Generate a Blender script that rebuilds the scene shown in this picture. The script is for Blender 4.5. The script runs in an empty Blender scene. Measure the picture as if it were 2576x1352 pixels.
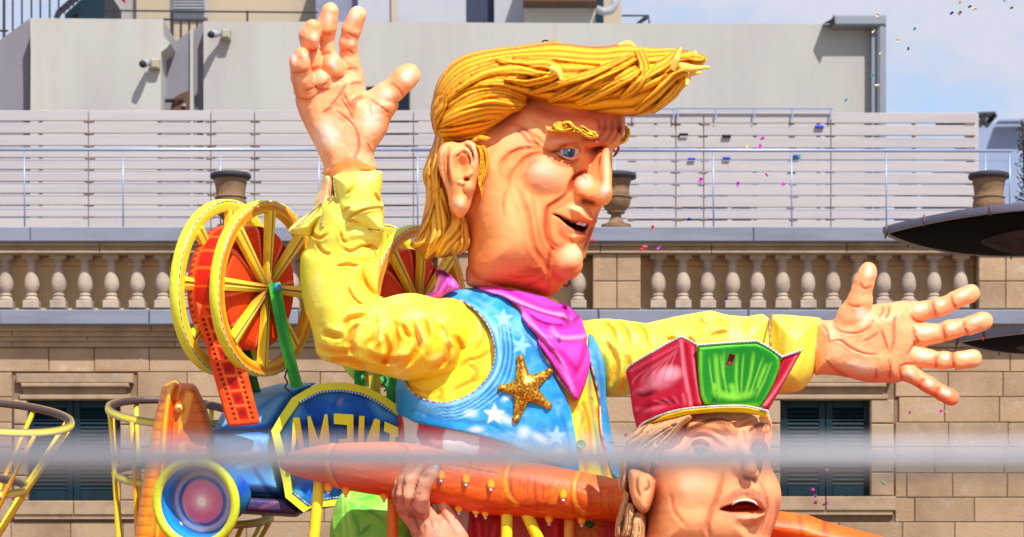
import bpy, math, random
import numpy as np
from mathutils import Vector

random.seed(7)
rng = np.random.default_rng(7)
scene = bpy.context.scene
C = scene.collection
R = math.radians

# ------------------------------------------------------------------ camera, sky, sun, exposure
CAM_Z, SH, D0, FW = 1.7, 0.36, 20.0, 0.4          # eye height, lens rise, focus distance, field width per metre
PX = 2576.0
PPM = PX / (FW * D0)                              # photo units per metre at the focus distance
cam_d = bpy.data.cameras.new('camera'); cam = bpy.data.objects.new('camera', cam_d); C.objects.link(cam)
cam.location = (0, 0, CAM_Z); cam.rotation_euler = (R(90), 0, 0)
cam_d.sensor_width = 36; cam_d.lens = 90; cam_d.shift_y = SH
cam_d.clip_start = 0.1; cam_d.clip_end = 3000
cam_d.dof.use_dof = True; cam_d.dof.focus_distance = 19.8; cam_d.dof.aperture_fstop = 2.2
scene.camera = cam
scene.view_settings.view_transform = 'Standard'; scene.view_settings.look = 'None'
scene.view_settings.exposure = 0.3; scene.view_settings.gamma = 1.0
scene.view_settings.use_curve_mapping = False

SUN_DIR = Vector((0.27, -0.55, 0.79)).normalized()   # towards the sun
sl = bpy.data.lights.new('sun', 'SUN'); so = bpy.data.objects.new('sun', sl); C.objects.link(so)
sl.energy = 4.7; sl.angle = R(0.5); sl.color = (1.0, 0.965, 0.91)
so.rotation_euler = SUN_DIR.to_track_quat('Z', 'Y').to_euler(); so.location = (6, -6, 20)
world = bpy.data.worlds.new('World'); scene.world = world; world.use_nodes = True
nt = world.node_tree; nt.nodes.clear()
def N(tree, typ, **kw):
    n = tree.nodes.new(typ)
    for k, v in kw.items(): setattr(n, k, v)
    return n
wo = N(nt, 'ShaderNodeOutputWorld'); bg = N(nt, 'ShaderNodeBackground'); bg.inputs['Strength'].default_value = 0.15
sky = N(nt, 'ShaderNodeTexSky', sky_type='NISHITA', sun_disc=False)
sky.sun_elevation = math.asin(SUN_DIR.z); sky.sun_rotation = math.atan2(SUN_DIR.x, SUN_DIR.y)
sky.dust_density = 0.6; sky.air_density = 1.2
tc = N(nt, 'ShaderNodeTexCoord'); mp = N(nt, 'ShaderNodeMapping'); mp.inputs['Scale'].default_value = (5.0, 5.0, 9.0)
mp.inputs['Location'].default_value = (3.1, 0.4, 1.3)
no = N(nt, 'ShaderNodeTexNoise'); no.inputs['Scale'].default_value = 1.3; no.inputs['Detail'].default_value = 7; no.inputs['Roughness'].default_value = 0.55
cr = N(nt, 'ShaderNodeValToRGB'); cr.color_ramp.elements[0].position = 0.42; cr.color_ramp.elements[1].position = 0.56
cr.color_ramp.elements[0].color = (0.12, 0.12, 0.12, 1)
mx = N(nt, 'ShaderNodeMix', data_type='RGBA'); mx.inputs['B'].default_value = (3.7, 3.85, 4.5, 1)
nt.links.new(tc.outputs['Generated'], mp.inputs['Vector']); nt.links.new(mp.outputs['Vector'], no.inputs['Vector'])
nt.links.new(no.outputs['Fac'], cr.inputs['Fac']); nt.links.new(cr.outputs['Color'], mx.inputs['Factor'])
tint = N(nt, 'ShaderNodeMix', data_type='RGBA', blend_type='MULTIPLY'); tint.inputs['Factor'].default_value = 1; tint.inputs['B'].default_value = (0.72, 0.80, 0.94, 1)
nt.links.new(sky.outputs['Color'], tint.inputs['A']); nt.links.new(tint.outputs['Result'], mx.inputs['A']); nt.links.new(mx.outputs['Result'], bg.inputs['Color'])
nt.links.new(bg.outputs['Background'], wo.inputs['Surface'])

# ------------------------------------------------------------------ measuring and placing
def W(p, d0=D0, ppm=PPM):
    """(u, v, w): right, down, towards the viewer, all in photo units at distance d0 -> metres"""
    p = np.asarray(p, dtype=np.float64).reshape(-1, 3)
    d = d0 - p[:, 2] / (PX / (FW * d0))
    x = (p[:, 0] - 1288) / PX * FW * d
    z = CAM_Z + FW * d * ((676 - p[:, 1]) / PX + SH)
    return np.stack([x, d, z], 1)
def at(u, v, d):
    return (float((u - 1288) / PX * FW * d), float(d), float(CAM_Z + FW * d * ((676 - v) / PX + SH)))
CR = {'c1': (0, 0, 1200/2318), 'c2': (1100, 0, 1200/2318), 'c3': (2200, 0, 1000/2253), 'c4': (3100, 0, 988/1908),
      'c5': (0, 650, 1200/2318), 'c6': (0, 1350, 1200/2041), 'c7': (1100, 650, 800/1803), 'c8': (1600, 300, 1000/1502),
      'd1': (1000, 1250, 1100/1662), 'd2': (1500, 1100, 1000/1690), 'd3': (2400, 1250, 900/1360), 'd4': (3100, 900, 988/1670),
      'd5': (3000, 1600, 1088/2576), 'd6': (2200, 900, 1000/2576), 'd7': (1100, 0, 650/1255), 'd8': (600, 1450, 600/1167),
      'e1': (1100, 1600, 600/2576), 'e2': (2150, 450, 400/1352), 'e3': (1650, 500, 350/1052), 'e4': (2050, 700, 450/1352),
      'e5': (1350, 1700, 550/1671), 'e6': (0, 1550, 400/909), 'e7': (1000, 1750, 1600/2576), 'e8': (3500, 800, 588/1223)}
KU = 2576 / 4088.0
def Z(c, pts):
    """measurements taken on an enlarged detail of the photograph -> photo units"""
    ox, oy, s = CR[c]
    out = []
    for p in pts:
        q = [(ox + p[0] * s) * KU, (oy + p[1] * s) * KU]
        out.append(tuple(q) + tuple(p[2:]))
    return out
def ZS(c): return CR[c][2] * KU
def Zr(c, rows):     # rows (x, y, radius)
    s = ZS(c); return [(a[0], a[1], r[2] * s) for a, r in zip(Z(c, [(r[0], r[1]) for r in rows]), rows)]
def lin(c):
    c = np.asarray(c, float) / 255.0
    return np.where(c <= 0.04045, c / 12.92, ((c + 0.055) / 1.055) ** 2.4)
def crv(pts, n=8, closed=False):
    """Catmull-Rom through the points"""
    P = np.asarray(pts, float); m = len(P)
    if m < 3: return P
    out = []
    rngi = range(m) if closed else range(m - 1)
    for i in rngi:
        if closed: a, b, c, d = P[(i-1) % m], P[i], P[(i+1) % m], P[(i+2) % m]
        else: a, b, c, d = P[max(i-1, 0)], P[i], P[i+1], P[min(i+2, m-1)]
        for k in range(n):
            t = k / n
            out.append(0.5 * ((2*b) + (-a + c)*t + (2*a - 5*b + 4*c - d)*t*t + (-a + 3*b - 3*c + d)*t**3))
    if not closed: out.append(P[-1])
    return np.array(out)
def resamp(P, n):
    P = np.asarray(P, float); L = np.r_[0, np.cumsum(np.linalg.norm(np.diff(P[:, :2], axis=0), axis=1))]
    t = np.linspace(0, L[-1], n)
    return np.stack([np.interp(t, L, P[:, k]) for k in range(P.shape[1])], 1)

# ------------------------------------------------------------------ objects
def thing(name, label, cat, loc=(0, 0, 0), group=None):
    o = bpy.data.objects.new(name, None); C.objects.link(o); o.location = loc; o.empty_display_size = 0.2
    o['label'] = label; o['category'] = cat
    if group: o['group'] = group
    return o
def tag(o, label, cat, group=None):
    o['label'] = label; o['category'] = cat
    if group: o['group'] = group
    return o
def setparent(o, p):
    if p is not None:
        o.parent = p; o.matrix_parent_inverse.identity()
        o.location = Vector(o.location) - absloc(p)
def absloc(p):
    v = Vector(p.location)
    while p.parent is not None: p = p.parent; v += Vector(p.location)
    return v
def mkmesh(name, V, F, mat, parent=None, col=None, smooth=True, label=None, flip=None):
    """V world coordinates (n,3); F (m,4) or (m,3) array or list of faces. origin at the mesh's centre"""
    V = np.asarray(V, float)
    c = (V.min(0) + V.max(0)) / 2
    me = bpy.data.meshes.new(name)
    if isinstance(F, np.ndarray):
        k = F.shape[1]
        if flip is None and len(F) > 3:
            a, b, d = V[F[:, 0]] - c, V[F[:, 1]] - c, V[F[:, 2]] - c
            vol = np.einsum('ij,ij->', a, np.cross(b, d))
            if k == 4: vol += np.einsum('ij,ij->', a, np.cross(d, V[F[:, 3]] - c))
            flip = vol < 0
        if flip: F = F[:, ::-1]
        me.vertices.add(len(V)); me.vertices.foreach_set('co', (V - c).astype(np.float32).ravel())
        me.loops.add(F.size); me.loops.foreach_set('vertex_index', np.ascontiguousarray(F).astype(np.int32).ravel())
        me.polygons.add(len(F)); me.polygons.foreach_set('loop_start', np.arange(0, F.size, k, dtype=np.int32))
        me.update(calc_edges=True); me.validate()
    else:
        me.from_pydata((V - c).tolist(), [], [list(map(int, f)) for f in F]); me.update()
    if smooth: me.polygons.foreach_set('use_smooth', np.ones(len(me.polygons), bool))
    if col is not None:
        a = me.color_attributes.new('Col', 'FLOAT_COLOR', 'POINT')
        cc = np.ones((len(V), 4), np.float32); cc[:, :3] = np.clip(col, 0.0, 1.0)
        a.data.foreach_set('color', cc.ravel())
    if mat: me.materials.append(mat)
    o = bpy.data.objects.new(name, me); C.objects.link(o); o.location = c
    setparent(o, parent)
    if label: o['label'] = label
    return o

class MB:
    """collects plain shapes into one mesh"""
    def __init__(s): s.v = []; s.f = []; s.c = []
    def add(s, v, f, col=None):
        b = len(s.v); s.v += [tuple(map(float, q)) for q in v]; s.f += [[b + i for i in g] for g in f]
        s.c += [tuple(col) if col is not None else (1, 1, 1)] * len(v)
    def box(s, x0, x1, y0, y1, z0, z1, col=None, bev=0.0):
        if bev <= 0:
            v = [(x, y, z) for x in (x0, x1) for y in (y0, y1) for z in (z0, z1)]
            s.add(v, [(0, 1, 3, 2), (4, 6, 7, 5), (0, 4, 5, 1), (2, 3, 7, 6), (0, 2, 6, 4), (1, 5, 7, 3)], col)
        else:   # bevelled towards -y (the street side)
            b = bev
            v = [(x0, y1, z0), (x1, y1, z0), (x1, y1, z1), (x0, y1, z1), (x0, y0+b, z0), (x1, y0+b, z0), (x1, y0+b, z1), (x0, y0+b, z1),
                 (x0+b, y0, z0+b), (x1-b, y0, z0+b), (x1-b, y0, z1-b), (x0+b, y0, z1-b)]
            s.add(v, [(3, 2, 1, 0), (0, 1, 5, 4), (1, 2, 6, 5), (2, 3, 7, 6), (3, 0, 4, 7), (4, 5, 9, 8), (5, 6, 10, 9), (6, 7, 11, 10), (7, 4, 8, 11), (8, 9, 10, 11)], col)
    def tube(s, pts, r, n=10, col=None, cap=True, sq=1.0):
        P = [Vector(p) for p in pts]; rr = r if hasattr(r, '__len__') else [r] * len(P)
        v = []; up = Vector((0, 0, 1))
        prev = None
        for i, p in enumerate(P):
            t = (P[min(i+1, len(P)-1)] - P[max(i-1, 0)]).normalized()
            if prev is None:
                a = t.cross(up)
                if a.length < 0.1: a = t.cross(Vector((0, 1, 0)))
                a.normalize()
            else:
                a = (prev - t * prev.dot(t)).normalized()
            prev = a; b = t.cross(a)
            for k in range(n):
                an = 2 * math.pi * (k + 0.5) / n
                v.append(p + a * (math.cos(an) * rr[i]) + b * (math.sin(an) * rr[i] * sq))
        f = []
        for i in range(len(P) - 1):
            for k in range(n):
                f.append((i*n+k, i*n+(k+1) % n, (i+1)*n+(k+1) % n, (i+1)*n+k))
        if cap: f += [tuple(range(n))[::-1], tuple((len(P)-1)*n + k for k in range(n))]
        s.add(v, f, col)
    def lathe(s, c, prof, n=24, axis=(0, 0, 1), cols=None, close=False):
        """prof: (radius, height) pairs along the axis"""
        ax = Vector(axis).normalized(); a = ax.orthogonal().normalized(); b = ax.cross(a); c = Vector(c)
        base = len(s.v)
        for i, (r, h) in enumerate(prof):
            for k in range(n):
                an = 2 * math.pi * k / n
                p = c + ax * h + a * (math.cos(an) * r) + b * (math.sin(an) * r)
                s.v.append(tuple(p)); s.c.append(tuple(cols[i]) if cols else (1, 1, 1))
        m = len(prof)
        for i in range(m if close else m - 1):
            j = (i + 1) % m
            for k in range(n):
                s.f.append([base + i*n+k, base + i*n+(k+1) % n, base + j*n+(k+1) % n, base + j*n+k])
        if not close:
            s.f.append([base + k for k in range(n)][::-1]); s.f.append([base + (m-1)*n + k for k in range(n)])
    def prism(s, poly3, off, col=None):
        """polygon of 3D points extruded by vector off"""
        n = len(poly3); v = [Vector(p) for p in poly3] + [Vector(p) + Vector(off) for p in poly3]
        s.add(v, [tuple(range(n)), tuple(range(2*n-1, n-1, -1))] + [(i, i+n, (i+1) % n + n, (i+1) % n) for i in range(n)], col)
    def build(s, name, mat, parent=None, smooth=False, label=None, usecol=False, angle=None):
        V = np.array(s.v); o = mkmesh(name, V, s.f, mat, parent, np.array(s.c) if usecol else None, smooth, label)
        if angle is not None:
            import bmesh
            bm = bmesh.new(); bm.from_mesh(o.data); bmesh.ops.recalc_face_normals(bm, faces=bm.faces)
            for e in bm.edges:
                if len(e.link_faces) == 2 and e.calc_face_angle(0) > R(angle): e.smooth = False
            for fa in bm.faces: fa.smooth = True
            bm.to_mesh(o.data); bm.free()
        return o

# ------------------------------------------------------------------ materials
MATS = {}
def paint(name='float_paint', rough=0.42, bump=0.25, bscale=26, spec=0.35, coat=0.0):
    """airbrushed papier-mache: the paint is in the colour attribute, the paper relief in the bump"""
    if name in MATS: return MATS[name]
    m = bpy.data.materials.new(name); m.use_nodes = True; t = m.node_tree; b = t.nodes['Principled BSDF']
    a = N(t, 'ShaderNodeVertexColor', layer_name='Col')
    tx = N(t, 'ShaderNodeTexCoord')
    n1 = N(t, 'ShaderNodeTexNoise'); n1.inputs['Scale'].default_value = 9; n1.inputs['Detail'].default_value = 5
    hs = N(t, 'ShaderNodeHueSaturation'); rm = N(t, 'ShaderNodeMapRange'); rm.inputs['To Min'].default_value = 0.86; rm.inputs['To Max'].default_value = 1.1
    n2 = N(t, 'ShaderNodeTexNoise'); n2.inputs['Scale'].default_value = bscale; n2.inputs['Detail'].default_value = 6; n2.inputs['Roughness'].default_value = 0.6
    bu = N(t, 'ShaderNodeBump'); bu.inputs['Strength'].default_value = bump; bu.inputs['Distance'].default_value = 0.02
    L = t.links.new
    L(tx.outputs['Object'], n1.inputs['Vector']); L(tx.outputs['Object'], n2.inputs['Vector'])
    L(n1.outputs['Fac'], rm.inputs['Value']); L(rm.outputs['Result'], hs.inputs['Value']); L(a.outputs['Color'], hs.inputs['Color'])
    L(hs.outputs['Color'], b.inputs['Base Color']); L(n2.outputs['Fac'], bu.inputs['Height']); L(bu.outputs['Normal'], b.inputs['Normal'])
    b.inputs['Roughness'].default_value = rough; b.inputs['Specular IOR Level'].default_value = spec
    b.inputs['Coat Weight'].default_value = coat
    MATS[name] = m; return m
def plain(name, col, rough=0.7, var=0.12, scale=3.0, bump=0.1, bscale=40, metal=0.0, col2=None, stain=None, stretch=(1, 1, 1), spec=0.3, pos2=(0.45, 0.7)):
    """colour with mottling towards col2, fine bump, optional stains"""
    if name in MATS: return MATS[name]
    m = bpy.data.materials.new(name); m.use_nodes = True; t = m.node_tree; b = t.nodes['Principled BSDF']; L = t.links.new
    tx = N(t, 'ShaderNodeNewGeometry'); mpn = N(t, 'ShaderNodeMapping'); mpn.inputs['Scale'].default_value = stretch
    L(tx.outputs['Position'], mpn.inputs['Vector'])
    n1 = N(t, 'ShaderNodeTexNoise'); n1.inputs['Scale'].default_value = scale; n1.inputs['Detail'].default_value = 8; n1.inputs['Roughness'].default_value = 0.62
    L(mpn.outputs['Vector'], n1.inputs['Vector'])
    c1 = tuple(lin(col)); c2 = tuple(lin(col2)) if col2 is not None else tuple(x * (1 - 2.2 * var) for x in c1)
    mixn = N(t, 'ShaderNodeMix', data_type='RGBA'); mixn.inputs['A'].default_value = (*c1, 1); mixn.inputs['B'].default_value = (*c2, 1)
    ra = N(t, 'ShaderNodeMapRange'); ra.inputs['From Min'].default_value = pos2[0]; ra.inputs['From Max'].default_value = pos2[1]
    L(n1.outputs['Fac'], ra.inputs['Value']); L(ra.outputs['Result'], mixn.inputs['Factor'])
    out = mixn.outputs['Result']
    if stain is not None:
        n3 = N(t, 'ShaderNodeTexNoise'); n3.inputs['Scale'].default_value = scale * 2.3; n3.inputs['Detail'].default_value = 10; n3.inputs['Roughness'].default_value = 0.7
        L(mpn.outputs['Vector'], n3.inputs['Vector'])
        rb = N(t, 'ShaderNodeMapRange'); rb.inputs['From Min'].default_value = 0.55; rb.inputs['From Max'].default_value = 0.72
        rb.inputs['To Max'].default_value = 0.75
        m2 = N(t, 'ShaderNodeMix', data_type='RGBA'); m2.inputs['B'].default_value = (*lin(stain), 1)
        L(n3.outputs['Fac'], rb.inputs['Value']); L(rb.outputs['Result'], m2.inputs['Factor']); L(out, m2.inputs['A']); out = m2.outputs['Result']
    # every object its own slight tone
    oi = N(t, 'ShaderNodeObjectInfo'); hv = N(t, 'ShaderNodeHueSaturation'); rv = N(t, 'ShaderNodeMapRange')
    rv.inputs['To Min'].default_value = 1 - var * 0.7; rv.inputs['To Max'].default_value = 1 + var * 0.5
    L(oi.outputs['Random'], rv.inputs['Value']); L(rv.outputs['Result'], hv.inputs['Value']); L(out, hv.inputs['Color'])
    L(hv.outputs['Color'], b.inputs['Base Color'])
    n2 = N(t, 'ShaderNodeTexNoise'); n2.inputs['Scale'].default_value = bscale; n2.inputs['Detail'].default_value = 5
    L(tx.outputs['Position'], n2.inputs['Vector'])
    bu = N(t, 'ShaderNodeBump'); bu.inputs['Strength'].default_value = bump; bu.inputs['Distance'].default_value = 0.01
    L(n2.outputs['Fac'], bu.inputs['Height']); L(bu.outputs['Normal'], b.inputs['Normal'])
    b.inputs['Roughness'].default_value = rough; b.inputs['Metallic'].default_value = metal; b.inputs['Specular IOR Level'].default_value = spec
    MATS[name] = m; return m

# ------------------------------------------------------------------ sculpting: canvases, solids, skinning
def pdist(U, V, P, closed=False):
    """distance to a polyline, plus running fraction along it"""
    P = np.asarray(P, float)[:, :2]; best = np.full(U.shape, 1e9); par = np.zeros(U.shape)
    n = len(P); m = n if closed else n - 1
    for i in range(m):
        a, b = P[i], P[(i+1) % n]; ab = b - a; L2 = max(ab @ ab, 1e-9)
        t = np.clip(((U - a[0]) * ab[0] + (V - a[1]) * ab[1]) / L2, 0, 1)
        d = (U - a[0] - t * ab[0]) ** 2 + (V - a[1] - t * ab[1]) ** 2
        k = d < best; best = np.where(k, d, best); par = np.where(k, (i + t) / m, par)
    return np.sqrt(best), par
def sdist(U, V, P):
    """signed distance to a closed polygon, positive inside"""
    P = np.asarray(P, float)[:, :2]; d, _ = pdist(U, V, P, True)
    ins = np.zeros(U.shape, bool); n = len(P)
    for i in range(n):
        a, b = P[i], P[(i+1) % n]
        if a[1] == b[1]: continue
        c = ((a[1] > V) != (b[1] > V)) & (U < (b[0] - a[0]) * (V - a[1]) / (b[1] - a[1]) + a[0])
        ins ^= c
    return np.where(ins, d, -d)
def vnoise(U, V, s, seed=0, oct=3):
    out = np.zeros(U.shape); amp = 1.0; tot = 0
    for o in range(oct):
        r = np.random.default_rng(seed * 13 + o); T = r.random((64, 64))
        x = U / s * 2**o; y = V / s * 2**o; xi = np.floor(x).astype(int); yi = np.floor(y).astype(int)
        fx = x - xi; fy = y - yi; fx = fx*fx*(3-2*fx); fy = fy*fy*(3-2*fy)
        g = lambda a, b: T[a % 64, b % 64]
        out += amp * ((g(xi, yi)*(1-fx) + g(xi+1, yi)*fx)*(1-fy) + (g(xi, yi+1)*(1-fx) + g(xi+1, yi+1)*fx)*fy); tot += amp; amp *= 0.5
    return out / tot - 0.5
class Canvas:
    """relief H (photo units, outward) and airbrushed colour P over a (u, v) area"""
    def __init__(s, u0, u1, v0, v1, res=2.0, col=(200, 200, 200)):
        s.u0, s.v0, s.res = u0, v0, res
        s.nu = int((u1-u0)/res)+2; s.nv = int((v1-v0)/res)+2
        u = u0 + np.arange(s.nu)*res; v = v0 + np.arange(s.nv)*res
        s.U, s.V = np.meshgrid(u, v, indexing='ij')
        s.H = np.zeros(s.U.shape); s.P = np.zeros(s.U.shape + (3,)); s.P[:] = lin(col)
    def win(s, pts, pad):
        p = np.asarray(pts, float)
        a = max(int((p[:, 0].min()-pad-s.u0)/s.res), 0); b = min(int((p[:, 0].max()+pad-s.u0)/s.res)+2, s.nu)
        c = max(int((p[:, 1].min()-pad-s.v0)/s.res), 0); d = min(int((p[:, 1].max()+pad-s.v0)/s.res)+2, s.nv)
        return (slice(a, max(b, a)), slice(c, max(d, c)))
    def mix(s, w, m, col):
        m = m[..., None]; s.P[w] = s.P[w]*(1-m) + lin(col)*m
    def st(s, pts, r, h=0.0, col=None, a=0.6, rc=None, taper=True, smooth=True, z=None, pw=2):
        """one sweep of the tool: relief h within r, colour within rc"""
        if z: pts = Z(z, pts); r = r*ZS(z); h = h*ZS(z); rc = rc*ZS(z) if rc else None
        if smooth and len(pts) > 2: pts = crv(pts, 5)
        rc = rc or r; w = s.win(pts, max(r, rc))
        if s.U[w].size == 0: return
        d, t = pdist(s.U[w], s.V[w], pts)
        k = np.clip(np.minimum(t, 1-t)*4, 0.0, 1)**0.7 if taper else 1.0
        if h: s.H[w] += h * k * np.clip(1-(d/r)**2, 0, 1)**pw
        if col is not None: s.mix(w, a * k * np.clip(1-(d/rc)**2, 0, 1)**pw, col)
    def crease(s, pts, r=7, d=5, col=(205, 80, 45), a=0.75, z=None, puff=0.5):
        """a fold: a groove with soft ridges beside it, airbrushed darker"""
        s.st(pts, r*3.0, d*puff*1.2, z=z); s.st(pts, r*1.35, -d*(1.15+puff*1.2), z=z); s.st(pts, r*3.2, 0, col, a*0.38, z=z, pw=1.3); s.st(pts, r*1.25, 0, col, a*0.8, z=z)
    def blob(s, c, rx, ry=None, h=0.0, col=None, a=0.6, rot=0, z=None, pw=1.5):
        ry = ry or rx
        if z: c = Z(z, [c])[0]; rx *= ZS(z); ry *= ZS(z); h *= ZS(z)
        w = s.win([c], max(rx, ry)); x = s.U[w]-c[0]; y = s.V[w]-c[1]; cs, sn = math.cos(R(rot)), math.sin(R(rot))
        q = np.clip(1-((x*cs+y*sn)/rx)**2-((y*cs-x*sn)/ry)**2, 0, 1)**pw
        s.H[w] += h*q
        if col is not None: s.mix(w, a*q, col)
    def fill(s, poly, col=None, h=0.0, soft=2.0, a=1.0, z=None, smooth=0, hs=None):
        if z: poly = Z(z, poly)
        if smooth: poly = crv(poly, smooth, True)
        w = s.win(poly, soft+2); d = sdist(s.U[w], s.V[w], poly)
        m = np.clip(d/soft+0.5, 0, 1)
        if col is not None: s.mix(w, a*m, col)
        if h:
            q = hs or soft; s.H[w] += h*np.clip(d/q, 0, 1)**0.6
    def grad(s, pa, ca, pb, cb, a=1.0):
        pa, pb = np.array(pa, float), np.array(pb, float); ab = pb-pa
        t = np.clip(((s.U-pa[0])*ab[0]+(s.V-pa[1])*ab[1])/(ab@ab), 0, 1)[..., None]
        s.P = s.P*(1-a) + a*(lin(ca)*(1-t)+lin(cb)*t)
    def mottle(s, scale, amt, col=None, seed=1, h=0.0, th=0.0):
        n = vnoise(s.U, s.V, scale, seed)
        if h: s.H += h*n*2
        if col is not None: s.P = s.P*(1-(np.clip((n-th)*4, 0, 1)*amt)[..., None]) + lin(col)*(np.clip((n-th)*4, 0, 1)*amt)[..., None]
    def strands(s, A, B, n, twist=0.0, h0=0.0, h1=8.0, cols=((255, 208, 60), (242, 160, 35), (165, 82, 22)), wob=0.25, edge=6.0, seed=0, fine=3.0, taper=0.0):
        """combed strands between guide curves A and B, pushed forward onto the canvas"""
        A = crv(A, 8); B = crv(B, 8)
        m = int(max(np.linalg.norm(np.diff(A, axis=0), axis=1).sum(), np.linalg.norm(np.diff(B, axis=0), axis=1).sum())/s.res*1.8)+4
        A = resamp(A, m); B = resamp(B, m); wd = np.linalg.norm(A-B, axis=1).max()
        k = int(wd/s.res*1.8)+6
        S, T = np.meshgrid(np.linspace(0, 1, m), np.linspace(0, 1, k), indexing='ij')
        Pt = A[:, None, :2]*(1-T[..., None]) + B[:, None, :2]*T[..., None]
        r = np.random.default_rng(seed+5)
        ph = T*n - twist*S*n + wob*np.sin(S*7+seed) + wob*2*vnoise(S*300, T*300, 120, seed+3)
        ph = ph + 0.12*np.sin(ph*2*np.pi*0.37+seed)
        f = ph-np.floor(ph); idx = np.floor(ph).astype(int)
        ridge = (0.5-0.5*np.cos(2*np.pi*f))**0.38
        rl = r.random(400)[idx % 400]
        hh = h0 + h1*(ridge*(0.6+0.8*rl)) + h1*0.07*np.sin(f*2*np.pi*fine) 
        ed = np.minimum(T, 1-T)*wd; hh = hh*np.clip(ed/edge, 0, 1)**0.5
        if taper: hh = hh*np.clip(np.minimum(S, 1-S)*taper, 0, 1)**0.5
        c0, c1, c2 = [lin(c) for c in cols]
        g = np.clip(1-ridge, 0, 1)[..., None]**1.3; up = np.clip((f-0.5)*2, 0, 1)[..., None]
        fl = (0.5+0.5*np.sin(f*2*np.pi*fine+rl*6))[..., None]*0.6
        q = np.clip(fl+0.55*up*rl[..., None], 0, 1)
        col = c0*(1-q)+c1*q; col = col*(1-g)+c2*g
        iu = np.round((Pt[..., 0]-s.u0)/s.res).astype(int); iv = np.round((Pt[..., 1]-s.v0)/s.res).astype(int)
        ok = (iu >= 0) & (iu < s.nu) & (iv >= 0) & (iv < s.nv)
        s.H[iu[ok], iv[ok]] = hh[ok]; s.P[iu[ok], iv[ok]] = col[ok]
    def lock(s, pts, wid, n=3, z=None, h0=10, **kw):
        """one lock of hair along a centre line; wid = half widths"""
        if z: pts = Z(z, pts); wid = [w*ZS(z) for w in wid]
        P = crv(pts, 8); w = np.interp(np.linspace(0, 1, len(P)), np.linspace(0, 1, len(wid)), wid)
        t = np.gradient(P, axis=0); t /= np.linalg.norm(t, axis=1)[:, None]+1e-9; nn = np.stack([t[:, 1], -t[:, 0]], 1)
        s.strands((P+nn*w[:, None])[::4], (P-nn*w[:, None])[::4], n, h0=h0, **kw)
    def soften(s, k=2): s.H = blur(s.H, k)
    def smp(s, M, u, v):
        x = np.clip((np.asarray(u)-s.u0)/s.res, 0, s.nu-1.001); y = np.clip((np.asarray(v)-s.v0)/s.res, 0, s.nv-1.001)
        xi = x.astype(int); yi = y.astype(int); fx = x-xi; fy = y-yi
        if M.ndim == 3: fx = fx[..., None]; fy = fy[..., None]
        return (M[xi, yi]*(1-fx)+M[xi+1, yi]*fx)*(1-fy)+(M[xi, yi+1]*(1-fx)+M[xi+1, yi+1]*fx)*fy
def blur(M, k):
    for _ in range(k):
        M = (M + np.roll(M, 1, 0) + np.roll(M, -1, 0) + np.roll(M, 1, 1) + np.roll(M, -1, 1))/5
    return M
class Solid:
    def __init__(s, u0, u1, v0, v1, w0, w1, h=4.0):
        s.o = np.array([u0, v0, w0], float); s.h = h
        s.u = u0+np.arange(int((u1-u0)/h)+1)*h; s.v = v0+np.arange(int((v1-v0)/h)+1)*h; s.w = w0+np.arange(int((w1-w0)/h)+1)*h
        s.U2, s.V2 = np.meshgrid(s.u, s.v, indexing='ij')
        s.U, s.V = s.U2[..., None].astype(np.float32), s.V2[..., None].astype(np.float32); s.W = s.w[None, None, :].astype(np.float32)
        s.F = np.full((len(s.u), len(s.v), len(s.w)), 60.0, np.float32)
    def pil(s, poly, wc, h, Rr, smooth=4, z=None):
        if z: poly = Z(z, poly)
        if smooth: poly = crv(poly, smooth, True)
        d = sdist(s.U2, s.V2, poly)
        if callable(wc): wc = wc(s.U2, s.V2)
        if not np.isscalar(wc): wc = wc[..., None].astype(np.float32)
        q = np.maximum(Rr-d, 0)[..., None].astype(np.float32)
        return (np.sqrt(q*q+((s.W-wc)*(Rr/h))**2)-Rr)*min(1.0, h/Rr)
    def cone(s, a, b, ra, rb, fw=1.0):
        a = np.array(a, float); b = np.array(b, float); ab = b-a; L2 = max(float(ab@ab), 1e-6)
        t = np.clip(((s.U-a[0])*ab[0]+(s.V-a[1])*ab[1]+(s.W-a[2])*ab[2])/L2, 0, 1)
        return np.sqrt((s.U-a[0]-t*ab[0])**2+(s.V-a[1]-t*ab[1])**2+((s.W-a[2]-t*ab[2])/fw)**2)-(ra+t*(rb-ra))
    def ell(s, c, r):
        return (np.sqrt(((s.U-c[0])/r[0])**2+((s.V-c[1])/r[1])**2+((s.W-c[2])/r[2])**2)-1)*min(r)
    def add(s, f, k=6.0): s.F = smin(s.F, f.astype(np.float32), k); return s
    def cut(s, f, k=6.0): s.F = -smin(-s.F, f.astype(np.float32), k); return s
    def clip(s, poly, k=3.0, z=None, smooth=4):
        if z: poly = Z(z, poly)
        if smooth: poly = crv(poly, smooth, True)
        d = -sdist(s.U2, s.V2, poly)[..., None].astype(np.float32); s.F = -smin(-s.F, -d*np.ones_like(s.F), k); return s
    def relief(s, cv, wm=None, amp=1.0):
        H = cv.smp(cv.H, s.U2, s.V2)[..., None].astype(np.float32)*amp
        if wm is None: s.F = s.F-H
        else: s.F = s.F-H*(1/(1+np.exp(-np.clip((s.W-wm)/12.0, -20, 20))))
        return s
    def build(s, name, mat, parent, cv=None, col=None, label=None, d0=D0, sm=0):
        P, F = snet(s.F, s.o, s.h)
        if cv is not None: col = cv.smp(cv.P, P[:, 0], P[:, 1])
        elif col is not None and np.ndim(col) == 1: col = np.tile(lin(col), (len(P), 1))
        elif callable(col): col = col(P)
        return mkmesh(name, W(P, d0), F, mat, parent, col, True, label)
def smin(a, b, k):
    h = np.clip(0.5+0.5*(b-a)/k, 0, 1); return b*(1-h)+a*h-k*h*(1-h)
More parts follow.
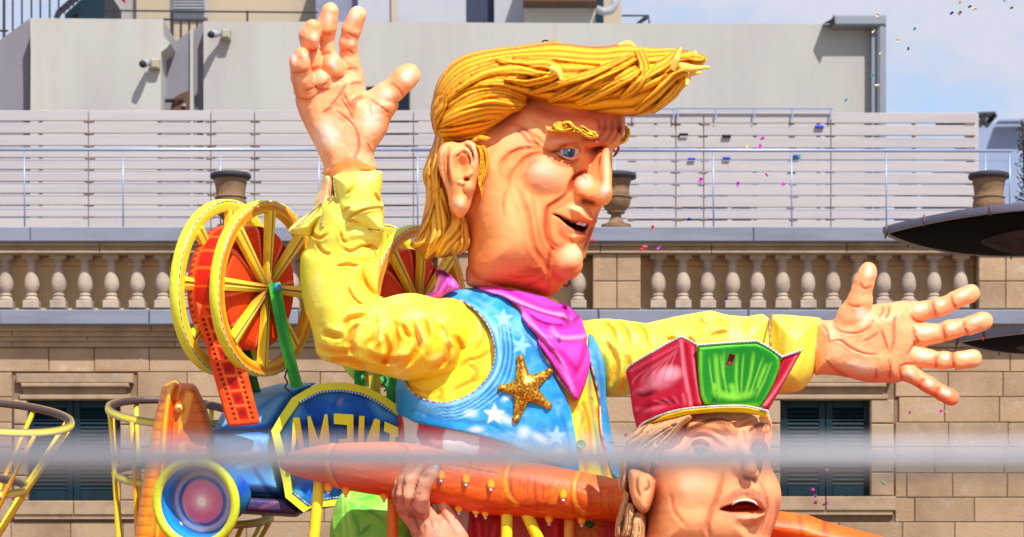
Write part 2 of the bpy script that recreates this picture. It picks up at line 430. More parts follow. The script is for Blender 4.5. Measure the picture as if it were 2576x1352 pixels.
def snet(F, o, h):
    F = np.pad(F, 1, constant_values=60.0); S = F < 0
    nx, ny, nz = F.shape; cnt = np.zeros((nx-1, ny-1, nz-1), np.uint8)
    for i in (0, 1):
        for j in (0, 1):
            for k in (0, 1): cnt += S[i:nx-1+i, j:ny-1+j, k:nz-1+k]
    m = (cnt > 0) & (cnt < 8); ii = np.argwhere(m); idx = np.full(m.shape, -1, np.int64); idx[m] = np.arange(len(ii))
    cs = np.array([(i, j, k) for i in (0, 1) for j in (0, 1) for k in (0, 1)])
    val = np.stack([F[ii[:, 0]+c[0], ii[:, 1]+c[1], ii[:, 2]+c[2]] for c in cs], 1)
    P = np.zeros((len(ii), 3)); n = np.zeros(len(ii))
    for a in range(8):
        for b in range(a+1, 8):
            if np.abs(cs[a]-cs[b]).sum() != 1: continue
            x = (val[:, a] < 0) != (val[:, b] < 0); t = val[x, a]/(val[x, a]-val[x, b])
            P[x] += cs[a]+t[:, None]*(cs[b]-cs[a]); n[x] += 1
    P = (ii+P/n[:, None]-1)*h+o
    Fs = []
    for ax in range(3):
        T = np.moveaxis(S, ax, 0); I = np.moveaxis(idx, ax, 0)
        e = T[:-1] != T[1:]; e = e[:, 1:-1, 1:-1]; q = np.argwhere(e); q[:, 1:] += 1
        a, b, c = q.T
        f = np.stack([I[a, b-1, c-1], I[a, b, c-1], I[a, b, c], I[a, b-1, c]], 1); neg = T[a, b, c]
        if ax == 1: neg = ~neg
        f[neg] = f[neg][:, ::-1]; Fs.append(f)
    return P, np.concatenate(Fs)
def ribbon(name, pts, r, mat, parent, col=(255, 255, 255), n=8, flat=1.0, label=None, beads=None, d0=D0, rows=None):
    """sweep along (u, v, w) points; beads=(col2, period) alternates the colour"""
    P = np.asarray(pts, float); rr = np.interp(np.linspace(0, 1, len(P)), np.linspace(0, 1, len(r)), r) if hasattr(r, '__len__') else np.full(len(P), r)
    t = np.gradient(P, axis=0); t /= np.linalg.norm(t, axis=1)[:, None]+1e-9
    a = np.cross(t, np.array([0, 0, 1.0])); ln = np.linalg.norm(a, axis=1)[:, None]; a = np.where(ln > 0.05, a/(ln+1e-9), np.array([1.0, 0, 0])); b = np.cross(t, a)
    an = 2*np.pi*np.arange(n)/n
    Vv = (P[:, None]+a[:, None]*(np.cos(an)[None, :, None]*rr[:, None, None])+b[:, None]*(np.sin(an)[None, :, None]*rr[:, None, None]*flat)).reshape(-1, 3)
    m = len(P); F = []
    i = np.arange(m-1)[:, None]*n; k = np.arange(n)[None]; k2 = (k+1) % n
    F = np.stack([(i+k).ravel(), (i+k2).ravel(), (i+n+k2).ravel(), (i+n+k).ravel()], 1)
    Fl = [list(x) for x in F]+[list(range(n))[::-1], [(m-1)*n+q for q in range(n)]]
    cc = np.tile(lin(col), (len(Vv), 1))
    if beads is not None:
        L = np.r_[0, np.cumsum(np.linalg.norm(np.diff(P, axis=0), axis=1))]; on = ((L/beads[1]).astype(int) % 2 == 1)
        cc = np.where(np.repeat(on, n)[:, None], lin(beads[0]), cc)
    return mkmesh(name, W(Vv, d0), Fl, mat, parent, cc, True, label)
# ------------------------------------------------------------------ materials of the place
M_stone = plain('limestone', (168, 140, 111), 0.85, 0.20, 2.2, 0.5, 30, col2=(148, 120, 94), stain=(178, 164, 150))
M_stone_s = plain('limestone_smooth', (168, 143, 115), 0.85, 0.06, 3.0, 0.3, 40, col2=(140, 116, 96), stain=(158, 146, 140))
M_joint = plain('mortar', (138, 113, 90), 0.95, 0.1, 8, 0.4, 50)
M_balu = plain('baluster_stone', (176, 158, 140), 0.85, 0.12, 5, 0.35, 50, col2=(150, 134, 124), stain=(170, 138, 112))
M_cope = plain('grey_coping', (128, 133, 148), 0.75, 0.05, 2, 0.2, 40, col2=(114, 117, 130), stretch=(0.5, 1, 3))
M_plaster = plain('white_plaster', (177, 173, 167), 0.9, 0.03, 0.55, 0.2, 25, col2=(166, 161, 157), stretch=(1.6, 1, 0.3), stain=(170, 163, 150))
M_plshade = plain('grey_plaster', (128, 123, 132), 0.9, 0.05, 1.2, 0.15, 25, stretch=(1, 1, 0.4))  # plaster of the walls in shade, the shade painted as darker grey
M_beige = plain('beige_plaster', (178, 162, 138), 0.9, 0.03, 0.8, 0.1, 25, col2=(168, 152, 130), stretch=(1, 1, 0.4))
M_board = plain('fence_board', (176, 169, 169), 0.7, 0.05, 1.5, 0.15, 60, col2=(164, 157, 162), stretch=(0.4, 1, 6), stain=(172, 158, 150))
M_rail = plain('galvanised_rail', (156, 168, 198), 0.4, 0.03, 6, 0.05, 60, metal=0.35, spec=0.5)
M_teal = plain('teal_shutter_paint', (4, 38, 50), 0.5, 0.10, 4, 0.15, 50, col2=(3, 28, 38), spec=0.3)
M_dark = plain('dark_metal', (45, 45, 52), 0.5, 0.1, 6, 0.1, 60)
M_urn = plain('terracotta_urn', (134, 104, 76), 0.8, 0.08, 7, 0.5, 30, col2=(100, 76, 56), stretch=(1, 1, 3))
M_soil = plain('urn_rim_dark', (56, 52, 58), 0.7, 0.1, 9, 0.3, 30)
M_pipe = plain('grey_pipe_paint', (130, 136, 146), 0.5, 0.05, 3, 0.05, 30)
M_galv = plain('barrier_galvanised_steel', (138, 136, 142), 0.45, 0.05, 20, 0.1, 60, metal=0.3, spec=0.5)
M_asphalt = plain('limestone_paving', (166, 150, 130), 0.9, 0.12, 5, 0.5, 60)  # ground tone lightened to bounce fill light up onto the float
M_pave = plain('pavement_stone', (158, 144, 126), 0.9, 0.1, 2, 0.4, 40)
M_blue = plain('distant_blue_wall', (142, 156, 186), 0.9, 0.05, 1, 0.1, 20)
M_leaf = plain('leaf', (60, 78, 56), 0.7, 0.2, 20, 0.2, 60)
M_brown = plain('brown_eave', (96, 68, 52), 0.8, 0.1, 5, 0.2, 30)
M_duct = plain('white_duct', (160, 160, 168), 0.4, 0.05, 5, 0.05, 30)
M_dblue = plain('dark_blue_shade', (52, 58, 82), 0.7, 0.1, 3, 0.1, 30, stretch=(6, 1, 0.5))  # dark blue with streaks stretched vertically

BD = 26.5                                   # distance of the house front
SC = FW*BD/PX                               # metres per photo unit there
def bx(mb, u0, u1, v0, v1, d, t, col=None, bev=0.0):
    """box whose street face is at distance d, t deep"""
    x0, _, z1 = at(u0, v0, d); x1, _, z0 = at(u1, v1, d); mb.box(x0, x1, d, d+t, z0, z1, col, bev)

# ------------------------------------------------------------------ ground
mb = MB(); mb.add([(-400, -60, 0), (400, -60, 0), (400, 700, 0), (-400, 700, 0)], [(0, 1, 2, 3)])
g = mb.build('road', M_asphalt); g['kind'] = 'structure'
mb = MB(); mb.box(-40, 40, 24.6, 26.49, 0.004, 0.13); g = mb.build('pavement', M_pave); g['kind'] = 'structure'

# ------------------------------------------------------------------ stone house
house = thing('stone_house', 'honey limestone house front with two teal louvred shutters, behind the float', 'house', at(1288, 1400, BD)[:2]+(0,))
wl = [(67, 302, 1005, 1260), (1963, 2191, 1005, 1249)]     # the windows in view
mb = MB()
zt = at(0, 872, BD)[2]; x0 = at(-420, 0, BD)[0]; x1 = at(3000, 0, BD)[0]
xs = [x0] + [at(u, 0, BD)[0] for w in wl for u in w[:2]] + [x1]
yb = BD+0.03
for a, b in ((0, 1), (2, 3), (4, 5)): mb.box(xs[a], xs[b], yb, yb+0.4, 0, zt)
for w in wl:
    xa, _, z1 = at(w[0], w[2], BD); xb, _, z0 = at(w[1], w[3], BD)
    mb.box(xa, xb, yb, yb+0.4, 0, z0); mb.box(xa, xb, yb, yb+0.4, z1, zt); mb.box(xa, xb, yb+0.3, yb+0.4, z0, z1)
mb.build('wall', M_joint, house)
# stone blocks, one by one
rows = [874, 936, 999, 1063, 1126, 1190, 1252, 1314, 1377]
bp = {}
def block(u0, u1, v0, v1):
    k = (round((u1-u0)/12), round(v1-v0))
    xa, _, z1 = at(u0+0.8, v0+0.8, BD); xb, _, z0 = at(u1-0.8, v1-0.8, BD)
    off = random.uniform(0, 0.007)
    if k in bp:
        o = bp[k].copy(); C.objects.link(o); o.parent = house
        w0 = k[0]; sx = (xb-xa)/bp[k]['wd']; o.scale = (sx, 1, 1)
        o.location = Vector(((xa+xb)/2, BD+0.03-off, (z0+z1)/2)) - house.location
    else:
        m_ = MB(); m_.box(xa, xb, BD+0.008, BD+0.06, z0, z1, bev=0.007); o = m_.build('stone_block', M_stone, house); o['wd'] = xb-xa; bp[k] = o
        o.location.y -= off
sur = [(30, 345, 940, 1308), (1925, 2252, 940, 1305)]
for i in range(len(rows)-1):
    r_ = random.Random(40+i); u = -380 + (0 if i % 2 else 70)
    v0, v1 = rows[i], rows[i+1]
    while u < 2960:
        wd = r_.choice([115, 138, 160, 132, 150, 175]); a, b = u, u+wd; u = b
        segs = [(a, b)]
        for s_ in sur:
            if v1 > s_[2]+8 and v0 < s_[3]-8:
                new = []
                for a, b in segs:
                    if b <= s_[0] or a >= s_[1]: new.append((a, b)); continue
                    if a < s_[0]-14: new.append((a, s_[0]))
                    if b > s_[1]+14: new.append((s_[1], b))
                segs = new
        for a, b in segs: block(a, b, v0, v1)
# window surrounds and shutters
for wi, (w, s_) in enumerate(zip(wl, sur)):
    u0, u1, v0, v1 = w; a, b, c, d = s_
    mb = MB()
    bx(mb, a+10, b-10, c, c+24, BD-0.045, 0.14, bev=0.01); bx(mb, a+22, b-22, c+24, c+34, BD-0.085, 0.18, bev=0.01)
    bx(mb, a+28, b-28, c+34, v0-12, BD-0.02, 0.12, bev=0.01); bx(mb, a+18, b-18, v0-12, v0, BD-0.04, 0.14, bev=0.008)
    mb.build('window_lintel', M_stone_s, house)
    for q in ((a+4, u0), (u1, b-4)):
        for k in range(4):
            mb = MB(); h = (v1-v0)/4
            bx(mb, q[0], q[1], v0+k*h+1, v0+(k+1)*h-1, BD-0.028, 0.2, bev=0.012); mb.build('jamb_stone', M_stone_s, house)
    mb = MB(); bx(mb, a-2, (u0+u1)/2-1, v1, v1+36, BD-0.05, 0.25, bev=0.01); mb.build('window_sill', M_stone_s, house)
    mb = MB(); bx(mb, (u0+u1)/2+1, b+2, v1, v1+36, BD-0.05, 0.25, bev=0.01); mb.build('window_sill', M_stone_s, house)
    mb = MB(); bx(mb, a+6, b-6, v1+36, v1+46, BD-0.03, 0.2); mb.build('sill_moulding', M_stone_s, house)
    um = (u0+u1)/2
    for (p, q) in ((u0+1, um-0.6), (um+0.6, u1-1)):
        mb = MB(); D_ = BD+0.10; fw = 17
        bx(mb, p, p+fw, v0+1, v1-1, D_, 0.05, bev=0.006); bx(mb, q-fw, q, v0+1, v1-1, D_, 0.05, bev=0.006)
        vm = v0+(v1-v0)*0.56
        bx(mb, p+fw, q-fw, v0+1, v0+22, D_+0.002, 0.045, bev=0.005); bx(mb, p+fw, q-fw, vm, vm+22, D_+0.002, 0.045, bev=0.005)
        bx(mb, p+fw, q-fw, v1-26, v1-1, D_+0.002, 0.045, bev=0.005); bx(mb, p+fw, q-fw, v0+22, v1-26, D_+0.05, 0.01)
        leaf = mb.build('shutter', M_teal, house)
        proto = None
        for (va, vb) in ((v0+24, vm-1), (vm+24, v1-28)):
            n = int((vb-va)/9.6)
            for k in range(n):
                vv = va+(vb-va)*(k+0.5)/n; xa, _, zc = at(p+fw-1, vv, D_); xb, _, _ = at(q-fw+1, vv, D_)
                if proto is None:
                    m_ = MB(); m_.add([(xa, D_+0.006, zc-0.022), (xb, D_+0.006, zc-0.022), (xb, D_+0.042, zc+0.022), (xa, D_+0.042, zc+0.022),
                                       (xa, D_+0.000, zc-0.016), (xb, D_+0.000, zc-0.016), (xb, D_+0.036, zc+0.028), (xa, D_+0.036, zc+0.028)],
                                      [(0, 3, 2, 1), (4, 5, 6, 7), (0, 1, 5, 4), (3, 7, 6, 2), (0, 4, 7, 3), (1, 2, 6, 5)])
                    proto = m_.build('slat', M_teal, leaf); pz = zc
                else:
                    o = proto.copy(); C.objects.link(o); o.parent = leaf; o.location = proto.location + Vector((0, 0, zc-pz))
# cornice under the balustrade
for nm, v0, v1, d, mat in (('cornice', 818, 832, BD-0.16, M_stone_s), ('cornice', 832, 846, BD-0.11, M_stone_s), ('cornice', 846, 858, BD-0.07, M_stone_s), ('cornice', 858, 873, BD-0.035, M_stone_s)):
    mb = MB(); u = -380.0; r_ = random.Random(int(v0))
    while u < 2960:
        wd = r_.choice([300, 350, 410]); bx(mb, u+0.6, u+wd-0.6, v0+0.4, v1, d, 0.4, bev=0.006); u += wd
    mb.build(nm, M_stone_s, house)
u = -380
while u < 2960:
    wd = 377; mb = MB(); bx(mb, u+1, u+wd-1, 779, 817, BD-0.24, 0.9, bev=0.012); mb.build('ledge_slab', M_cope, house); u += wd
# ------------------------------------------------------------------ balustrade
bal = thing('stone_balustrade', 'weathered stone balustrade with turned balusters along the roof terrace', 'balustrade', at(1288, 778, BD))
Bd = BD-0.13
prof = [(0.5, 778), (0.5, 755), (0.36, 752), (0.34, 746), (0.38, 742), (0.33, 738), (0.36, 734), (0.43, 726), (0.46, 716), (0.455, 706), (0.40, 696), (0.30, 684), (0.235, 672), (0.225, 664), (0.27, 661), (0.27, 657.5), (0.22, 656)]
prof = [(r * 2 * 19.5/0.92*0.5, v) for r, v in prof]
def baluster_mesh():
    mb = MB(); cx, cy, cz = at(15, 778, Bd+0.13)
    z = lambda v: at(0, v, Bd+0.13)[2]; s_ = FW*(Bd+0.13)/PX
    mb.box(cx-20*s_, cx+20*s_, cy-20*s_, cy+20*s_, z(778), z(758), bev=0.008)
    mb.lathe((cx, cy, 0), [(17*s_, z(758)), (18*s_, z(754)), (15*s_, z(750)), (13*s_, z(747)), (15*s_, z(744)), (14*s_, z(741.5)), (12*s_, z(739)), (16*s_, z(733)), (19*s_, z(724)), (19.5*s_, z(715)), (18*s_, z(704)), (14.5*s_, z(690)), (11.5*s_, z(678)), (10.5*s_, z(669)), (12.5*s_, z(667)), (12.5*s_, z(663)), (10.5*s_, z(662)), (11*s_, z(659)), (16*s_, z(656)), (16.5*s_, z(653))], 20)
    mb.box(cx-20.5*s_, cx+20.5*s_, cy-20*s_, cy+20*s_, z(653), z(637), bev=0.006)
    return mb.build('baluster', M_balu, bal, angle=38)
b0 = baluster_mesh(); bx0 = at(15, 0, Bd+0.13)[0]
us = [15+66*i for i in range(-6, 0)] + [80, 148, 214, 280.5, 346, 410, 474, 539, 604, 669, 734, 799, 864, 929, 993, 1057] + [1243, 1307, 1371, 1455] + [1655, 1718, 1780, 1842.6, 1905, 1968.5, 2031.7, 2095, 2158.5, 2222, 2285, 2348.6, 2415.7]
for u in us:
    o = b0.copy(); C.objects.link(o); o.parent = bal; o.location = b0.location + Vector((at(u, 0, Bd+0.13)[0]-bx0, 0, 0))
for (a, b) in ((1100, 1205), (1491, 1612), (2462, 2960)):
    spl = [a, (a+b)/2, b] if b-a < 200 else [2462, 2530, 2640, 2790, 2960]
    for i in range(len(spl)-1):
        for (v0, v1) in ((637, 708), (708, 778)):
            mb = MB(); bx(mb, spl[i]+0.7, spl[i+1]-0.7, v0+0.7, v1-0.7, Bd-0.02, 0.32, bev=0.008); mb.build('pedestal_stone', M_stone, bal)
u = -380
for k, (wd) in enumerate([300, 330, 290, 310, 360, 300, 280, 340, 310, 300, 240]):
    if u > 2960: break
    for (v0, v1, dd) in ((611, 618, -0.06), (618, 630, -0.03), (630, 637, -0.01)):
        pass
    mb = MB()
    for (v0, v1, dd) in ((610, 619, -0.07), (619, 630, -0.03), (630, 637, -0.055)): bx(mb, u+0.8, u+wd-0.8, v0, v1-0.2, Bd+dd, 0.36-dd*0, bev=0.004)
    mb.build('handrail_stone', M_stone_s, bal); u += wd
u = -380
while u < 2960:
    wd = 455; mb = MB(); bx(mb, u+0.6, u+wd-0.6, 571, 608, Bd-0.12, 0.62, bev=0.01); mb.build('coping_slab', M_cope, bal); u += wd
# the wall behind the balusters, with its ledge
mb = MB(); bx(mb, -380, 2960, 612, 820, BD+0.18, 0.3); bx(mb, -380, 2960, 636, 668, BD+0.125, 0.06, bev=0.004); tw = mb.build('terrace_wall', plain('beige_parapet', (224, 192, 146), 0.9, 0.05, 1.5, 0.2, 30, col2=(204, 170, 128)), house)

# ------------------------------------------------------------------ urns on the coping
def urn(cu, label, kind):
    z0 = at(0, 571, BD)[2]; cx = at(cu, 0, BD)[0]; r = thing('stone_urn', label, 'urn', (cx, BD+0.12, z0), 'terracotta urns on the coping')
    s_ = SC; z = lambda v: z0+(571-v)*s_
    c = (cx, BD+0.12, 0)
    mb = MB()
    if kind == 0: pf = [(34, 571), (34, 563), (22, 560), (19, 552), (24, 545), (34, 535), (40, 522), (41, 508), (38, 498), (38, 492), (36, 488), (38, 470), (41, 452), (43, 447), (40, 444), (36, 446)]
    else: pf = [(38, 571), (38, 562), (24, 558), (14, 546), (13, 536), (17, 530), (28, 522), (36, 508), (38, 496), (34, 484), (33, 470), (36, 455), (40, 447), (37, 444), (33, 446)]
    mb.lathe(c, [(a*s_, z(v)) for a, v in pf], 28); mb.build('urn_body', M_urn, r, angle=40)
    mb = MB(); mb.lathe(c, [(44*s_, z(447)), (51*s_, z(444)), (52*s_, z(438)), (50*s_, z(433)), (44*s_, z(431)), (38*s_, z(433)), (36*s_, z(440))], 28); mb.build('rim', M_soil, r, smooth=True)
    for v in (493, 530):
        mb = MB(); rr = 40 if v == 493 else (39 if kind == 0 else 23)
        mb.lathe(c, [((rr-2)*s_, z(v+3)), ((rr+1.5)*s_, z(v)), ((rr-2)*s_, z(v-3))], 28); mb.build('moulding_ring', M_urn, r, smooth=True)
    return r
urn(577, 'brown urn with dark rim on the coping, above the near yellow reel', 0)
urn(1551, 'brown goblet shaped urn on the coping, just right of the giant nose', 1)
urn(2493, 'brown urn with dark rim at the right end of the coping, above the black dish', 0)

# ------------------------------------------------------------------ handrail with wires
rl = thing('terrace_railing', 'pale blue steel railing with thin horizontal wires along the terrace edge', 'railing', at(1288, 571, BD+0.28))
Rd = BD+0.28
mb = MB(); mb.tube([at(-400, 377, Rd), at(1030, 377, Rd)], 4.2*SC, 10); mb.build('handrail', M_rail, rl, smooth=True)
mb = MB(); mb.tube([at(1033, 377.5, Rd), at(2546, 380, Rd)], 4.2*SC, 10); mb.build('handrail', M_rail, rl, smooth=True)
for u in (-186, 62, 310, 555, 803, 1051, 1299, 1547, 1795, 1992, 2230, 2480, 2541):
    mb = MB(); mb.tube([at(u, 570, Rd), at(u-1, 382, Rd)], 2.0*SC, 8); mb.build('railing_post', M_rail, rl, smooth=True)
for v in (403, 431, 462, 493, 527, 548):
    mb = MB(); mb.tube([at(-400, v, Rd), at(2541, v+2, Rd)], 0.9*SC, 6); mb.build('wire', M_rail, rl, smooth=True)

# ------------------------------------------------------------------ white board fence
Fd = BD+2.2
fence = thing('board_fence', 'tall fence of off white horizontal boards with narrow gaps, behind the terrace railing', 'fence', at(1288, 590, Fd))
fr = random.Random(3); proto = {}
segs = [(-400, -95), (-95, 222), (222, 530), (530, 640), (640, 1040), (1040, 1300), (1300, 1700), (1700, 1770), (1770, 2090), (2090, 2455)]
y0 = [(278, 304), (309.5, 335), (340.5, 366), (370.5, 396), (400, 425.5), (430, 455.5), (460, 485.5), (490, 515), (520, 545), (550, 575), (580, 602)]
def fboard(a, b, v0, v1):
    xa, _, z1 = at(a+1.0, v0, Fd); xb, _, z0 = at(b-1.0, v1, Fd); k = round(b-a)
    dv = fr.uniform(-0.004, 0.004)
    if k in proto:
        o = proto[k][0].copy(); C.objects.link(o); o.parent = fence
        o.location = Vector(((xa+xb)/2, Fd+0.012+dv, (z0+z1)/2)) - fence.location
    else:
        m_ = MB(); m_.box(xa, xb, Fd, Fd+0.024, z0, z1, bev=0.004); o = m_.build('board', M_board, fence); proto[k] = (o,)
    o.rotation_euler.y = fr.uniform(-0.0012, 0.0012)
for (a, b) in segs:
    for (v0, v1) in y0:
        if a > 1200: v0, v1 = v0+6, v1+6
        fboard(a, b, v0, v1)
for a, b in segs[:-1] + [(0, 2452)]:
    mb = MB(); x, _, z1 = at(b, 284, Fd); z0 = at(b, 640, Fd)[2]; mb.box(x-0.05, x+0.05, Fd+0.03, Fd+0.11, z0, z1); mb.build('fence_post', M_board, fence)
for u in (100, 400, 850, 1450, 1650, 1900, 2060, 2300):
    mb = MB(); x, _, z1 = at(u, 290, Fd); z0 = at(u, 640, Fd)[2]; mb.box(x-0.02, x+0.02, Fd+0.03, Fd+0.07, z0, z1); mb.build('batten', M_board, fence)
for a, b in ((1290, 1700), (1700, 2095)):
    mb = MB(); mb.tube([at(a, 272, Fd-0.05), at(b, 273, Fd-0.05)], 0.012, 6)
    for u in np.linspace(a+5, b-5, 5): mb.tube([at(u, 272, Fd-0.05), at(u, 300, Fd-0.05)], 0.01, 5)
    mb.build('top_rod', M_rail, fence)
rb = random.Random(9)
for i, (u, v, c) in enumerate(((1828, 398, (40, 70, 190)), (1740, 400, (40, 70, 190)), (2005, 392, (60, 90, 200)), (1828, 342, (30, 28, 34)), (1720, 338, (30, 28, 34)), (2062, 318, (60, 50, 54)))):
    mb = MB(); bx(mb, u-(9 if c[2] > 100 else 11), u+(9 if c[2] > 100 else 11), v-3, v+3, Fd-0.045, 0.04, bev=0.01)
    mb.build('clamp', plain('clamp_%d' % c[0], c, 0.5), fence)
for (u, dv) in ((222, 0), (530, 0), (640, 0), (1300, 6), (1590, 6), (1700, 6), (1770, 6), (1992, 6), (2440, 6)):
    for i, (v0, v1) in enumerate(y0[:-1]):
        ub = u+fr.uniform(-14, -4); mb = MB(); va = v1+dv-.5; bx(mb, ub, ub+fr.uniform(14, 24), va, va+fr.uniform(3.5, 6), Fd-0.004, 0.02); mb.build('bracket', plain('rusty_bracket', (128, 104, 92), .8, .25), fence)
gapback = thing('storage_cabinet', 'dark brown cabinet behind the right part of the board fence, seen through its gaps', 'cabinet', at(2350, 600, Fd+.6)); mb = MB(); bx(mb, 2262, 2306, 462, 610, Fd+.6, .4); mb.build('cabinet_body', plain('cabinet_brown', (40, 34, 36), .8), gapback); mb = MB(); bx(mb, 2334, 2438, 492, 610, Fd+.6, .4); mb.build('cabinet_body', MATS['cabinet_brown'], gapback); mb = MB(); bx(mb, 2357, 2440, 306, 322, Fd+.35, .1); mb.build('cabinet_shelf', MATS['cabinet_brown'], gapback)  # dark boxes added only so the fence gaps look dark
gapback = thing('storage_crate', 'low grey crate stack behind the fence right of the giant nose, seen through gaps', 'crate', at(1700, 600, Fd+.6)); mb = MB(); [(lambda m: (bx(m, a, b, c, 610, Fd+.6, .4), m.build('crate_body', plain('crate_grey', (92, 82, 88), .8), gapback)))(MB()) for a, b, c in ((1600, 1690, 490), (1700, 1830, 484), (1848, 1890, 500))]  # grey boxes added to stand in for shade between the boards
# terrace floor and slab behind so the gaps look onto a roof, not into the void
mb = MB(); x0, _, zf = at(-400, 612, BD+0.3); x1 = at(3000, 0, BD+0.3)[0]; mb.box(x0, x1, BD+0.92, 31.3, zf-0.25, zf-0.02); mb.build('terrace_slab', M_pave, house)

# ------------------------------------------------------------------ white plastered buildings behind
Pd = 31.4
wb = thing('white_building', 'wide white plastered roof block behind the giant head, grey pipe at its corner', 'building', at(1370, 700, Pd))
def poly_wall(name, pts, d, t, mat, parent, bev=0):
    mb = MB(); mb.prism([at(u, v, d) for u, v in pts], (0, t, 0)); return mb.build(name, mat, parent)
poly_wall('wall', [(512, 700), (512, 54), (2214, 62), (2214, 700)], Pd, 4.0, M_plaster, wb)
mb = MB(); bx(mb, 2193, 2207, 55, 640, Pd-0.14, 0.13); mb.build('corner_strip', M_pipe, wb)
mb = MB(); bx(mb, 2208, 2230, 50, 640, Pd-0.22, 0.3, bev=0.03); mb.build('downpipe', M_pipe, wb)
mb = MB(); bx(mb, 2097, 2230, 37, 64, Pd-0.24, 0.4, bev=0.02); mb.build('gutter_box', M_pipe, wb)
mb = MB(); mb.add([at(2070, 60, Pd-0.2), at(2098, 45, Pd-0.3), at(2100, 60, Pd-0.3), at(2070, 60, Pd+0.1), at(2098, 45, Pd+0.1), at(2100, 60, Pd+0.1)], [(0, 1, 2), (3, 5, 4), (0, 3, 4, 1), (1, 4, 5, 2), (2, 5, 3, 0)]); mb.build('gutter_bracket', M_dark, wb)
mb = MB(); bx(mb, 926, 1028, 222, 640, Pd-0.03, 0.05); mb.build('window', plain('dark_glass', (22, 30, 42), 0.15, 0.1, 3), wb)
for (a, b, c, d) in ((922, 1032, 218, 224), (1026, 1031, 224, 640)):
    mb = MB(); bx(mb, a, b, c, d, Pd-0.05, 0.05); mb.build('window_frame', M_dark, wb)
def lamp(par, u, v, s=1, label=None):
    t = thing('security_camera', label, 'camera', at(u, v, Pd-0.2), 'wall cameras')
    mb = MB(); bx(mb, u+8, u+30, v-12, v+12, Pd-0.16, 0.15, bev=0.02); mb.build('junction_box', plain('lamp_box', (170, 162, 138), 0.6), t)
    mb = MB(); mb.tube([at(u+10, v, Pd-0.1), at(u-6, v+2, Pd-0.2), at(u-16, v+3, Pd-0.3)], [5*0.0049, 9*0.0049, 10*0.0049], 12); mb.build('camera_body', M_duct, t, smooth=True)
    mb = MB(); mb.tube([at(u-16, v+3, Pd-0.3), at(u-19, v+4, Pd-0.33)], [9*0.0049, 8*0.0049], 12); mb.build('lens_hood', M_dark, t, smooth=True)
lamp(wb, 548, 84, label='small white wall camera high on the white wall, left of the raised hand')
# the left block and the sloping parapets
lb = thing('white_building', 'white plastered roof block at the left with broken right edge and small camera', 'building', at(240, 700, Pd))
poly_wall('wall', [(75, 700), (77, 128), (75, 46), (411, 49), (410, 84), (412, 96), (428, 108), (420, 120), (405, 132), (405, 700)], Pd-0.4, 3.6, M_plaster, lb)
poly_wall('sloping_parapet', [(-300, 700), (-300, 240), (0, 101), (74, 47), (74, 700)], Pd-0.1, 3.0, M_plshade, lb)
sp = thing('white_building', 'narrow grey plastered stair wall with a sloping top between two white blocks', 'building', at(460, 700, Pd+0.3))
poly_wall('sloping_parapet', [(405.5, 700), (405.5, 132), (478, 78), (478, 700)], Pd+0.1, 3.0, M_plshade, sp)
poly_wall('corner_strip', [(478, 700), (478, 74), (486, 72), (486, 700)], Pd+0.05, 1.0, M_plaster, sp)
poly_wall('wall', [(486, 700), (486, 76), (511.5, 58), (511.5, 700)], Pd+0.2, 3.0, M_plshade, sp)
for (pts, mat) in (([(430, 270), (436, 248), (455, 236), (477, 228), (477, 280), (434, 280)], M_brown),):
    poly_wall('broken_plaster', pts, Pd+0.04, 0.05, mat, sp)
mb = MB(); mb.tube([at(412, 252, Pd-0.05), at(462, 251, Pd+0.03)], 0.015, 6); mb.tube([at(412, 256, Pd-0.05), at(440, 256, Pd+0.03)], 0.012, 6); mb.build('iron_rods', M_dark, sp)
mb = MB(); mb.tube([at(463, 262, Pd+0.02), at(463, 268, Pd+0.02)], 0.025, 8); mb.build('pipe_end', M_duct, sp)
t2 = thing('security_camera', 'small white wall camera low on the left white wall beside its grey box', 'camera', at(370, 165, Pd-0.7), 'wall cameras')
mb = MB(); bx(mb, 377, 400, 147, 172, Pd-0.52, 0.11, bev=0.02); mb.build('junction_box', MATS['lamp_box'], t2)
mb = MB(); mb.tube([at(376, 157, Pd-0.48), at(366, 160, Pd-0.58), at(360, 161, Pd-0.64)], [0.03, 0.045, 0.05], 12); mb.build('camera_body', M_duct, t2, smooth=True)
mb = MB(); mb.tube([at(360, 161, Pd-0.64), at(357, 162, Pd-0.68)], [0.045, 0.038], 12); mb.build('lens_hood', M_dark, t2, smooth=True)

# beige house further back
Qd = 37.0
bh = thing('beige_house', 'cream upper house behind the roof blocks with a white louvred vent', 'house', at(700, 700, Qd))
poly_wall('wall', [(343, 700), (343, -140), (794, -140), (794, 700)], Qd, 5, M_beige, bh)
poly_wall('side_wall', [(263, 700), (263, -140), (342.5, -140), (342.5, 700)], Qd+0.15, 5, plain('mauve_plaster', (168, 160, 160), 0.9), bh)
mb = MB(); bx(mb, 430, 522, -60, 47, Qd-0.06, 0.1, bev=0.02); vent = mb.build('vent_frame', M_duct, bh)
for k in range(11):
    v = -52+k*7.6; x0, _, z0 = at(436, v, Qd-0.09); x1 = at(516, v, Qd-0.09)[0]
    m_ = MB(); m_.add([(x0, Qd-0.11, z0-0.035), (x1, Qd-0.11, z0-0.035), (x1, Qd-0.065, z0), (x0, Qd-0.065, z0), (x0, Qd-0.11, z0-0.025), (x1, Qd-0.11, z0-0.025), (x1, Qd-0.065, z0+0.01), (x0, Qd-0.065, z0+0.01)],
        [(0, 3, 2, 1), (4, 5, 6, 7), (0, 1, 5, 4), (3, 7, 6, 2), (0, 4, 7, 3), (1, 2, 6, 5)]); m_.build('slat', M_duct, vent)
rr_ = thing('roof_railing', 'thin dark railing on the roof edge in front of the cream house', 'railing', at(500, 50, 33.5))
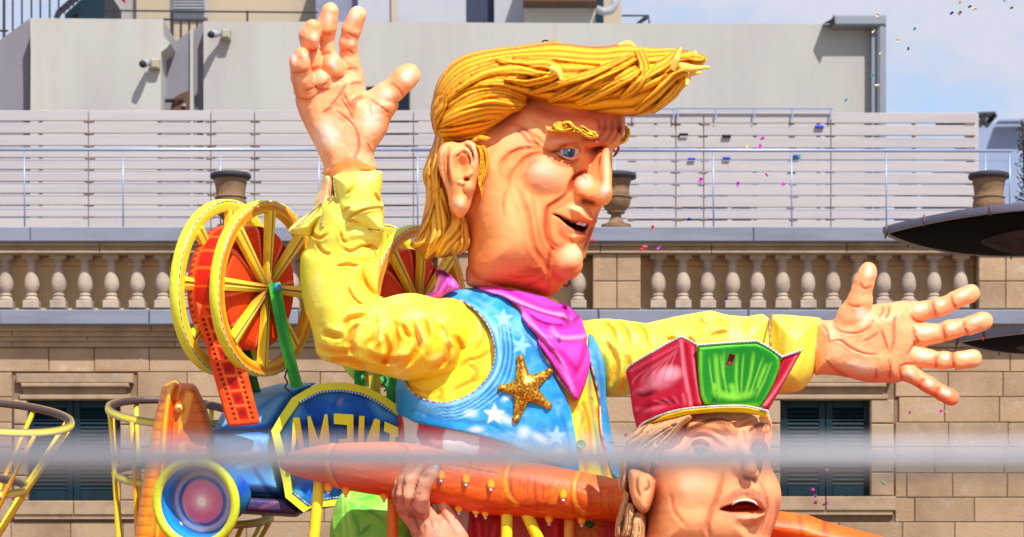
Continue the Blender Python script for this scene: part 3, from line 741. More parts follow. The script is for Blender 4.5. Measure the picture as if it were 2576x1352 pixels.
mb = MB(); mb.tube([at(265, 27, 33.5), at(800, 32, 33.5)], 0.012, 6); mb.build('rail', M_dark, rr_)
for u in (287, 622): 
    mb = MB(); bx(mb, u-2.5, u+2.5, 27, 70, 33.5, 0.02); mb.build('post', M_dark, rr_)
mb = MB(); bx(mb, 428, 436, 28, 104, 33.4, 0.05); mb.build('post', M_dark, rr_)
mb = MB(); mb.tube([at(411, 49, 33.4), at(512, 53, 33.4)], 0.014, 6); mb.build('rail', M_dark, rr_)
for u in (455, 476, 496): mb = MB(); mb.tube([at(u, 50, 33.4), at(u, 130, 33.4)], 0.016, 6); mb.build('baluster_bar', M_dark, rr_)
# mauve block, pale block, brown eave
pb = thing('penthouse_block', 'pale grey flat roofed block above the raised fingers with a dark blue recess', 'building', at(1050, 700, 36))
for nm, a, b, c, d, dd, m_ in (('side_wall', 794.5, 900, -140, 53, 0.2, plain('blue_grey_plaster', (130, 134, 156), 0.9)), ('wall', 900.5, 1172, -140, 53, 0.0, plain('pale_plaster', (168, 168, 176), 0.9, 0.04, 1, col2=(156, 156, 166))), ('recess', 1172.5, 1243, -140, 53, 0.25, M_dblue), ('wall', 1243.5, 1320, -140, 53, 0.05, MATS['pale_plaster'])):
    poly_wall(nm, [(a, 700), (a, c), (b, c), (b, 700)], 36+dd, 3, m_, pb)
for u in (985,): poly_wall('corner_strip', [(u, 60), (u-4, -140), (u+8, -140), (u+12, 60)], 35.95, 0.04, M_beige, pb)
eb = thing('eaved_house', 'beige house end with a brown eave and curved white duct above the hair', 'house', at(1440, 700, 35))
poly_wall('wall', [(1320.5, 700), (1320.5, -140), (1498, -140), (1498, 700)], 35, 3, plain('warm_grey_plaster', (178, 172, 164), 0.9, 0.04, 1), eb)
mb = MB(); bx(mb, 1316, 1500, -12, 3, 34.6, 0.39); mb.build('eave', M_brown, eb)
poly_wall('opening', [(1498.5, 700), (1498.5, -140), (1518, -140), (1518, 700)], 35.3, 3, M_teal, eb)
poly_wall('wall', [(1518.5, 700), (1518.5, -140), (1563, -140), (1563, 700)], 35.5, 3, M_beige, eb)
mb = MB(); mb.tube([at(1500, 24, 34.9), at(1520, 30, 34.9), at(1538, 26, 34.9), at(1547, 12, 34.9), at(1548, -20, 34.9)], 0.055, 12); mb.build('duct', M_duct, eb, smooth=True)
af = thing('roof_frame', 'thin folded metal frame on the roof edge left of the sky', 'frame', at(1600, 58, 33))
mb = MB(); mb.tube([at(1564, 40, 33), at(1632, 40, 33), at(1633, 60, 33)], 0.012, 6); mb.tube([at(1602, 60, 33), at(1626, 41, 33)], 0.014, 6); mb.tube([at(1608, 60, 33), at(1632, 44, 33)], 0.014, 6); mb.build('frame_bars', M_dark, af)
# green roofed stair house and railings at the far left
gh = thing('green_canopy', 'dark green sloping canopy at the top left behind the white block', 'canopy', at(220, 60, 34.5))
poly_wall('canopy_panel', [(163, 60), (163, 36), (202, 0), (232, -40), (262.5, -40), (262.5, 60)], 34.5, 1.5, M_teal, gh)
for k in range(5):
    mb = MB(); mb.tube([at(146+k*11, 42-k*9.5, 34.3), at(157+k*11, 22-k*9, 34.3)], 0.03, 6); mb.build('edge_bracket', M_dark, gh)
mb = MB(); mb.tube([at(140, 46, 34.3), at(146, 30, 34.3), at(205, -22, 34.3)], 0.03, 6); mb.build('edge_rail', M_dark, gh)
ir = thing('iron_fence', 'row of thin dark upright bars against the sky at the top left corner', 'fence', at(80, 100, 33))
for i, u in enumerate((-38, -15, 9.5, 31.5, 54.5, 78.5, 101, 124.5, 147)):
    mb = MB(); w_ = 3.2 if u == 9.5 else 1.9; x, y, z = at(u, 120, 33); z1 = at(u, -60, 33)[2]; mb.box(x-w_*0.005, x+w_*0.005, 33, 33.03, z, z1); mb.build('bar', M_dark, ir)
mb = MB(); mb.tube([at(-60, 78, 33.05), at(20, 78, 33.05)], 0.015, 6); mb.build('rail', M_dark, ir)
# far right
fb = thing('blue_grey_building', 'distant blue grey building behind the right end of the fence', 'building', at(2530, 700, 44))
poly_wall('wall', [(2457, 900), (2457, 312), (2620, 304), (2900, 300), (2900, 900)], 44, 6, M_blue, fb)
poly_wall('roof_edge', [(2510, 305), (2515, 300), (2900, 292), (2900, 304)], 43.7, 0.25, M_blue, fb)
mb = MB()
for (a, b, c, d) in ((2462, 318, 2478, 290), (2478, 318, 2500, 290), (2460, 290, 2504, 288), (2484, 310, 2504, 288)): mb.tube([at(a, b, 43.5), at(c, d, 43.5)], 0.05, 6)
mb.build('roof_brackets', M_dark, fb)
bush = thing('terrace_plant', 'dark green twiggy plant at the right edge above the black dish', 'plant', at(2580, 580, 30))
mb = MB(); mb.tube([at(2585, 600, 30), at(2578, 420, 30), at(2570, 300, 30)], [0.03, 0.02, 0.008], 6)
rp = random.Random(5)
for k in range(16):
    v = 330+k*14; mb.tube([at(2577, v+14, 30), at(2577+rp.uniform(-22, 26), v-16, 30+rp.uniform(-.2, .2))], [0.008, 0.003], 4)
mb.build('stem', M_brown, bush)
mb = MB()
for k in range(420):
    v = rp.uniform(300, 560); u = 2580+rp.gauss(0, 11); a = rp.uniform(0, 6.28); s_ = rp.uniform(3, 6)
    p = [at(u, v, 30), at(u+s_*math.cos(a), v+s_*math.sin(a), 30+rp.uniform(-.1, .1)), at(u+s_*1.6*math.cos(a+.5), v+s_*1.6*math.sin(a+.5), 30), at(u+s_*math.cos(a+1), v+s_*math.sin(a+1), 30+rp.uniform(-.1, .1))]
    mb.add(p, [(0, 1, 2, 3)])
mb.build('foliage', M_leaf, bush)

# ------------------------------------------------------------------ black dishes on their stand
def warp(o, c):      # the dishes are pointed ovals in plan, not circles
    for v in o.data.vertices:
        x = v.co.x+o.location.x; y = v.co.y+o.location.y; r = math.hypot(x, y)
        if r > 1e-4: v.co.y = y*(abs(y)/r)**0.8-o.location.y
def dish(cu, cv, a, depth, label):
    d = 23.0; s_ = FW*d/PX; c = Vector(at(cu, cv, d)); t = thing('black_dish', label, 'dish', tuple(c), 'black dishes at the right edge')
    mb = MB(); mb.lathe(c, [((a-16)*s_, 0), ((a-8)*s_, -6*s_), (a*s_, -5*s_), ((a+2)*s_, 4*s_), (a*s_, 13*s_), ((a-10)*s_, 13*s_), ((a-16)*s_, 8*s_)], 72, close=True); mb.build('rim', plain('dish_rim', (104, 104, 124), 0.35, 0.1, 4, spec=0.6), t, angle=50)
    pr = [((a-10)*s_*math.cos(x), -depth*s_*math.sin(x)) for x in np.linspace(0, math.pi/2*0.98, 12)]
    mb = MB(); mb.lathe(c, pr, 72); mb.build('bowl', plain('dish_black', (14, 10, 17), 0.9, 0.2, 3, spec=0.05), t, smooth=True)
    cl = None
    for k in range(14):
        an = math.pi*2*k/14+0.2; p = c+Vector((math.cos(an)*(a+2)*s_, math.sin(an)*(a+2)*s_, 0))
        mb = MB(); mb.tube([p+Vector((0, 0, 18*s_)), p, p+Vector((0, 0, -12*s_))], [1.6*s_, 3.4*s_, 1.8*s_], 8); mb.build('clip', plain('clip_brown', (96, 76, 72), 0.4), t, smooth=True)
    for o in t.children: warp(o, c)
    return t, c, s_
t1, c1_, s1_ = dish(2610, 584, 388, 22, 'large shallow black dish with a grey cloth belly, upper one at the right edge')
# sagging cloth below the bowl
def belly(t, c, s_, a, dep, off):
    g = []; m = 40
    V = []; 
    for i in range(14):
        r = a*(i/13)
        for k in range(m):
            an = 2*math.pi*k/m; z = -dep*(1-(r/a)**2)**0.7*(1+0.16*math.sin(an*3+1)*(r/a)) - 4
            V.append((c[0]+(r*math.cos(an)+off)*s_, c[1]+r*math.sin(an)*s_, c[2]+z*s_))
    F = np.array([(i*m+k, i*m+(k+1) % m, (i+1)*m+(k+1) % m, (i+1)*m+k) for i in range(13) for k in range(m)])
    ob = mkmesh('cloth_belly', np.array(V), F, plain('grey_cloth', (84, 74, 76), 0.9, 0.1, 4, col2=(56, 48, 52), spec=.05), t); warp(ob, c)
belly(t1, c1_, s1_, 235, 46, 60)
t2_, c2_, s2_ = dish(2665, 858, 262, 18, 'shallow black dish with red streamer, lower of the two at the right edge')
belly(t2_, c2_, s2_, 160, 38, 30)
pole = thing('dish_stand', 'dark upright pole carrying the two black dishes just beyond the right edge', 'stand', at(2700, 1700, 23.0)[:2]+(0,))
mb = MB(); px_, py_, _ = at(2720, 0, 23.0); mb.tube([(px_, py_, 0), (px_, py_, at(0, 560, 23.0)[2])], 0.05, 12); mb.build('pole', M_dark, pole, smooth=True)
mb = MB(); mb.lathe((px_, py_, 0), [(0.5, 0.005), (0.5, 0.04), (0.06, 0.06)], 24); mb.build('base', M_dark, pole)

# ------------------------------------------------------------------ the street barrier close to the camera
BQ = 2.7
bar = thing('crowd_barrier', 'galvanised steel barrier rail crossing the whole lower picture, blurred close to the camera', 'barrier', (0, BQ, 0))
bz = at(0, 1151, BQ)[2]
mb = MB(); mb.tube([(-6, BQ, bz-.004), (0, BQ, bz), (6, BQ, bz+.003)], 0.0168, 16); mb.build('top_rail', M_galv, bar, smooth=True)
for x in (-5.4, -3.3, -1.2, 1.2, 3.3, 5.4):
    mb = MB(); mb.tube([(x, BQ, 0), (x, BQ, bz-0.017)], 0.016, 12); mb.build('barrier_post', M_galv, bar, smooth=True)
for z_ in (0.35, bz*.5): mb = MB(); mb.tube([(-6, BQ, z_), (6, BQ, z_)], 0.014, 12); mb.build('lower_rail', M_galv, bar, smooth=True)
# ================================================================== giant blond figure
PT = paint(); PTs = paint('float_paint_smooth', 0.62, 0.2, 16, 0.2)
PTf = paint('face_paint', 0.75, 0.2, 14, 0.15)
fig = thing('giant_figure', 'giant papier-mache figure with swept golden hair, yellow sleeves and starry blue waistcoat, arms spread', 'figure', W([(1300, 1500, 0)])[0])
GR = (205, 82, 45)        # airbrushed crease colour
# ---- head
cv = Canvas(1060, 1620, 210, 760, 1.6, (255, 160, 94))
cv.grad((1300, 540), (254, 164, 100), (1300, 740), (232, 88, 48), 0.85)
cv.grad((1530, 300), (205, 92, 72), (1440, 340), (250, 178, 128), 0.0)
z = 'c8'
B = lambda *a, **k: cv.blob(*a, z=z, **k)
S_ = lambda p, r, h=0, col=None, a=0.6, **k: cv.st(p, r, h, col, a, z=z, **k)
K = lambda p, r=12, d=10, a=0.75, col=(212, 78, 30): cv.crease(p, r, d*.85, col, min(a*1.15, .95), z=z)
cv.mottle(90, 0.45, (255, 190, 128), 4); cv.mottle(44, 0.35, (242, 124, 72), 8, th=0.03)
# forehead shade painted darker, lit part painted paler; brow ridge
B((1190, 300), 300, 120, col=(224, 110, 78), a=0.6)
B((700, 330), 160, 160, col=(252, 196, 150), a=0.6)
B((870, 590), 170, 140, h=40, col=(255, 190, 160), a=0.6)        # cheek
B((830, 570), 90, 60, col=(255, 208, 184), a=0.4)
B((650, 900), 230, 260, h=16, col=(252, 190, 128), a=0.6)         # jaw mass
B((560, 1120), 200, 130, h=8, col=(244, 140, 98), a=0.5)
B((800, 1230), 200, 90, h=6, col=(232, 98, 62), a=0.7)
# brow overhang and eye socket
S_([(870, 400), (960, 395), (1060, 420), (1140, 400), (1220, 400), (1290, 420)], 46, 12, (214, 98, 64), 0.6)
S_([(860, 470), (960, 500), (1060, 500), (1110, 470)], 60, -12)
S_([(1090, 440), (1150, 450), (1240, 435)], 42, -10, (186, 66, 44), 0.75)
B((960, 395), 130, 26, h=8, col=(252, 180, 150), a=0.75, rot=-6)    # fold above the lid
K([(850, 440), (900, 462), (935, 452), (980, 425), (1040, 405)], 13, 9, 0.9, (180, 60, 30))
K([(905, 480), (935, 510), (985, 528), (1040, 520), (1075, 495)], 9, 6, 0.8)
K([(880, 480), (930, 530), (1000, 548), (1060, 530)], 8, 5, 0.6)
# crow's feet and temple
for p, a_ in (([(880, 455), (800, 440), (700, 450), (620, 500), (570, 560)], .8), ([(860, 470), (760, 500), (690, 560), (650, 620), (640, 700)], .7),
          ([(850, 445), (800, 400), (770, 350), (700, 300), (640, 290)], .7), ([(840, 430), (760, 400), (720, 350), (680, 330)], .6), ([(900, 470), (820, 470), (740, 500), (700, 540)], .6),
          ([(860, 420), (820, 380), (790, 360)], .5), ([(640, 500), (600, 540), (580, 600)], .4), ([(740, 440), (660, 470), (600, 530)], .45), ([(820, 510), (760, 560), (730, 640)], .5)):
    K(p, 13, 6, a_*.6)
S_([(780, 350), (740, 330), (700, 340)], 20, 0, (176, 82, 58), 0.55)
# frown lines between the brows
for p in ([(1220, 240), (1225, 300), (1200, 360), (1140, 400)], [(1260, 240), (1270, 310), (1240, 380), (1190, 420)], [(1300, 240), (1310, 310), (1290, 370), (1250, 420)], [(1170, 250), (1190, 290), (1190, 340)]):
    K(p, 13, 10, 0.6, (166, 60, 48))
K([(1080, 380), (1140, 385), (1200, 395)], 12, 8, 0.6, (170, 60, 42))
# cheek folds beside mouth
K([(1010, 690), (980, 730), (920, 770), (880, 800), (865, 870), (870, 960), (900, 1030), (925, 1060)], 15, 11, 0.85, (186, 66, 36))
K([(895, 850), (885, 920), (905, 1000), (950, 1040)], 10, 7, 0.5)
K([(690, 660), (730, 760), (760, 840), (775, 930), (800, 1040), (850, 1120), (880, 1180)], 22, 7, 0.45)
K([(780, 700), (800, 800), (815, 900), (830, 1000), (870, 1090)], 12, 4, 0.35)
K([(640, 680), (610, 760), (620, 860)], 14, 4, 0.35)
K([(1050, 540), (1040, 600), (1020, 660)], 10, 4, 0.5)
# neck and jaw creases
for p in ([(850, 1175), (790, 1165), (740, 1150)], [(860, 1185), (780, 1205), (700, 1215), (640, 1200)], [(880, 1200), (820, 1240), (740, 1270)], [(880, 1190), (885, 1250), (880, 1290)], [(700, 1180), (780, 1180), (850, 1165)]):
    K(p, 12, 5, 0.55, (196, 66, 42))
B((1010, 1170), 90, 60, col=(228, 92, 60), a=0.7)
# far cheek edge seen beyond the mouth
S_([(1195, 800), (1150, 920), (1110, 1060)], 30, 0, (206, 98, 74), 0.9)
K([(1150, 900), (1120, 980), (1095, 1060)], 10, 6, 0.9, (140, 50, 36))
# shade behind the ear and under the hair, painted darker
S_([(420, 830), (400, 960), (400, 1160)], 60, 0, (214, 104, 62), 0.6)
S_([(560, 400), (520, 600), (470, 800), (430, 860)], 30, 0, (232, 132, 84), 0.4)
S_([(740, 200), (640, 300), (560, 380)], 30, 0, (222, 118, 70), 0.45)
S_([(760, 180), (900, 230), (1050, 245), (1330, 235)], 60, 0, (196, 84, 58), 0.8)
cv.H = cv.H + vnoise(cv.U, cv.V, 14, 3)*1.2
sd = Solid(1070, 1615, 205, 762, -250, 262, 3.6)
head_o = Z(z, [(560, 260), (760, 110), (1000, 90), (1290, 150), (1338, 232), (1346, 300), (1330, 380), (1290, 440), (1235, 470), (1225, 560), (1230, 700), (1205, 790), (1180, 850), (1165, 905), (1140, 975), (1108, 1085), (1085, 1120),
        (1078, 1160), (1050, 1200), (1000, 1235), (950, 1290), (890, 1330), (800, 1315), (700, 1287), (600, 1272), (500, 1268), (455, 1235), (418, 1185), (403, 1140), (402, 1080), (395, 1000), (360, 900), (300, 700), (260, 500), (300, 380)])
tilt = lambda U, V: np.clip((U-1420)/150, 0, 1)**1.5*-70
sd.add(sd.pil(head_o, tilt, 168, 130, 3), 1)
u_ = lambda p: Z(z, [p])[0]
def cone_z(a, b, ra, rb, wa, wb, k, fw=1.0, zz='c8'):
    A = Z(zz, [a])[0]; Bp = Z(zz, [b])[0]; sd.add(sd.cone((A[0], A[1], wa), (Bp[0], Bp[1], wb), ra*ZS(zz), rb*ZS(zz), fw), k)
# brow shelf
cone_z((890, 372), (1120, 372), 46, 60, 126, 116, 16); cone_z((1120, 378), (1270, 375), 58, 52, 116, 84, 14)
# nose: bridge, wing, tip, as traced solids
sd.add(sd.pil(Z(z, [(1180, 440), (1240, 432), (1266, 450), (1268, 560), (1266, 690), (1266, 730), (1245, 772), (1205, 786), (1165, 775), (1120, 760), (1080, 745), (1060, 700), (1090, 600), (1140, 520)]), 74, 88, 74, 3), 10)
cone_z((1082, 655), (1090, 692), 70, 64, 138, 138, 4, 0.9)
cone_z((1090, 690), (1205, 712), 56, 56, 134, 140, 10, 0.9)
cone_z((1212, 700), (1205, 722), 58, 60, 130, 134, 10, 0.9)
cone_z((1225, 460), (1232, 690), 26, 34, 140, 152, 12)
# upper lip
sd.add(sd.pil(Z(z, [(1000, 715), (1060, 740), (1110, 765), (1130, 800), (1150, 835), (1176, 868), (1170, 888), (1120, 900), (1070, 892), (1000, 868), (940, 838), (900, 828), (880, 812), (910, 785)]), 80, 82, 50, 3), 5)
# lower lip
sd.add(sd.pil(Z(z, [(896, 836), (935, 850), (985, 905), (1030, 930), (1080, 945), (1126, 962), (1118, 978), (1080, 985), (1060, 1005), (1020, 1012), (960, 985), (920, 940), (890, 880)]), 66, 84, 46, 3), 6)
# chin
cone_z((985, 1105), (990, 1130), 108, 102, 106, 98, 5, 0.95)
# cheek bag by the mouth
cone_z((870, 900), (905, 1040), 30, 34, 128, 122, 14)
# ear
sd.add(sd.pil(Z(z, [(225, 470), (250, 420), (300, 400), (350, 408), (400, 395), (440, 400), (465, 440), (480, 520), (478, 600), (450, 690), (430, 740), (412, 800), (370, 855), (330, 850), (292, 800), (285, 720), (265, 640), (235, 560)]), 190, 52, 34, 3), 6)
# mouth opening and nostril
mouth = Z(z, [(905, 832), (940, 838), (1000, 868), (1070, 892), (1130, 898), (1120, 925), (1100, 950), (1050, 934), (1000, 905), (950, 858)])
sd.cut(sd.pil(mouth, 170, 120, 16, 2), 4)
A = u_((1085, 745)); Bq = u_((1150, 765)); sd.cut(sd.cone((A[0], A[1]+2, 176), (Bq[0], Bq[1]+2, 176), 9, 8, 3.5), 4)
# eye socket
A = u_((1000, 472)); sd.cut(sd.ell((A[0], A[1], 190), (34, 18, 56)), 8)
# ear relief and paint
EB = lambda p, r, h=0, col=None, a=.6: cv.st(p, r, h*3.2, col, a, z='e3')
EB([(620, 200), (700, 230), (745, 330), (750, 450), (735, 560)], 36, 9, (252, 200, 170), .6)
EB([(420, 215), (340, 300), (315, 430), (340, 600), (400, 760), (430, 900)], 46, 9, (252, 196, 160), .6)
EB([(590, 270), (500, 290), (450, 400), (455, 560), (480, 700)], 28, 7, (252, 192, 150), .6)
EB([(590, 270), (660, 310), (700, 400), (700, 500)], 26, 8, (252, 192, 150), .6)
EB([(420, 250), (410, 450), (430, 620), (460, 740)], 24, -9, (196, 84, 50), .85)
EB([(600, 230), (680, 290), (715, 380), (715, 470)], 18, -12, (130, 46, 26), .9)
EB([(640, 350), (680, 420), (670, 500)], 22, -7, (180, 80, 45), .8)
EB([(500, 400), (580, 330), (640, 350)], 24, -7, (170, 76, 45), .85)
cv.blob((570, 480), 100, 150, h=-55, col=(226, 130, 80), a=0.6, z='e3')
cv.blob((640, 650), 50, 28, h=-50, col=(120, 40, 22), a=0.95, z='e3')
EB([(610, 620), (660, 600), (720, 560)], 30, 8, (240, 160, 120), .4)
EB([(520, 680), (570, 690), (600, 720)], 30, 6, (246, 190, 160), .5)
cv.blob((680, 750), 75, 80, h=22, col=(246, 170, 125), a=.5, z='e3')
EB([(605, 700), (595, 780), (620, 830)], 18, -7, (190, 90, 60), .8)
cv.blob((550, 950), 130, 130, h=26, col=(255, 200, 166), a=0.7, z='e3')
EB([(300, 480), (330, 620), (400, 780), (425, 960), (530, 1110), (600, 1130)], 16, 0, (170, 66, 38), .8)
EB([(600, 820), (660, 860), (640, 1000)], 34, -4, (236, 120, 72), .5)
EB([(760, 620), (800, 760), (740, 830), (690, 1000)], 50, 0, (222, 110, 66), .7)
# nose paint
B((1100, 640), 60, 60, col=(255, 214, 196), a=0.8); B((1225, 690), 40, 60, col=(255, 216, 200), a=0.8)
S_([(1232, 450), (1236, 600), (1230, 680)], 28, 0, (255, 206, 170), 0.7)
S_([(1185, 470), (1188, 560), (1180, 680)], 16, 0, (238, 140, 90), 0.5)
S_([(1040, 690), (1100, 740), (1170, 775), (1220, 784)], 30, 0, (224, 98, 56), 0.7)
S_([(1075, 745), (1120, 760), (1170, 775)], 26, -3, (120, 34, 22), 0.85)
S_([(1015, 700), (1030, 640), (1070, 595), (1120, 575)], 16, -5, (196, 78, 42), 0.8)
K([(1120, 572), (1080, 588), (1035, 622), (1010, 680), (1012, 715)], 14, 16, 0.95, (176, 56, 26))
K([(1060, 600), (1095, 610), (1120, 640)], 10, 4, 0.5)
# lips and chin paint
S_([(930, 842), (1000, 868), (1080, 888), (1160, 880)], 28, 0, (222, 88, 60), 0.75)
S_([(940, 836), (1010, 872), (1090, 890), (1170, 878)], 15, 0, (206, 62, 48), 0.7)
S_([(930, 872), (1000, 922), (1080, 948), (1120, 962)], 14, 0, (216, 84, 66), 0.6)
S_([(1100, 790), (1120, 850), (1140, 845), (1120, 790)], 12, -4, (222, 110, 70), 0.6)
B((1040, 800), 80, 45, col=(253, 200, 150), a=0.6); B((1110, 870), 60, 20, col=(236, 120, 96), a=0.7, rot=8)
S_([(930, 880), (1000, 930), (1080, 956), (1120, 966)], 22, 3, (240, 130, 96), 0.8)
S_([(940, 930), (990, 980), (1050, 1010)], 26, -4, (214, 92, 50), 0.8)
S_([(1050, 1010), (1100, 990), (1120, 975)], 24, 0, (206, 84, 48), 0.7)
B((1010, 1080), 90, 80, col=(254, 196, 156), a=0.6); B((1045, 1060), 50, 50, col=(255, 206, 178), a=0.4)
S_([(880, 1150), (930, 1210), (1000, 1235), (1060, 1200)], 44, 0, (226, 92, 60), 0.8)
S_([(905, 1030), (890, 1090), (880, 1150), (890, 1210)], 20, -7, (190, 70, 44), 0.8)
cv.fill(mouth, (96, 22, 18), a=1.0, soft=3)
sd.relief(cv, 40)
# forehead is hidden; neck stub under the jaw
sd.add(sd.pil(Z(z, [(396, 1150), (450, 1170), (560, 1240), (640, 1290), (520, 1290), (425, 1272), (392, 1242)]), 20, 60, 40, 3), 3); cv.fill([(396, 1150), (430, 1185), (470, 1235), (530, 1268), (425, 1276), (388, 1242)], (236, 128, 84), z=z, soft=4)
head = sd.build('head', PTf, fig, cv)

# ---- eye, lashes, teeth, brows
ec = Canvas(1395, 1462, 355, 408, 0.5, (236, 232, 236))
for (cx, cy), r_, col in (((1432, 382.5), 15.5, (12, 60, 130)), ((1432, 382.5), 13.6, (40, 140, 215)), ((1436, 384.5), 8.6, (6, 8, 14))):
    ec.fill([(cx+r_*math.cos(t), cy+r_*math.sin(t)) for t in np.linspace(0, 2*math.pi, 28)[:-1]], col, soft=1.2)
for k in range(16):
    t = k*math.pi/8; ec.st([(1433+9*math.cos(t), 383+9*math.sin(t)), (1432+13.5*math.cos(t), 382.5+13.5*math.sin(t))], 1.2, 0, (120, 200, 240) if 6 < k < 13 else (16, 80, 160), 0.6, taper=False)
ec.fill([(1431.5+2.4*math.cos(t), 378.5+2.6*math.sin(t)) for t in np.linspace(0, 6.28, 12)[:-1]], (255, 255, 255), soft=0.8)
ec.st([(1402, 384), (1416, 371), (1440, 366), (1455, 372)], 4, 0, (70, 30, 30), 0.7, taper=False)
es = Solid(1396, 1460, 356, 408, 110, 190, 1.3)
es.add(es.ell((1431, 382, 118), (33, 24, 40)), 1)
es.clip(Z('e2', [(240, 525), (290, 490), (340, 462), (400, 448), (450, 448), (505, 466), (528, 500), (525, 560), (500, 590), (445, 608), (380, 598), (300, 565)]), 1.5)
es.build('eye', paint('gloss_eye', 0.08, 0.0, 20, 0.6, 0.6), fig, ec)
def strip(name, pts, r, w, col, mat=PTs, par=fig, zc=None, **k):
    if zc: r = [x*ZS(zc) for x in r] if hasattr(r, '__len__') else r*ZS(zc); pts = Z(zc, pts)
    P = crv(np.array([tuple(p[:2]) for p in pts], float), 6)
    ws = np.interp(np.linspace(0, 1, len(P)), np.linspace(0, 1, len(w)), w) if hasattr(w, '__len__') else np.full(len(P), float(w))
    return ribbon(name, np.c_[P, ws], r, mat, par, col, **k)
strip('eyelid', [(215, 525), (290, 485), (340, 455), (410, 432), (470, 428), (530, 450), (560, 500), (565, 545)], [4, 14, 16, 16, 12], [150, 160, 160, 150], (214, 128, 60), zc='e2')
strip('eyelid', [(230, 535), (300, 575), (380, 612), (450, 622), (510, 600), (545, 565)], [5, 14, 16, 12], [148, 158, 156, 146], (250, 170, 125), zc='e2')
P_ = []; F_ = []
for k in range(26):
    t = k/25; base = crv(np.array(Z('e2', [(240, 515), (330, 455), (420, 428), (500, 440), (560, 480), (580, 530)])), 10); b = base[int(t*(len(base)-1))]
    an = R(-105+75*t); ln = 6+9*math.sin(math.pi*min(t*1.1, 1)); q = len(P_)
    P_ += [(b[0]-0.7, b[1], 156), (b[0]+0.7, b[1], 156), (b[0]+ln*math.cos(an), b[1]+ln*math.sin(an), 166), (b[0], b[1], 152)]; F_ += [[q, q+1, q+2], [q, q+2, q+3], [q+1, q+3, q+2]]
mkmesh('eyelashes', W(P_), F_, PTs, fig, np.tile(lin((228, 190, 90)), (len(P_), 1)), False)
def tooth(c, w_, h_, wd, rot, par, col=(232, 196, 190)):
    mb = MB(); cs, sn = math.cos(R(rot)), math.sin(R(rot))
    q = [(-w_, -h_), (w_, -h_), (w_*0.95, h_*0.6), (w_*0.6, h_), (-w_*0.6, h_), (-w_*0.95, h_*0.6)]
    pf = [(c[0]+x*cs-y*sn, c[1]+x*sn+y*cs, wd) for x, y in q]; pb = [(a, b, wd-12) for a, b, _ in pf]
    V = W(pf+pb); n = 6; F = [list(range(n)), list(range(2*n-1, n-1, -1))]+[[i, i+n, (i+1) % n+n, (i+1) % n] for i in range(n)]
    return mkmesh('tooth', V, F, paint('gloss_teeth', 0.2, 0.0), par, np.tile(lin(col), (12, 1)), False)
for (x, y, w_, r_) in ((550, 492, 22, 22), (614, 516, 36, 20), (702, 548, 40, 18), (782, 576, 36, 14), (840, 592, 28, 8)):
    c = Z('e4', [(x, y)])[0]; tooth(c, w_*ZS('e4'), 20*ZS('e4'), 118, r_, fig)
# eyebrows
def brow(outline, locks, w0, thick, bb, name='eyebrow'):
    c = Canvas(*bb, 1.2, (232, 150, 40)); c.fill(outline, (236, 160, 40))
    for p, wd in locks: c.lock(p, wd, 2, z='e2', h0=3, h1=7, seed=int(p[0][0]), cols=((255, 226, 80), (255, 196, 50), (206, 120, 34)), edge=3)
    s = Solid(bb[0], bb[1], bb[2], bb[3], w0-50, w0+thick+30, 2.0)
    s.add(s.pil(outline, w0, thick, 12, 3), 1).relief(c, w0); return s.build(name, PTs, fig, c)
brow(Z('e2', [(115, 235), (190, 215), (185, 170), (240, 125), (300, 120), (340, 140), (400, 118), (440, 140), (480, 180), (540, 205), (600, 205), (650, 250), (740, 250), (780, 290), (820, 330), (770, 350), (700, 345), (640, 318), (560, 268), (480, 262), (400, 275), (300, 262), (210, 268), (150, 255)]),
     [([(800, 320), (740, 290), (660, 280), (580, 230)], [16, 24, 16]), ([(830, 300), (810, 210), (760, 150)], [14, 20, 8]), ([(700, 250), (600, 180), (480, 140)], [20, 26, 6]), ([(760, 320), (700, 335), (620, 300), (520, 245), (400, 262)], [12, 26, 24, 22, 4]), ([(560, 240), (480, 200), (420, 135), (330, 135), (380, 180), (320, 215)], [10, 24, 22, 16, 8, 4]),
      ([(200, 160), (230, 210), (330, 245), (450, 215)], [6, 22, 24, 6]), ([(130, 230), (200, 245), (300, 240)], [5, 20, 6]), ([(780, 300), (750, 260), (720, 270)], [16, 16, 8])], 166, 30, (1370, 1515, 295, 355))
brow(Z('e2', [(1165, 180), (1200, 190), (1232, 240), (1228, 320), (1190, 395), (1120, 430), (1040, 455), (1060, 420), (1120, 360), (1160, 300)]),
     [([(1180, 190), (1200, 280), (1150, 360), (1050, 440)], [10, 30, 26, 6]), ([(1215, 220), (1210, 320), (1130, 410)], [10, 22, 8])], 10, 30, (1535, 1600, 305, 380))
strip('eyelashes', [(1010, 500), (1040, 540), (1060, 545), (1010, 600)], 9, [30, 20], (140, 90, 40), zc='e2')
strip('eyelid', [(1080, 450), (1075, 500), (1040, 560), (1005, 600)], [12, 22, 8], [10, 10], (190, 84, 52), zc='e2')

# ---- hair
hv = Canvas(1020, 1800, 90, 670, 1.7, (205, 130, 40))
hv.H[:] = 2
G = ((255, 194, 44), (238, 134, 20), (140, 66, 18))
hv.grad((1060, 300), (196, 116, 34), (1700, 300), (206, 120, 36))
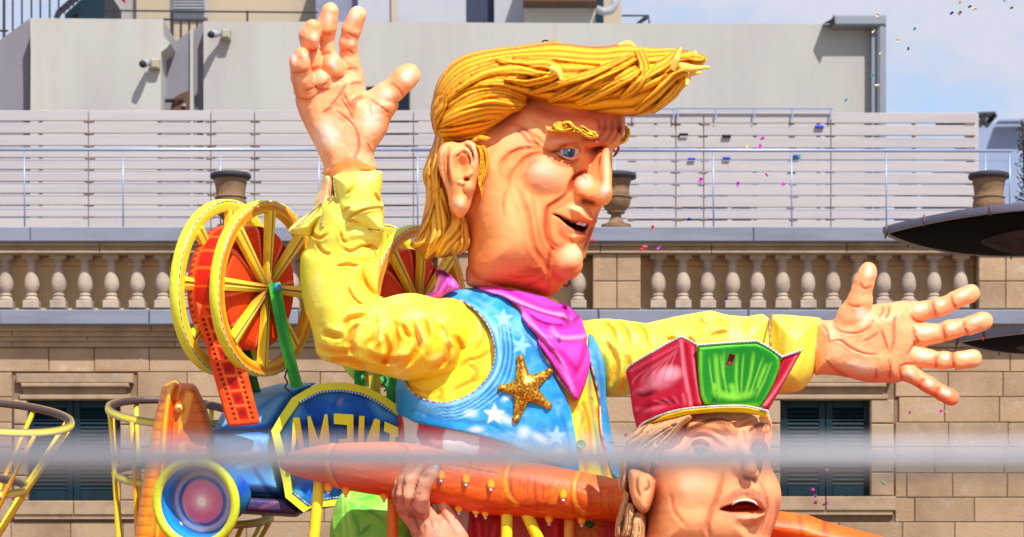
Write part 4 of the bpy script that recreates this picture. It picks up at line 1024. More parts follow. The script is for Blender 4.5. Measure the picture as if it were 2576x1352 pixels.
# lower back locks
for k, (p, wd, n) in enumerate((
    ([(1135, 340), (1100, 370), (1078, 420), (1066, 452)], [16, 14, 12, 2], 2), ([(1160, 350), (1110, 400), (1085, 470), (1082, 530), (1060, 600), (1038, 622)], [18, 22, 20, 18, 14, 3], 3),
    ([(1112, 330), (1090, 400), (1072, 445), (1070, 470)], [12, 14, 10, 2], 2),
    ([(1130, 420), (1102, 480), (1100, 540), (1100, 590), (1070, 650)], [14, 20, 24, 22, 4], 3), ([(1085, 450), (1078, 510), (1066, 560), (1040, 612)], [10, 16, 16, 4], 2),
    ([(1110, 400), (1130, 480), (1150, 540), (1165, 600), (1140, 640)], [14, 24, 26, 22, 5], 3), ([(1140, 500), (1150, 560), (1120, 620), (1098, 648)], [16, 22, 18, 4], 2), ([(1165, 560), (1172, 610), (1150, 640)], [10, 16, 6], 2),
    ([(1120, 330), (1108, 380), (1098, 430), (1100, 470), (1082, 482)], [14, 18, 16, 10, 2], 3))):
    hv.lock(p, wd, n, h0=4+k*1.2, h1=8, seed=k*3, cols=((255, 202, 72), (238, 146, 44), (144, 72, 32)))
# the big sweep: crown over to the pointed tip
top = [(1086, 285), (1096, 225), (1125, 172), (1165, 142), (1220, 128), (1300, 118), (1400, 106), (1500, 118), (1570, 114), (1640, 122), (1700, 124), (1745, 140), (1770, 150)]
mid1 = [(1088, 300), (1108, 245), (1150, 195), (1215, 165), (1290, 150), (1370, 152), (1450, 162), (1530, 168), (1600, 165), (1660, 160), (1715, 156), (1760, 158)]
low = [(1092, 322), (1125, 262), (1180, 226), (1255, 218), (1330, 244), (1400, 272), (1470, 284), (1540, 288), (1600, 293), (1655, 275), (1695, 240), (1720, 205), (1745, 180)]
hv.strands([(1092, 318), (1125, 262), (1180, 226), (1255, 218), (1325, 242)], [(1092, 330), (1130, 290), (1180, 268), (1240, 252), (1325, 262)], 3, 0, 14, 8, G, seed=9)
hv.strands(top, mid1, 3, -0.5, 18, 6, G, seed=1, wob=0.12, fine=4); hv.strands(mid1, low, 5, -0.75, 20, 9, G, seed=2, wob=0.2, fine=4)
# side sweep towards the temple
a_ = [(1090, 318), (1130, 285), (1180, 262), (1240, 246), (1300, 248), (1330, 262)]; b_ = [(1100, 345), (1140, 330), (1180, 318), (1235, 300), (1290, 285), (1326, 268)]
hv.strands(a_, b_, 4, 0.6, 24, 9, G, seed=4)
hv.strands([(1100, 322), (1140, 318), (1200, 306), (1250, 292), (1290, 280)], [(1112, 352), (1150, 360), (1180, 356), (1215, 345), (1290, 284)], 3, 0.2, 20, 9, G, seed=5)
hv.strands([(1085, 285), (1088, 255), (1100, 240)], [(1098, 340), (1112, 300), (1128, 268)], 3, 0, 18, 8, G, seed=6)
for k, (p, wd, n) in enumerate((([(1250, 150), (1300, 165), (1360, 160), (1400, 175), (1412, 200)], [6, 12, 13, 12, 3], 2), ([(1150, 230), (1220, 185), (1300, 176), (1370, 190), (1405, 176)], [6, 12, 13, 9, 4], 2),
    ([(1270, 200), (1330, 208), (1380, 200), (1405, 185)], [4, 12, 13, 6], 2), ([(1606, 128), (1618, 160), (1612, 195), (1590, 225), (1560, 250)], [12, 14, 15, 14, 6], 2), ([(1450, 262), (1520, 232), (1590, 190), (1610, 178)], [8, 14, 13, 6], 2),
    ([(1620, 200), (1660, 170), (1700, 140), (1712, 128)], [5, 14, 14, 4], 2), ([(1600, 280), (1650, 240), (1700, 190), (1770, 172)], [8, 14, 14, 4], 2), ([(1640, 282), (1690, 240), (1722, 205), (1735, 188)], [8, 14, 12, 4], 3), ([(1700, 150), (1730, 140), (1765, 150), (1775, 140)], [10, 14, 10, 3], 2),
    ([(1380, 255), (1450, 225), (1540, 180), (1600, 150)], [6, 13, 12, 5], 2), ([(1330, 235), (1400, 215), (1480, 190), (1590, 140)], [5, 11, 12, 5], 2))):
    hv.lock(p, wd, n, h0=30, h1=9, seed=20+k, cols=G, edge=4)
hv.soften(3)
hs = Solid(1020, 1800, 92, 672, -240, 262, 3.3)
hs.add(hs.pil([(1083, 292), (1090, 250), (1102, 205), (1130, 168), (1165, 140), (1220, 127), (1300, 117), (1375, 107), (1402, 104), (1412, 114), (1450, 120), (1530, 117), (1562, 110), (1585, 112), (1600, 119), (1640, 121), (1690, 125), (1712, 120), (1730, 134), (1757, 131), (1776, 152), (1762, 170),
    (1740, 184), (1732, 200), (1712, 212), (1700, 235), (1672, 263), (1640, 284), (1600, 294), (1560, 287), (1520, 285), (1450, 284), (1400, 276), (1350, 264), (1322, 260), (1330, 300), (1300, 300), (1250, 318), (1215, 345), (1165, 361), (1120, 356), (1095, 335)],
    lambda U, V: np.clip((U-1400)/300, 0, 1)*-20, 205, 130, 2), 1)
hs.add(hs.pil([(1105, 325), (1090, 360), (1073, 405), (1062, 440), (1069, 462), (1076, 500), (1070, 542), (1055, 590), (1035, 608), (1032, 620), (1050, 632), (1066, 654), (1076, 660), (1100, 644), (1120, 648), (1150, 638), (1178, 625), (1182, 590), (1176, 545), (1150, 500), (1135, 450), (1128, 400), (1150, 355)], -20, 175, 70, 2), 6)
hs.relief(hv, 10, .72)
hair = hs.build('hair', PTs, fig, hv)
# loose tips that stick out
for p, r_, ww in (([(1700, 165), (1735, 172), (1786, 169)], [12, 10, 2], [150, 150, 160]), ([(1700, 190), (1730, 186), (1764, 183)], [10, 9, 3], [120, 120, 125]), ([(1728, 182), (1729, 200), (1727, 215)], [6, 6, 4], [130, 140, 145]), ([(1690, 175), (1702, 148), (1713, 120)], [10, 9, 2], [165, 175, 170]),
    ([(1720, 165), (1738, 150), (1752, 130)], [14, 10, 4], [110, 105, 100]), ([(1740, 168), (1760, 158), (1777, 148)], [12, 10, 5], [80, 80, 80]), ([(1600, 215), (1620, 205), (1635, 198)], [9, 8, 5], [188, 194, 200]), ([(1385, 172), (1404, 180), (1413, 203)], [9, 9, 4], [236, 240, 244]), ([(1555, 116), (1580, 110), (1598, 118)], [5, 8, 3], [60, 60, 60])):
    strip('hair_tip', p, r_, ww, (250, 205, 96), n=8, flat=0.6)
mb = MB(); q = W([(1372+8*math.cos(t), 108-6*math.sin(t), 10) for t in np.linspace(0, math.pi, 9)]); mb.tube(q, 0.006, 6); mb.build('lifting_ring', M_dark, fig)
# side lock in front of the ear
sv = Canvas(1170, 1250, 330, 520, 1.2, (214, 150, 50))
sv.lock([(760, 250), (800, 330), (800, 480), (780, 640), (815, 850)], [24, 40, 36, 26, 4], 3, z='e3', h0=3, h1=5, cols=G); sv.lock([(830, 240), (880, 360), (890, 500), (860, 620), (830, 700)], [16, 28, 28, 20, 4], 2, z='e3', h0=2, h1=5, cols=G); sv.lock([(780, 150), (850, 165), (920, 160)], [20, 30, 6], 2, z='e3', h0=3, h1=5, cols=G)
s = Solid(1165, 1255, 325, 525, 130, 250, 2.4)
s.add(s.pil(Z('e3', [(735, 240), (770, 225), (850, 235), (900, 330), (915, 480), (895, 610), (860, 690), (832, 850), (815, 870), (790, 800), (765, 640), (775, 480), (765, 340)]), 190, 26, 14, 3), 1)
s.add(s.pil(Z('e3', [(700, 180), (800, 120), (930, 155), (900, 190), (830, 200), (740, 215)]), 190, 22, 12, 3), 1); s.relief(sv, 190); s.build('sideburn', PTs, fig, sv)
# ---- torso, shirt, waistcoat, neckerchief
TO = crv(Z('d2', [(150, 720), (300, 300), (430, 150), (560, 110), (700, 90), (900, 70), (1100, 110), (1250, 190), (1380, 300), (1440, 390), (1505, 480), (1545, 620), (1552, 820), (1575, 1000), (1605, 1200), (1650, 1400), (1700, 1750), (150, 1750), (140, 1400), (150, 1130), (146, 930)]), 3, True)
TW, TH, TR = 0, 185, 150
def surf(pts, off=0.0, poly=None, w=TW, h=TH, r=TR):
    p = np.array([q[:2] for q in pts], float); d = sdist(p[:, 0], p[:, 1], TO if poly is None else poly)
    q = np.clip(1-np.clip(d, 0, r)/r, 0, 1); return np.c_[p, w+h*np.sqrt(1-q*q)+off]
tv = Canvas(985, 1590, 700, 1500, 2.0, (255, 222, 40))
T = lambda p, r, h=0, col=None, a=.6, **k: tv.st(p, r, h, col, a, z='d2', **k)
TK = lambda p, r=14, d=7, a=.7, col=(240, 140, 20): tv.crease(p, r, d, col, a, z='d2')
tv.mottle(60, 0.3, (255, 240, 110), 3)
for p in ([(560, 200), (600, 300), (590, 420), (560, 500)], [(790, 500), (700, 560), (620, 580), (560, 640)], [(620, 600), (680, 660), (640, 720)], [(230, 740), (300, 780), (420, 790)], [(420, 850), (440, 800), (420, 760)], [(700, 300), (720, 420), (660, 520)], [(520, 780), (600, 740), (700, 700)]): TK(p)
T([(560, 170), (700, 260), (790, 430)], 40, 0, (16, 96, 60), 0.8)
# shirt front, streaked
tv.grad((0, 0), (255, 222, 40), (1, 1), (255, 222, 40), 0)
for p, c in (([(1330, 840), (1400, 1000), (1420, 1352)], (250, 150, 30)), ([(1440, 620), (1460, 900), (1500, 1150), (1540, 1352)], (60, 160, 130)), ([(1400, 860), (1440, 1000), (1450, 1200)], (240, 120, 30)), ([(1380, 900), (1370, 1000), (1400, 1100), (1370, 1250)], (255, 240, 120)), ([(1500, 900), (1520, 1100), (1560, 1352)], (230, 120, 40))): T(p, 26, 0, c, 0.85, taper=False)
TK([(1340, 860), (1400, 960), (1380, 1060), (1420, 1180)], 14, 6, .6); TK([(1440, 700), (1450, 860), (1480, 1000)], 14, 6, .5)
# striped lower shirt, red and white
low_ = [(150, 900), (300, 1000), (500, 1040), (700, 1085), (900, 1145), (1100, 1235), (1320, 1330), (1340, 1752), (100, 1752), (100, 930)]
tv.fill(low_, (236, 226, 224), z='d2')
for p in ([(100, 900), (175, 930), (190, 1010), (200, 1200), (200, 1752), (80, 1752)], [(290, 990), (470, 1030), (450, 1120), (460, 1752), (300, 1752), (300, 1120), (275, 1080)], [(700, 1080), (945, 1160), (935, 1220), (930, 1752), (710, 1752), (690, 1200)], [(1180, 1250), (1340, 1330), (1360, 1752), (1180, 1752)]): tv.fill(p, (206, 38, 44), z='d2')
for p in ([(380, 1100), (400, 1140), (440, 1120)], [(800, 1180), (850, 1230)], [(240, 1080), (300, 1200)], [(560, 1100), (600, 1180)]): T(p, 26, 5, (240, 190, 186), .4)
tv.H += vnoise(tv.U, tv.V, 40, 5)*6
s = Solid(985, 1590, 700, 1500, -200, 215, 5.0); s.add(s.pil(TO, TW, TH, TR, 0), 1).relief(tv, 0)
shirt = s.build('shirt', PT, fig, tv)
# waistcoat
vv = Canvas(990, 1580, 705, 1230, 1.6, (40, 160, 222))
V_ = lambda p, r, h=0, col=None, a=.6, **k: vv.st(p, r, h, col, a, z='d2', **k)
vv.mottle(60, 0.45, (110, 200, 240), 2); vv.mottle(40, 0.55, (14, 118, 196), 9, th=-0.05); vv.mottle(26, 0.3, (170, 222, 246), 14, th=0.1)
for k in range(8):
    o = k*14; V_([(640-o*.2, 120+o*.3), (800+o*.5, 260), (830+o, 420), (830+o, 560+o*.6), (760+o, 720+o*.6), (640, 840+o), (480, 900+o*.7), (330, 860+o*.6), (230, 780+o)], 9, 3 if k % 2 else -4, (150, 214, 244) if k % 2 else (10, 104, 184), 0.6)
for p in ([(250, 900), (420, 960), (640, 990)], [(1000, 330), (1150, 560), (1250, 760), (1310, 950)], [(960, 330), (1110, 560), (1220, 780)], [(1480, 500), (1520, 700), (1530, 900)], [(600, 1000), (760, 1000), (900, 1080)], [(1240, 900), (1290, 1060), (1320, 1250)]): V_(p, 20, -3, (12, 100, 180), .6)
for c, rx, ry, rot in (((860, 960), 130, 46, 30), ((640, 930), 70, 40, 0), ((1110, 1100), 100, 40, 30), ((680, 1040), 80, 30, 0), ((880, 830), 50, 24, -20), ((1000, 1060), 60, 60, 0), ((1240, 1200), 60, 60, 0)): vv.blob(c, rx, ry, 0, (222, 240, 250), .75, rot, z='d2')
V_([(1060, 420), (1200, 620), (1320, 860), (1350, 1060)], 26, 0, (150, 214, 244), .7)
V_([(300, 860), (400, 880), (520, 870), (660, 815), (770, 720), (825, 620), (835, 520), (815, 400), (760, 300), (680, 220), (560, 150)], 20, 3, (170, 222, 246), .75)
def star(c, r, rot, cv_, col, a=.8, z='d2', ri=.42):
    pts = [(c[0]+(r if k % 2 == 0 else r*ri)*math.sin(R(rot+36*k)), c[1]-(r if k % 2 == 0 else r*ri)*math.cos(R(rot+36*k))) for k in range(10)]
    cv_.fill(pts, col, a=a, z=z, soft=1.5)
star((862, 292), 68, 0, vv, (150, 212, 240), .9); star((980, 475), 72, 14, vv, (150, 212, 240), .9); star((800, 938), 78, 2, vv, (236, 244, 250), .95); star((1062, 962), 66, 20, vv, (60, 168, 224), .9); star((1218, 1085), 78, 4, vv, (150, 205, 236), .95)
vest_l = [(425, 152), (500, 100), (640, 82), (800, 105), (900, 175), (1000, 295), (1100, 445), (1150, 560), (1230, 710), (1300, 850), (1342, 1050), (1372, 1330), (1320, 1330), (1100, 1235), (900, 1145), (700, 1085), (500, 1042), (300, 1003), (205, 960), (140, 915), (140, 705), (200, 712), (215, 755), (290, 822), (400, 860), (520, 852), (640, 802), (740, 712), (790, 620), (806, 520), (786, 400), (740, 310), (660, 222), (560, 167), (470, 150)]
vest_r = [(1440, 388), (1505, 478), (1548, 618), (1556, 820), (1580, 1000), (1610, 1200), (1650, 1360), (1600, 1352), (1560, 1200), (1522, 1050), (1510, 850), (1480, 700), (1440, 560)]
for p in (vest_l, vest_r):
    q = Z('d2', p); a = np.array(q); s = Solid(a[:, 0].min()-12, a[:, 0].max()+12, a[:, 1].min()-12, a[:, 1].max()+12, -60, 230, 4.0)
    TO2 = TO.copy(); s.add(s.pil(TO2, TW, TH+11, TR, 0)-6, 1).clip(p, 3.0, z='d2', smooth=3).relief(vv, 0); s.build('waistcoat', PT, fig, vv)
# glittering edges
edge = Z('d2', [(430, 155), (560, 167), (660, 222), (740, 310), (786, 400), (806, 520), (790, 620), (740, 712), (640, 802), (520, 852), (400, 860), (290, 822), (215, 755), (200, 712)])
def trim(name, pts, r=3.0, off=14, cols=((220, 180, 170), ((120, 90, 170), 5)), par=fig, fn=surf, **k):
    P = crv(np.array([q[:2] for q in pts], float), 8); return ribbon(name, fn(P, off), r, paint('glitter_trim', 0.25, 0.3, 90, 0.8), par, cols[0], n=6, beads=cols[1], **k)
trim('glitter_trim', edge)
trim('glitter_trim', Z('d2', [(1140, 545), (1230, 690), (1300, 780), (1350, 840)]), 3, 16); trim('glitter_trim', Z('d2', [(1440, 560), (1480, 700), (1510, 850), (1522, 1050), (1560, 1200), (1600, 1345)]), 3, 14)
q = Z('d2', [(1385, 1138)])[0]; w_ = surf([q])[0, 2]
P_ = W([(q[0], q[1], w_+4), (q[0], q[1], w_+18)]); ax = Vector(P_[1]-P_[0]).normalized()
mb = MB(); r_ = 30*ZS('d2')/PPM; mb.lathe(P_[0], [(r_*.7, 0), (r_, .01), (r_, .03), (r_*.8, .045), (r_*.7, .035), (r_*.3, .04)], 20, ax, cols=[lin((40, 150, 60))]*4+[lin((140, 220, 120)), lin((40, 160, 80))]); mb.build('button', PT, fig, True, usecol=True)
# sheriff star
gl = bpy.data.materials.new('gold_glitter'); gl.use_nodes = True; t_ = gl.node_tree; b_ = t_.nodes['Principled BSDF']; tcn = N(t_, 'ShaderNodeTexCoord'); vo = N(t_, 'ShaderNodeTexVoronoi'); vo.inputs['Scale'].default_value = 70
ra_ = N(t_, 'ShaderNodeValToRGB'); ra_.color_ramp.elements[0].color = (*lin((150, 92, 6)), 1); ra_.color_ramp.elements[1].color = (*lin((250, 190, 60)), 1); ra_.color_ramp.elements[0].position = .3
sx_ = N(t_, 'ShaderNodeSeparateColor'); bu_ = N(t_, 'ShaderNodeBump'); bu_.inputs['Strength'].default_value = .9; bu_.inputs['Distance'].default_value = .02
for a, b in ((tcn.outputs['Object'], vo.inputs['Vector']), (vo.outputs['Color'], sx_.inputs['Color']), (sx_.outputs[0], ra_.inputs['Fac']), (ra_.outputs['Color'], b_.inputs['Base Color']), (sx_.outputs[1], bu_.inputs['Height']), (bu_.outputs['Normal'], b_.inputs['Normal'])): t_.links.new(a, b)
b_.inputs['Metallic'].default_value = .55; b_.inputs['Roughness'].default_value = .32
cc = Z('d2', [(1003, 762)])[0]; cw = surf([cc])[0, 2]+24
s = Solid(cc[0]-90, cc[0]+90, cc[1]-95, cc[1]+95, cw-30, cw+36, 2.2)
tips = [(975, 562), (1168, 652), (1163, 878), (948, 968), (850, 762)]
for tp in tips:
    q = Z('d2', [tp])[0]; wq = surf([q])[0, 2]+20
    s.add(s.cone((cc[0], cc[1], cw), (q[0], q[1], wq), 27, 8, .62), 6); s.add(s.cone((q[0], q[1], wq), (q[0], q[1], wq), 10.5, 10.5, 1), 3)
s.build('star_badge', gl, fig)
# neckerchief
kv = Canvas(1060, 1500, 680, 1020, 1.6, (224, 62, 190))
kv.mottle(40, .5, (240, 120, 216), 6); kv.grad((1480, 850), (224, 62, 190), (1500, 1000), (214, 20, 120), .7)
for p, c, d in (([(700, 85), (900, 150), (1080, 220), (1250, 270), (1330, 300)], (250, 160, 235), 10), ([(800, 110), (960, 230), (1120, 330), (1260, 350), (1390, 330)], (150, 20, 120), -9), ([(1030, 350), (1160, 480), (1260, 620), (1330, 780)], (140, 10, 90), -8), ([(860, 90), (1000, 160), (1180, 230), (1290, 220)], (170, 30, 140), -8), ([(1100, 400), (1220, 520), (1300, 700), (1350, 830)], (246, 130, 220), 8), ([(1180, 340), (1240, 420), (1380, 420), (1430, 400)], (250, 150, 230), 7), ([(1250, 280), (1300, 320), (1290, 250), (1250, 210)], (130, 16, 100), -9), ([(1420, 420), (1400, 560), (1340, 700)], (190, 20, 110), -6), ([(950, 200), (1100, 380), (1200, 430)], (246, 140, 225), 5), ([(1310, 210), (1370, 270), (1320, 330)], (120, 10, 90), -7), ([(1180, 480), (1280, 560), (1380, 700)], (200, 20, 130), -5)):
    kv.st(p, 30, d*2.4, c, .75, z='d2')
for k in range(9): kv.st([(1080+k*26, 330+k*30), (1180+k*24, 420+k*36)], 9, -1.5, (180, 30, 150), .4, z='d2')
ker = [(640, 76), (740, 74), (850, 78), (1000, 108), (1150, 148), (1220, 186), (1270, 180), (1300, 205), (1372, 262), (1404, 340), (1432, 450), (1447, 580), (1420, 720), (1385, 800), (1356, 846), (1318, 800), (1220, 640), (1120, 490), (1030, 350), (940, 212), (860, 140), (760, 105)]
q = np.array(Z('d2', ker)); s = Solid(q[:, 0].min()-14, q[:, 0].max()+14, q[:, 1].min()-14, q[:, 1].max()+14, -60, 260, 3.6)
s.add(s.pil(TO, 0, TH+24, TR, 0)-10, 1).clip(ker, 6, z='d2', smooth=3).relief(kv, 0); s.build('neckerchief', PTs, fig, kv)
kk = Z('c7', [(1438, 968), (1500, 962), (1560, 1000), (1610, 1045), (1650, 1110), (1640, 1150), (1560, 1165), (1470, 1230), (1380, 1235), (1336, 1200), (1420, 1150), (1445, 1060)]); q = np.array(kk)
k2 = Canvas(q[:, 0].min()-9, q[:, 0].max()+9, q[:, 1].min()-9, q[:, 1].max()+9, 1.5, (218, 90, 205)); k2.fill([(1430, 960), (1520, 970), (1600, 1040), (1560, 1040), (1490, 1010), (1440, 1080)], (110, 20, 90), z='c7', soft=6)
for p, c, h in (([(1480, 1010), (1450, 1100), (1430, 1180)], (245, 170, 240), 6), ([(1530, 1040), (1540, 1120), (1500, 1180)], (180, 50, 170), -5), ([(1600, 1060), (1600, 1140)], (245, 150, 235), 5)): k2.st(p, 22, h, c, .7, z='c7')
s = Solid(q[:, 0].min()-9, q[:, 0].max()+9, q[:, 1].min()-9, q[:, 1].max()+9, 40, 130, 3); s.add(s.pil(kk, 80, 32, 22, 3), 1).relief(k2, 80); s.build('neckerchief', PTs, fig, k2)

# ---- raised arm: sleeve, cuff, hand
Y0 = (250, 234, 66)
sl_ = [(800, 500), (791, 520), (783, 560), (775, 596), (774, 622), (757, 642), (755, 703), (760, 745), (769, 788), (780, 813), (791, 859), (797, 888), (818, 909), (859, 917), (890, 927), (922, 934), (985, 950), (1026, 959), (1072, 952), (1110, 952), (1165, 948), (1190, 920), (1215, 880), (1225, 840), (1205, 795), (1170, 762), (1130, 750), (1104, 752), (1085, 748), (1043, 738), (1001, 741), (960, 752), (952, 742), (950, 724), (955, 690), (960, 650), (958, 615), (964, 585), (960, 500), (880, 480)]
sv = Canvas(740, 1240, 470, 970, 1.7, (250, 232, 60))
q_ = lambda p, r=17, d=14, a=.8, z='c7', col=(248, 150, 16): sv.crease(p, r, d*(1.25 if z == 'c7' else 1), col, a, z=z, puff=.7)
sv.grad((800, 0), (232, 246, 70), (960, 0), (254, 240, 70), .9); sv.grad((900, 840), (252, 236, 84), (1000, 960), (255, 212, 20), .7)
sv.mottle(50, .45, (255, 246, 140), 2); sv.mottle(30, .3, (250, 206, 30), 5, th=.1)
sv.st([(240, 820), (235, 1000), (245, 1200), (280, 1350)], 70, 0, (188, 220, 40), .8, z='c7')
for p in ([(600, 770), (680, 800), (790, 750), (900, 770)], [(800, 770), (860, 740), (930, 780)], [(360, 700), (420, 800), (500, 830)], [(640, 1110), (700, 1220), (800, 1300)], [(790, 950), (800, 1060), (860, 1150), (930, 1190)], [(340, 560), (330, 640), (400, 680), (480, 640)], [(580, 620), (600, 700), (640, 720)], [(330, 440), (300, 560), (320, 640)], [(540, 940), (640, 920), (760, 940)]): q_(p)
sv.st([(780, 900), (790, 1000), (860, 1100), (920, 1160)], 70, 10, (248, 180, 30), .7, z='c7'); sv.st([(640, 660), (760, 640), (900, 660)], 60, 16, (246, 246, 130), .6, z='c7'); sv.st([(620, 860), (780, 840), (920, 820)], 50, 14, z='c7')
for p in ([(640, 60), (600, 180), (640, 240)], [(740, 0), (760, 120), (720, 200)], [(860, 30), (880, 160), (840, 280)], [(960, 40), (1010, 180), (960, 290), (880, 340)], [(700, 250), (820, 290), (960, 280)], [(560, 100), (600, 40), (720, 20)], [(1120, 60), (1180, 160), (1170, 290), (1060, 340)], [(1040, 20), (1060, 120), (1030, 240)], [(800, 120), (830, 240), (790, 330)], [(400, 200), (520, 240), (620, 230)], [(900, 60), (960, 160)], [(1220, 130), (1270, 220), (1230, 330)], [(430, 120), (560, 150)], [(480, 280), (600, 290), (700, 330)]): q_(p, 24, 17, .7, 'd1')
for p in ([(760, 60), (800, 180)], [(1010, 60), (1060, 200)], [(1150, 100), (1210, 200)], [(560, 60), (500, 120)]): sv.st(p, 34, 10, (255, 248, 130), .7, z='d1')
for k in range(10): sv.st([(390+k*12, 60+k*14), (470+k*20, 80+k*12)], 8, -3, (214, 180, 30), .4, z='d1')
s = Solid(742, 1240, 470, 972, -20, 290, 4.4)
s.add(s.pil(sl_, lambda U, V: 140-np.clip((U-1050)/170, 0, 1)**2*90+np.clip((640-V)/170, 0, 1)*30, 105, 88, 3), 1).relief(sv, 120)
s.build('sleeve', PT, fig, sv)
def folded(name, poly, z, w, h, r, cv_, par=fig, vox=3.2, mat=PT, wr=None, sm=3, wall=None):
    q = np.array(Z(z, poly) if z else poly); s = Solid(q[:, 0].min()-10, q[:, 0].max()+10, q[:, 1].min()-10, q[:, 1].max()+10, (w if np.isscalar(w) else wr[0])-h-24, (w if np.isscalar(w) else wr[1])+h+26, vox)
    s.add(s.pil(poly, w, h, r, sm, z=z), 1)
    if cv_ is not None: s.relief(cv_, w if np.isscalar(w) else (wr[0]+wr[1])/2)
    return s.build(name, mat, par, cv_)
cf = Canvas(720, 975, 420, 610, 1.6, (246, 240, 96)); cf.mottle(40, .5, (240, 250, 150), 3)
for p in ([(620, 540), (700, 470), (820, 420), (960, 400)], [(640, 290), (690, 230), (740, 160)], [(890, 270), (920, 330), (960, 370)], [(600, 440), (680, 400)], [(600, 560), (700, 520), (780, 590)]): cf.crease(p, 15, 12, (240, 160, 30), .8, z='c7')
cf.st([(560, 360), (700, 420), (940, 380)], 60, 16, z='c7'); cf.st([(520, 140), (545, 330), (575, 500), (590, 600)], 22, 0, (170, 210, 60), .8, z='c7'); cf.st([(600, 600), (760, 590), (940, 600)], 40, 10, z='c7')
cf.st([(260, 640), (420, 500), (500, 330)], 40, -8, (244, 170, 40), .6, z='c7'); cf.st([(120, 620), (320, 450), (500, 300)], 26, 6, (226, 244, 110), .7, z='c7')
cf.fill([(430, 130), (515, 120), (528, 285), (440, 350), (360, 390), (400, 250)], (240, 180, 130), z='c7', soft=8); cf.fill([(500, 340), (528, 300), (530, 400), (440, 580), (415, 580), (420, 500)], (238, 180, 120), z='c7', soft=6)
folded('cuff', [(517, 122), (600, 82), (760, 70), (940, 74), (960, 110), (958, 230), (945, 330), (976, 390), (958, 424), (965, 520), (976, 604), (930, 628), (800, 600), (700, 622), (640, 642), (582, 602), (570, 500), (545, 330), (522, 200)], 'c7', 190, 88, 46, cf)
folded('cuff', [(440, 100), (525, 118), (530, 290), (540, 400), (480, 520), (430, 590), (380, 560), (330, 640), (285, 665), (200, 650), (122, 632), (118, 600), (200, 520), (330, 430), (360, 330), (400, 230)], 'c7', 165, 70, 40, cf)
for p, w_ in (([(520, 122), (525, 200), (545, 330), (572, 500), (584, 600), (640, 640), (760, 600), (880, 600), (974, 614)], 238), ([(520, 295), (440, 345), (330, 440), (200, 570), (120, 625)], 226), ([(520, 300), (450, 420), (420, 500), (418, 570), (440, 570), (500, 450), (528, 360)], 232)):
    strip('seam_cord', p, 8, w_, (196, 168, 130), zc='c7', n=6, beads=((150, 120, 96), 5))
SK = (255, 170, 114)
def hand(name, bb, wr, parts, palm, cv_, par, vox=3.2, k=5, zc=None, mat=None):
    s = Solid(bb[0], bb[1], bb[2], bb[3], wr[0], wr[1], vox)
    for poly, w, h, r in palm: s.add(s.pil(poly, w, h, r, 3, z=zc), 7)
    for f in parts:
        prev = None
        fld = None
        for (x, y, r, w) in f:
            q = Z(zc, [(x, y)])[0]; cur = (q[0], q[1], w, r*ZS(zc))
            if prev is not None:
                c = s.cone(prev[:3], cur[:3], prev[3], cur[3], .92).astype(np.float32); fld = c if fld is None else smin(fld, c, 5)
            prev = cur
        s.add(fld, k)
    s.relief(cv_, (wr[0]+wr[1])/2-20); return s.build(name, mat or PT, par, cv_)
h1 = Canvas(715, 1075, -5, 450, 1.6, SK); h1.mottle(50, .4, (255, 214, 186), 4); h1.mottle(26, .35, (240, 140, 100), 7, th=.05)
HK = lambda p, r=9, d=6, a=.8: h1.crease(p, r, d, (222, 84, 50), a, z='d7', puff=.6)
h1.grad((720, 300), (236, 140, 106), (800, 300), SK, .5)
for p in ([(380, 870), (460, 780), (520, 690), (560, 640)], [(460, 850), (560, 930), (620, 1010), (640, 1150)], [(500, 760), (560, 850), (600, 930)], [(510, 700), (560, 800), (580, 860)], [(580, 850), (600, 780), (680, 730)], [(590, 900), (620, 790), (700, 740)], [(720, 760), (800, 820), (890, 880)], [(640, 1010), (640, 1150), (600, 1230)], [(700, 1100), (740, 1170)], [(720, 800), (740, 930)], [(270, 640), (350, 690), (420, 690)], [(350, 880), (440, 830)], [(150, 740), (260, 770), (350, 700)]): HK(p)
for p in ([(540, 250), (590, 275), (640, 290)], [(500, 400), (560, 385), (610, 430)], [(540, 545), (600, 530), (640, 545)], [(570, 660), (620, 640), (670, 650)], [(360, 250), (400, 265), (440, 250)], [(350, 430), (400, 410), (440, 420)], [(430, 590), (480, 605), (530, 590)], [(250, 380), (290, 390), (330, 375)], [(270, 530), (310, 530), (345, 505)], [(340, 670), (400, 640), (410, 600)], [(130, 560), (190, 560), (260, 540)], [(880, 640), (940, 680), (990, 750)], [(210, 700), (270, 690), (320, 670)]): HK(p, 11, 5, .9)
for c, rx, ry, ro in (((600, 130), 50, 70, 20), ((1010, 590), 70, 60, -40), ((850, 730), 70, 60, 0), ((410, 140), 40, 70, 0), ((590, 330), 30, 40, 0), ((440, 500), 50, 60, 0), ((300, 290), 40, 50, 0), ((740, 920), 110, 130, 20), ((400, 1030), 140, 160, 0), ((230, 440), 30, 40, 0)): h1.blob(c, rx, ry, 3, (255, 222, 202), .75, ro, z='d7')
for c, rx, ry, ro in (((620, 58), 34, 18, -20), ((145, 450), 30, 50, 0), ((330, 130), 20, 14, 0)): h1.blob(c, rx, ry, 0, (232, 226, 226), .9, ro, z='d7')
for p in ([(120, 520), (150, 700), (180, 880), (260, 1060)], [(170, 330), (190, 300), (230, 250)]): h1.st(p, 40, 0, (206, 104, 70), .6, z='d7')
h1.H += vnoise(h1.U, h1.V, 18, 3)*3
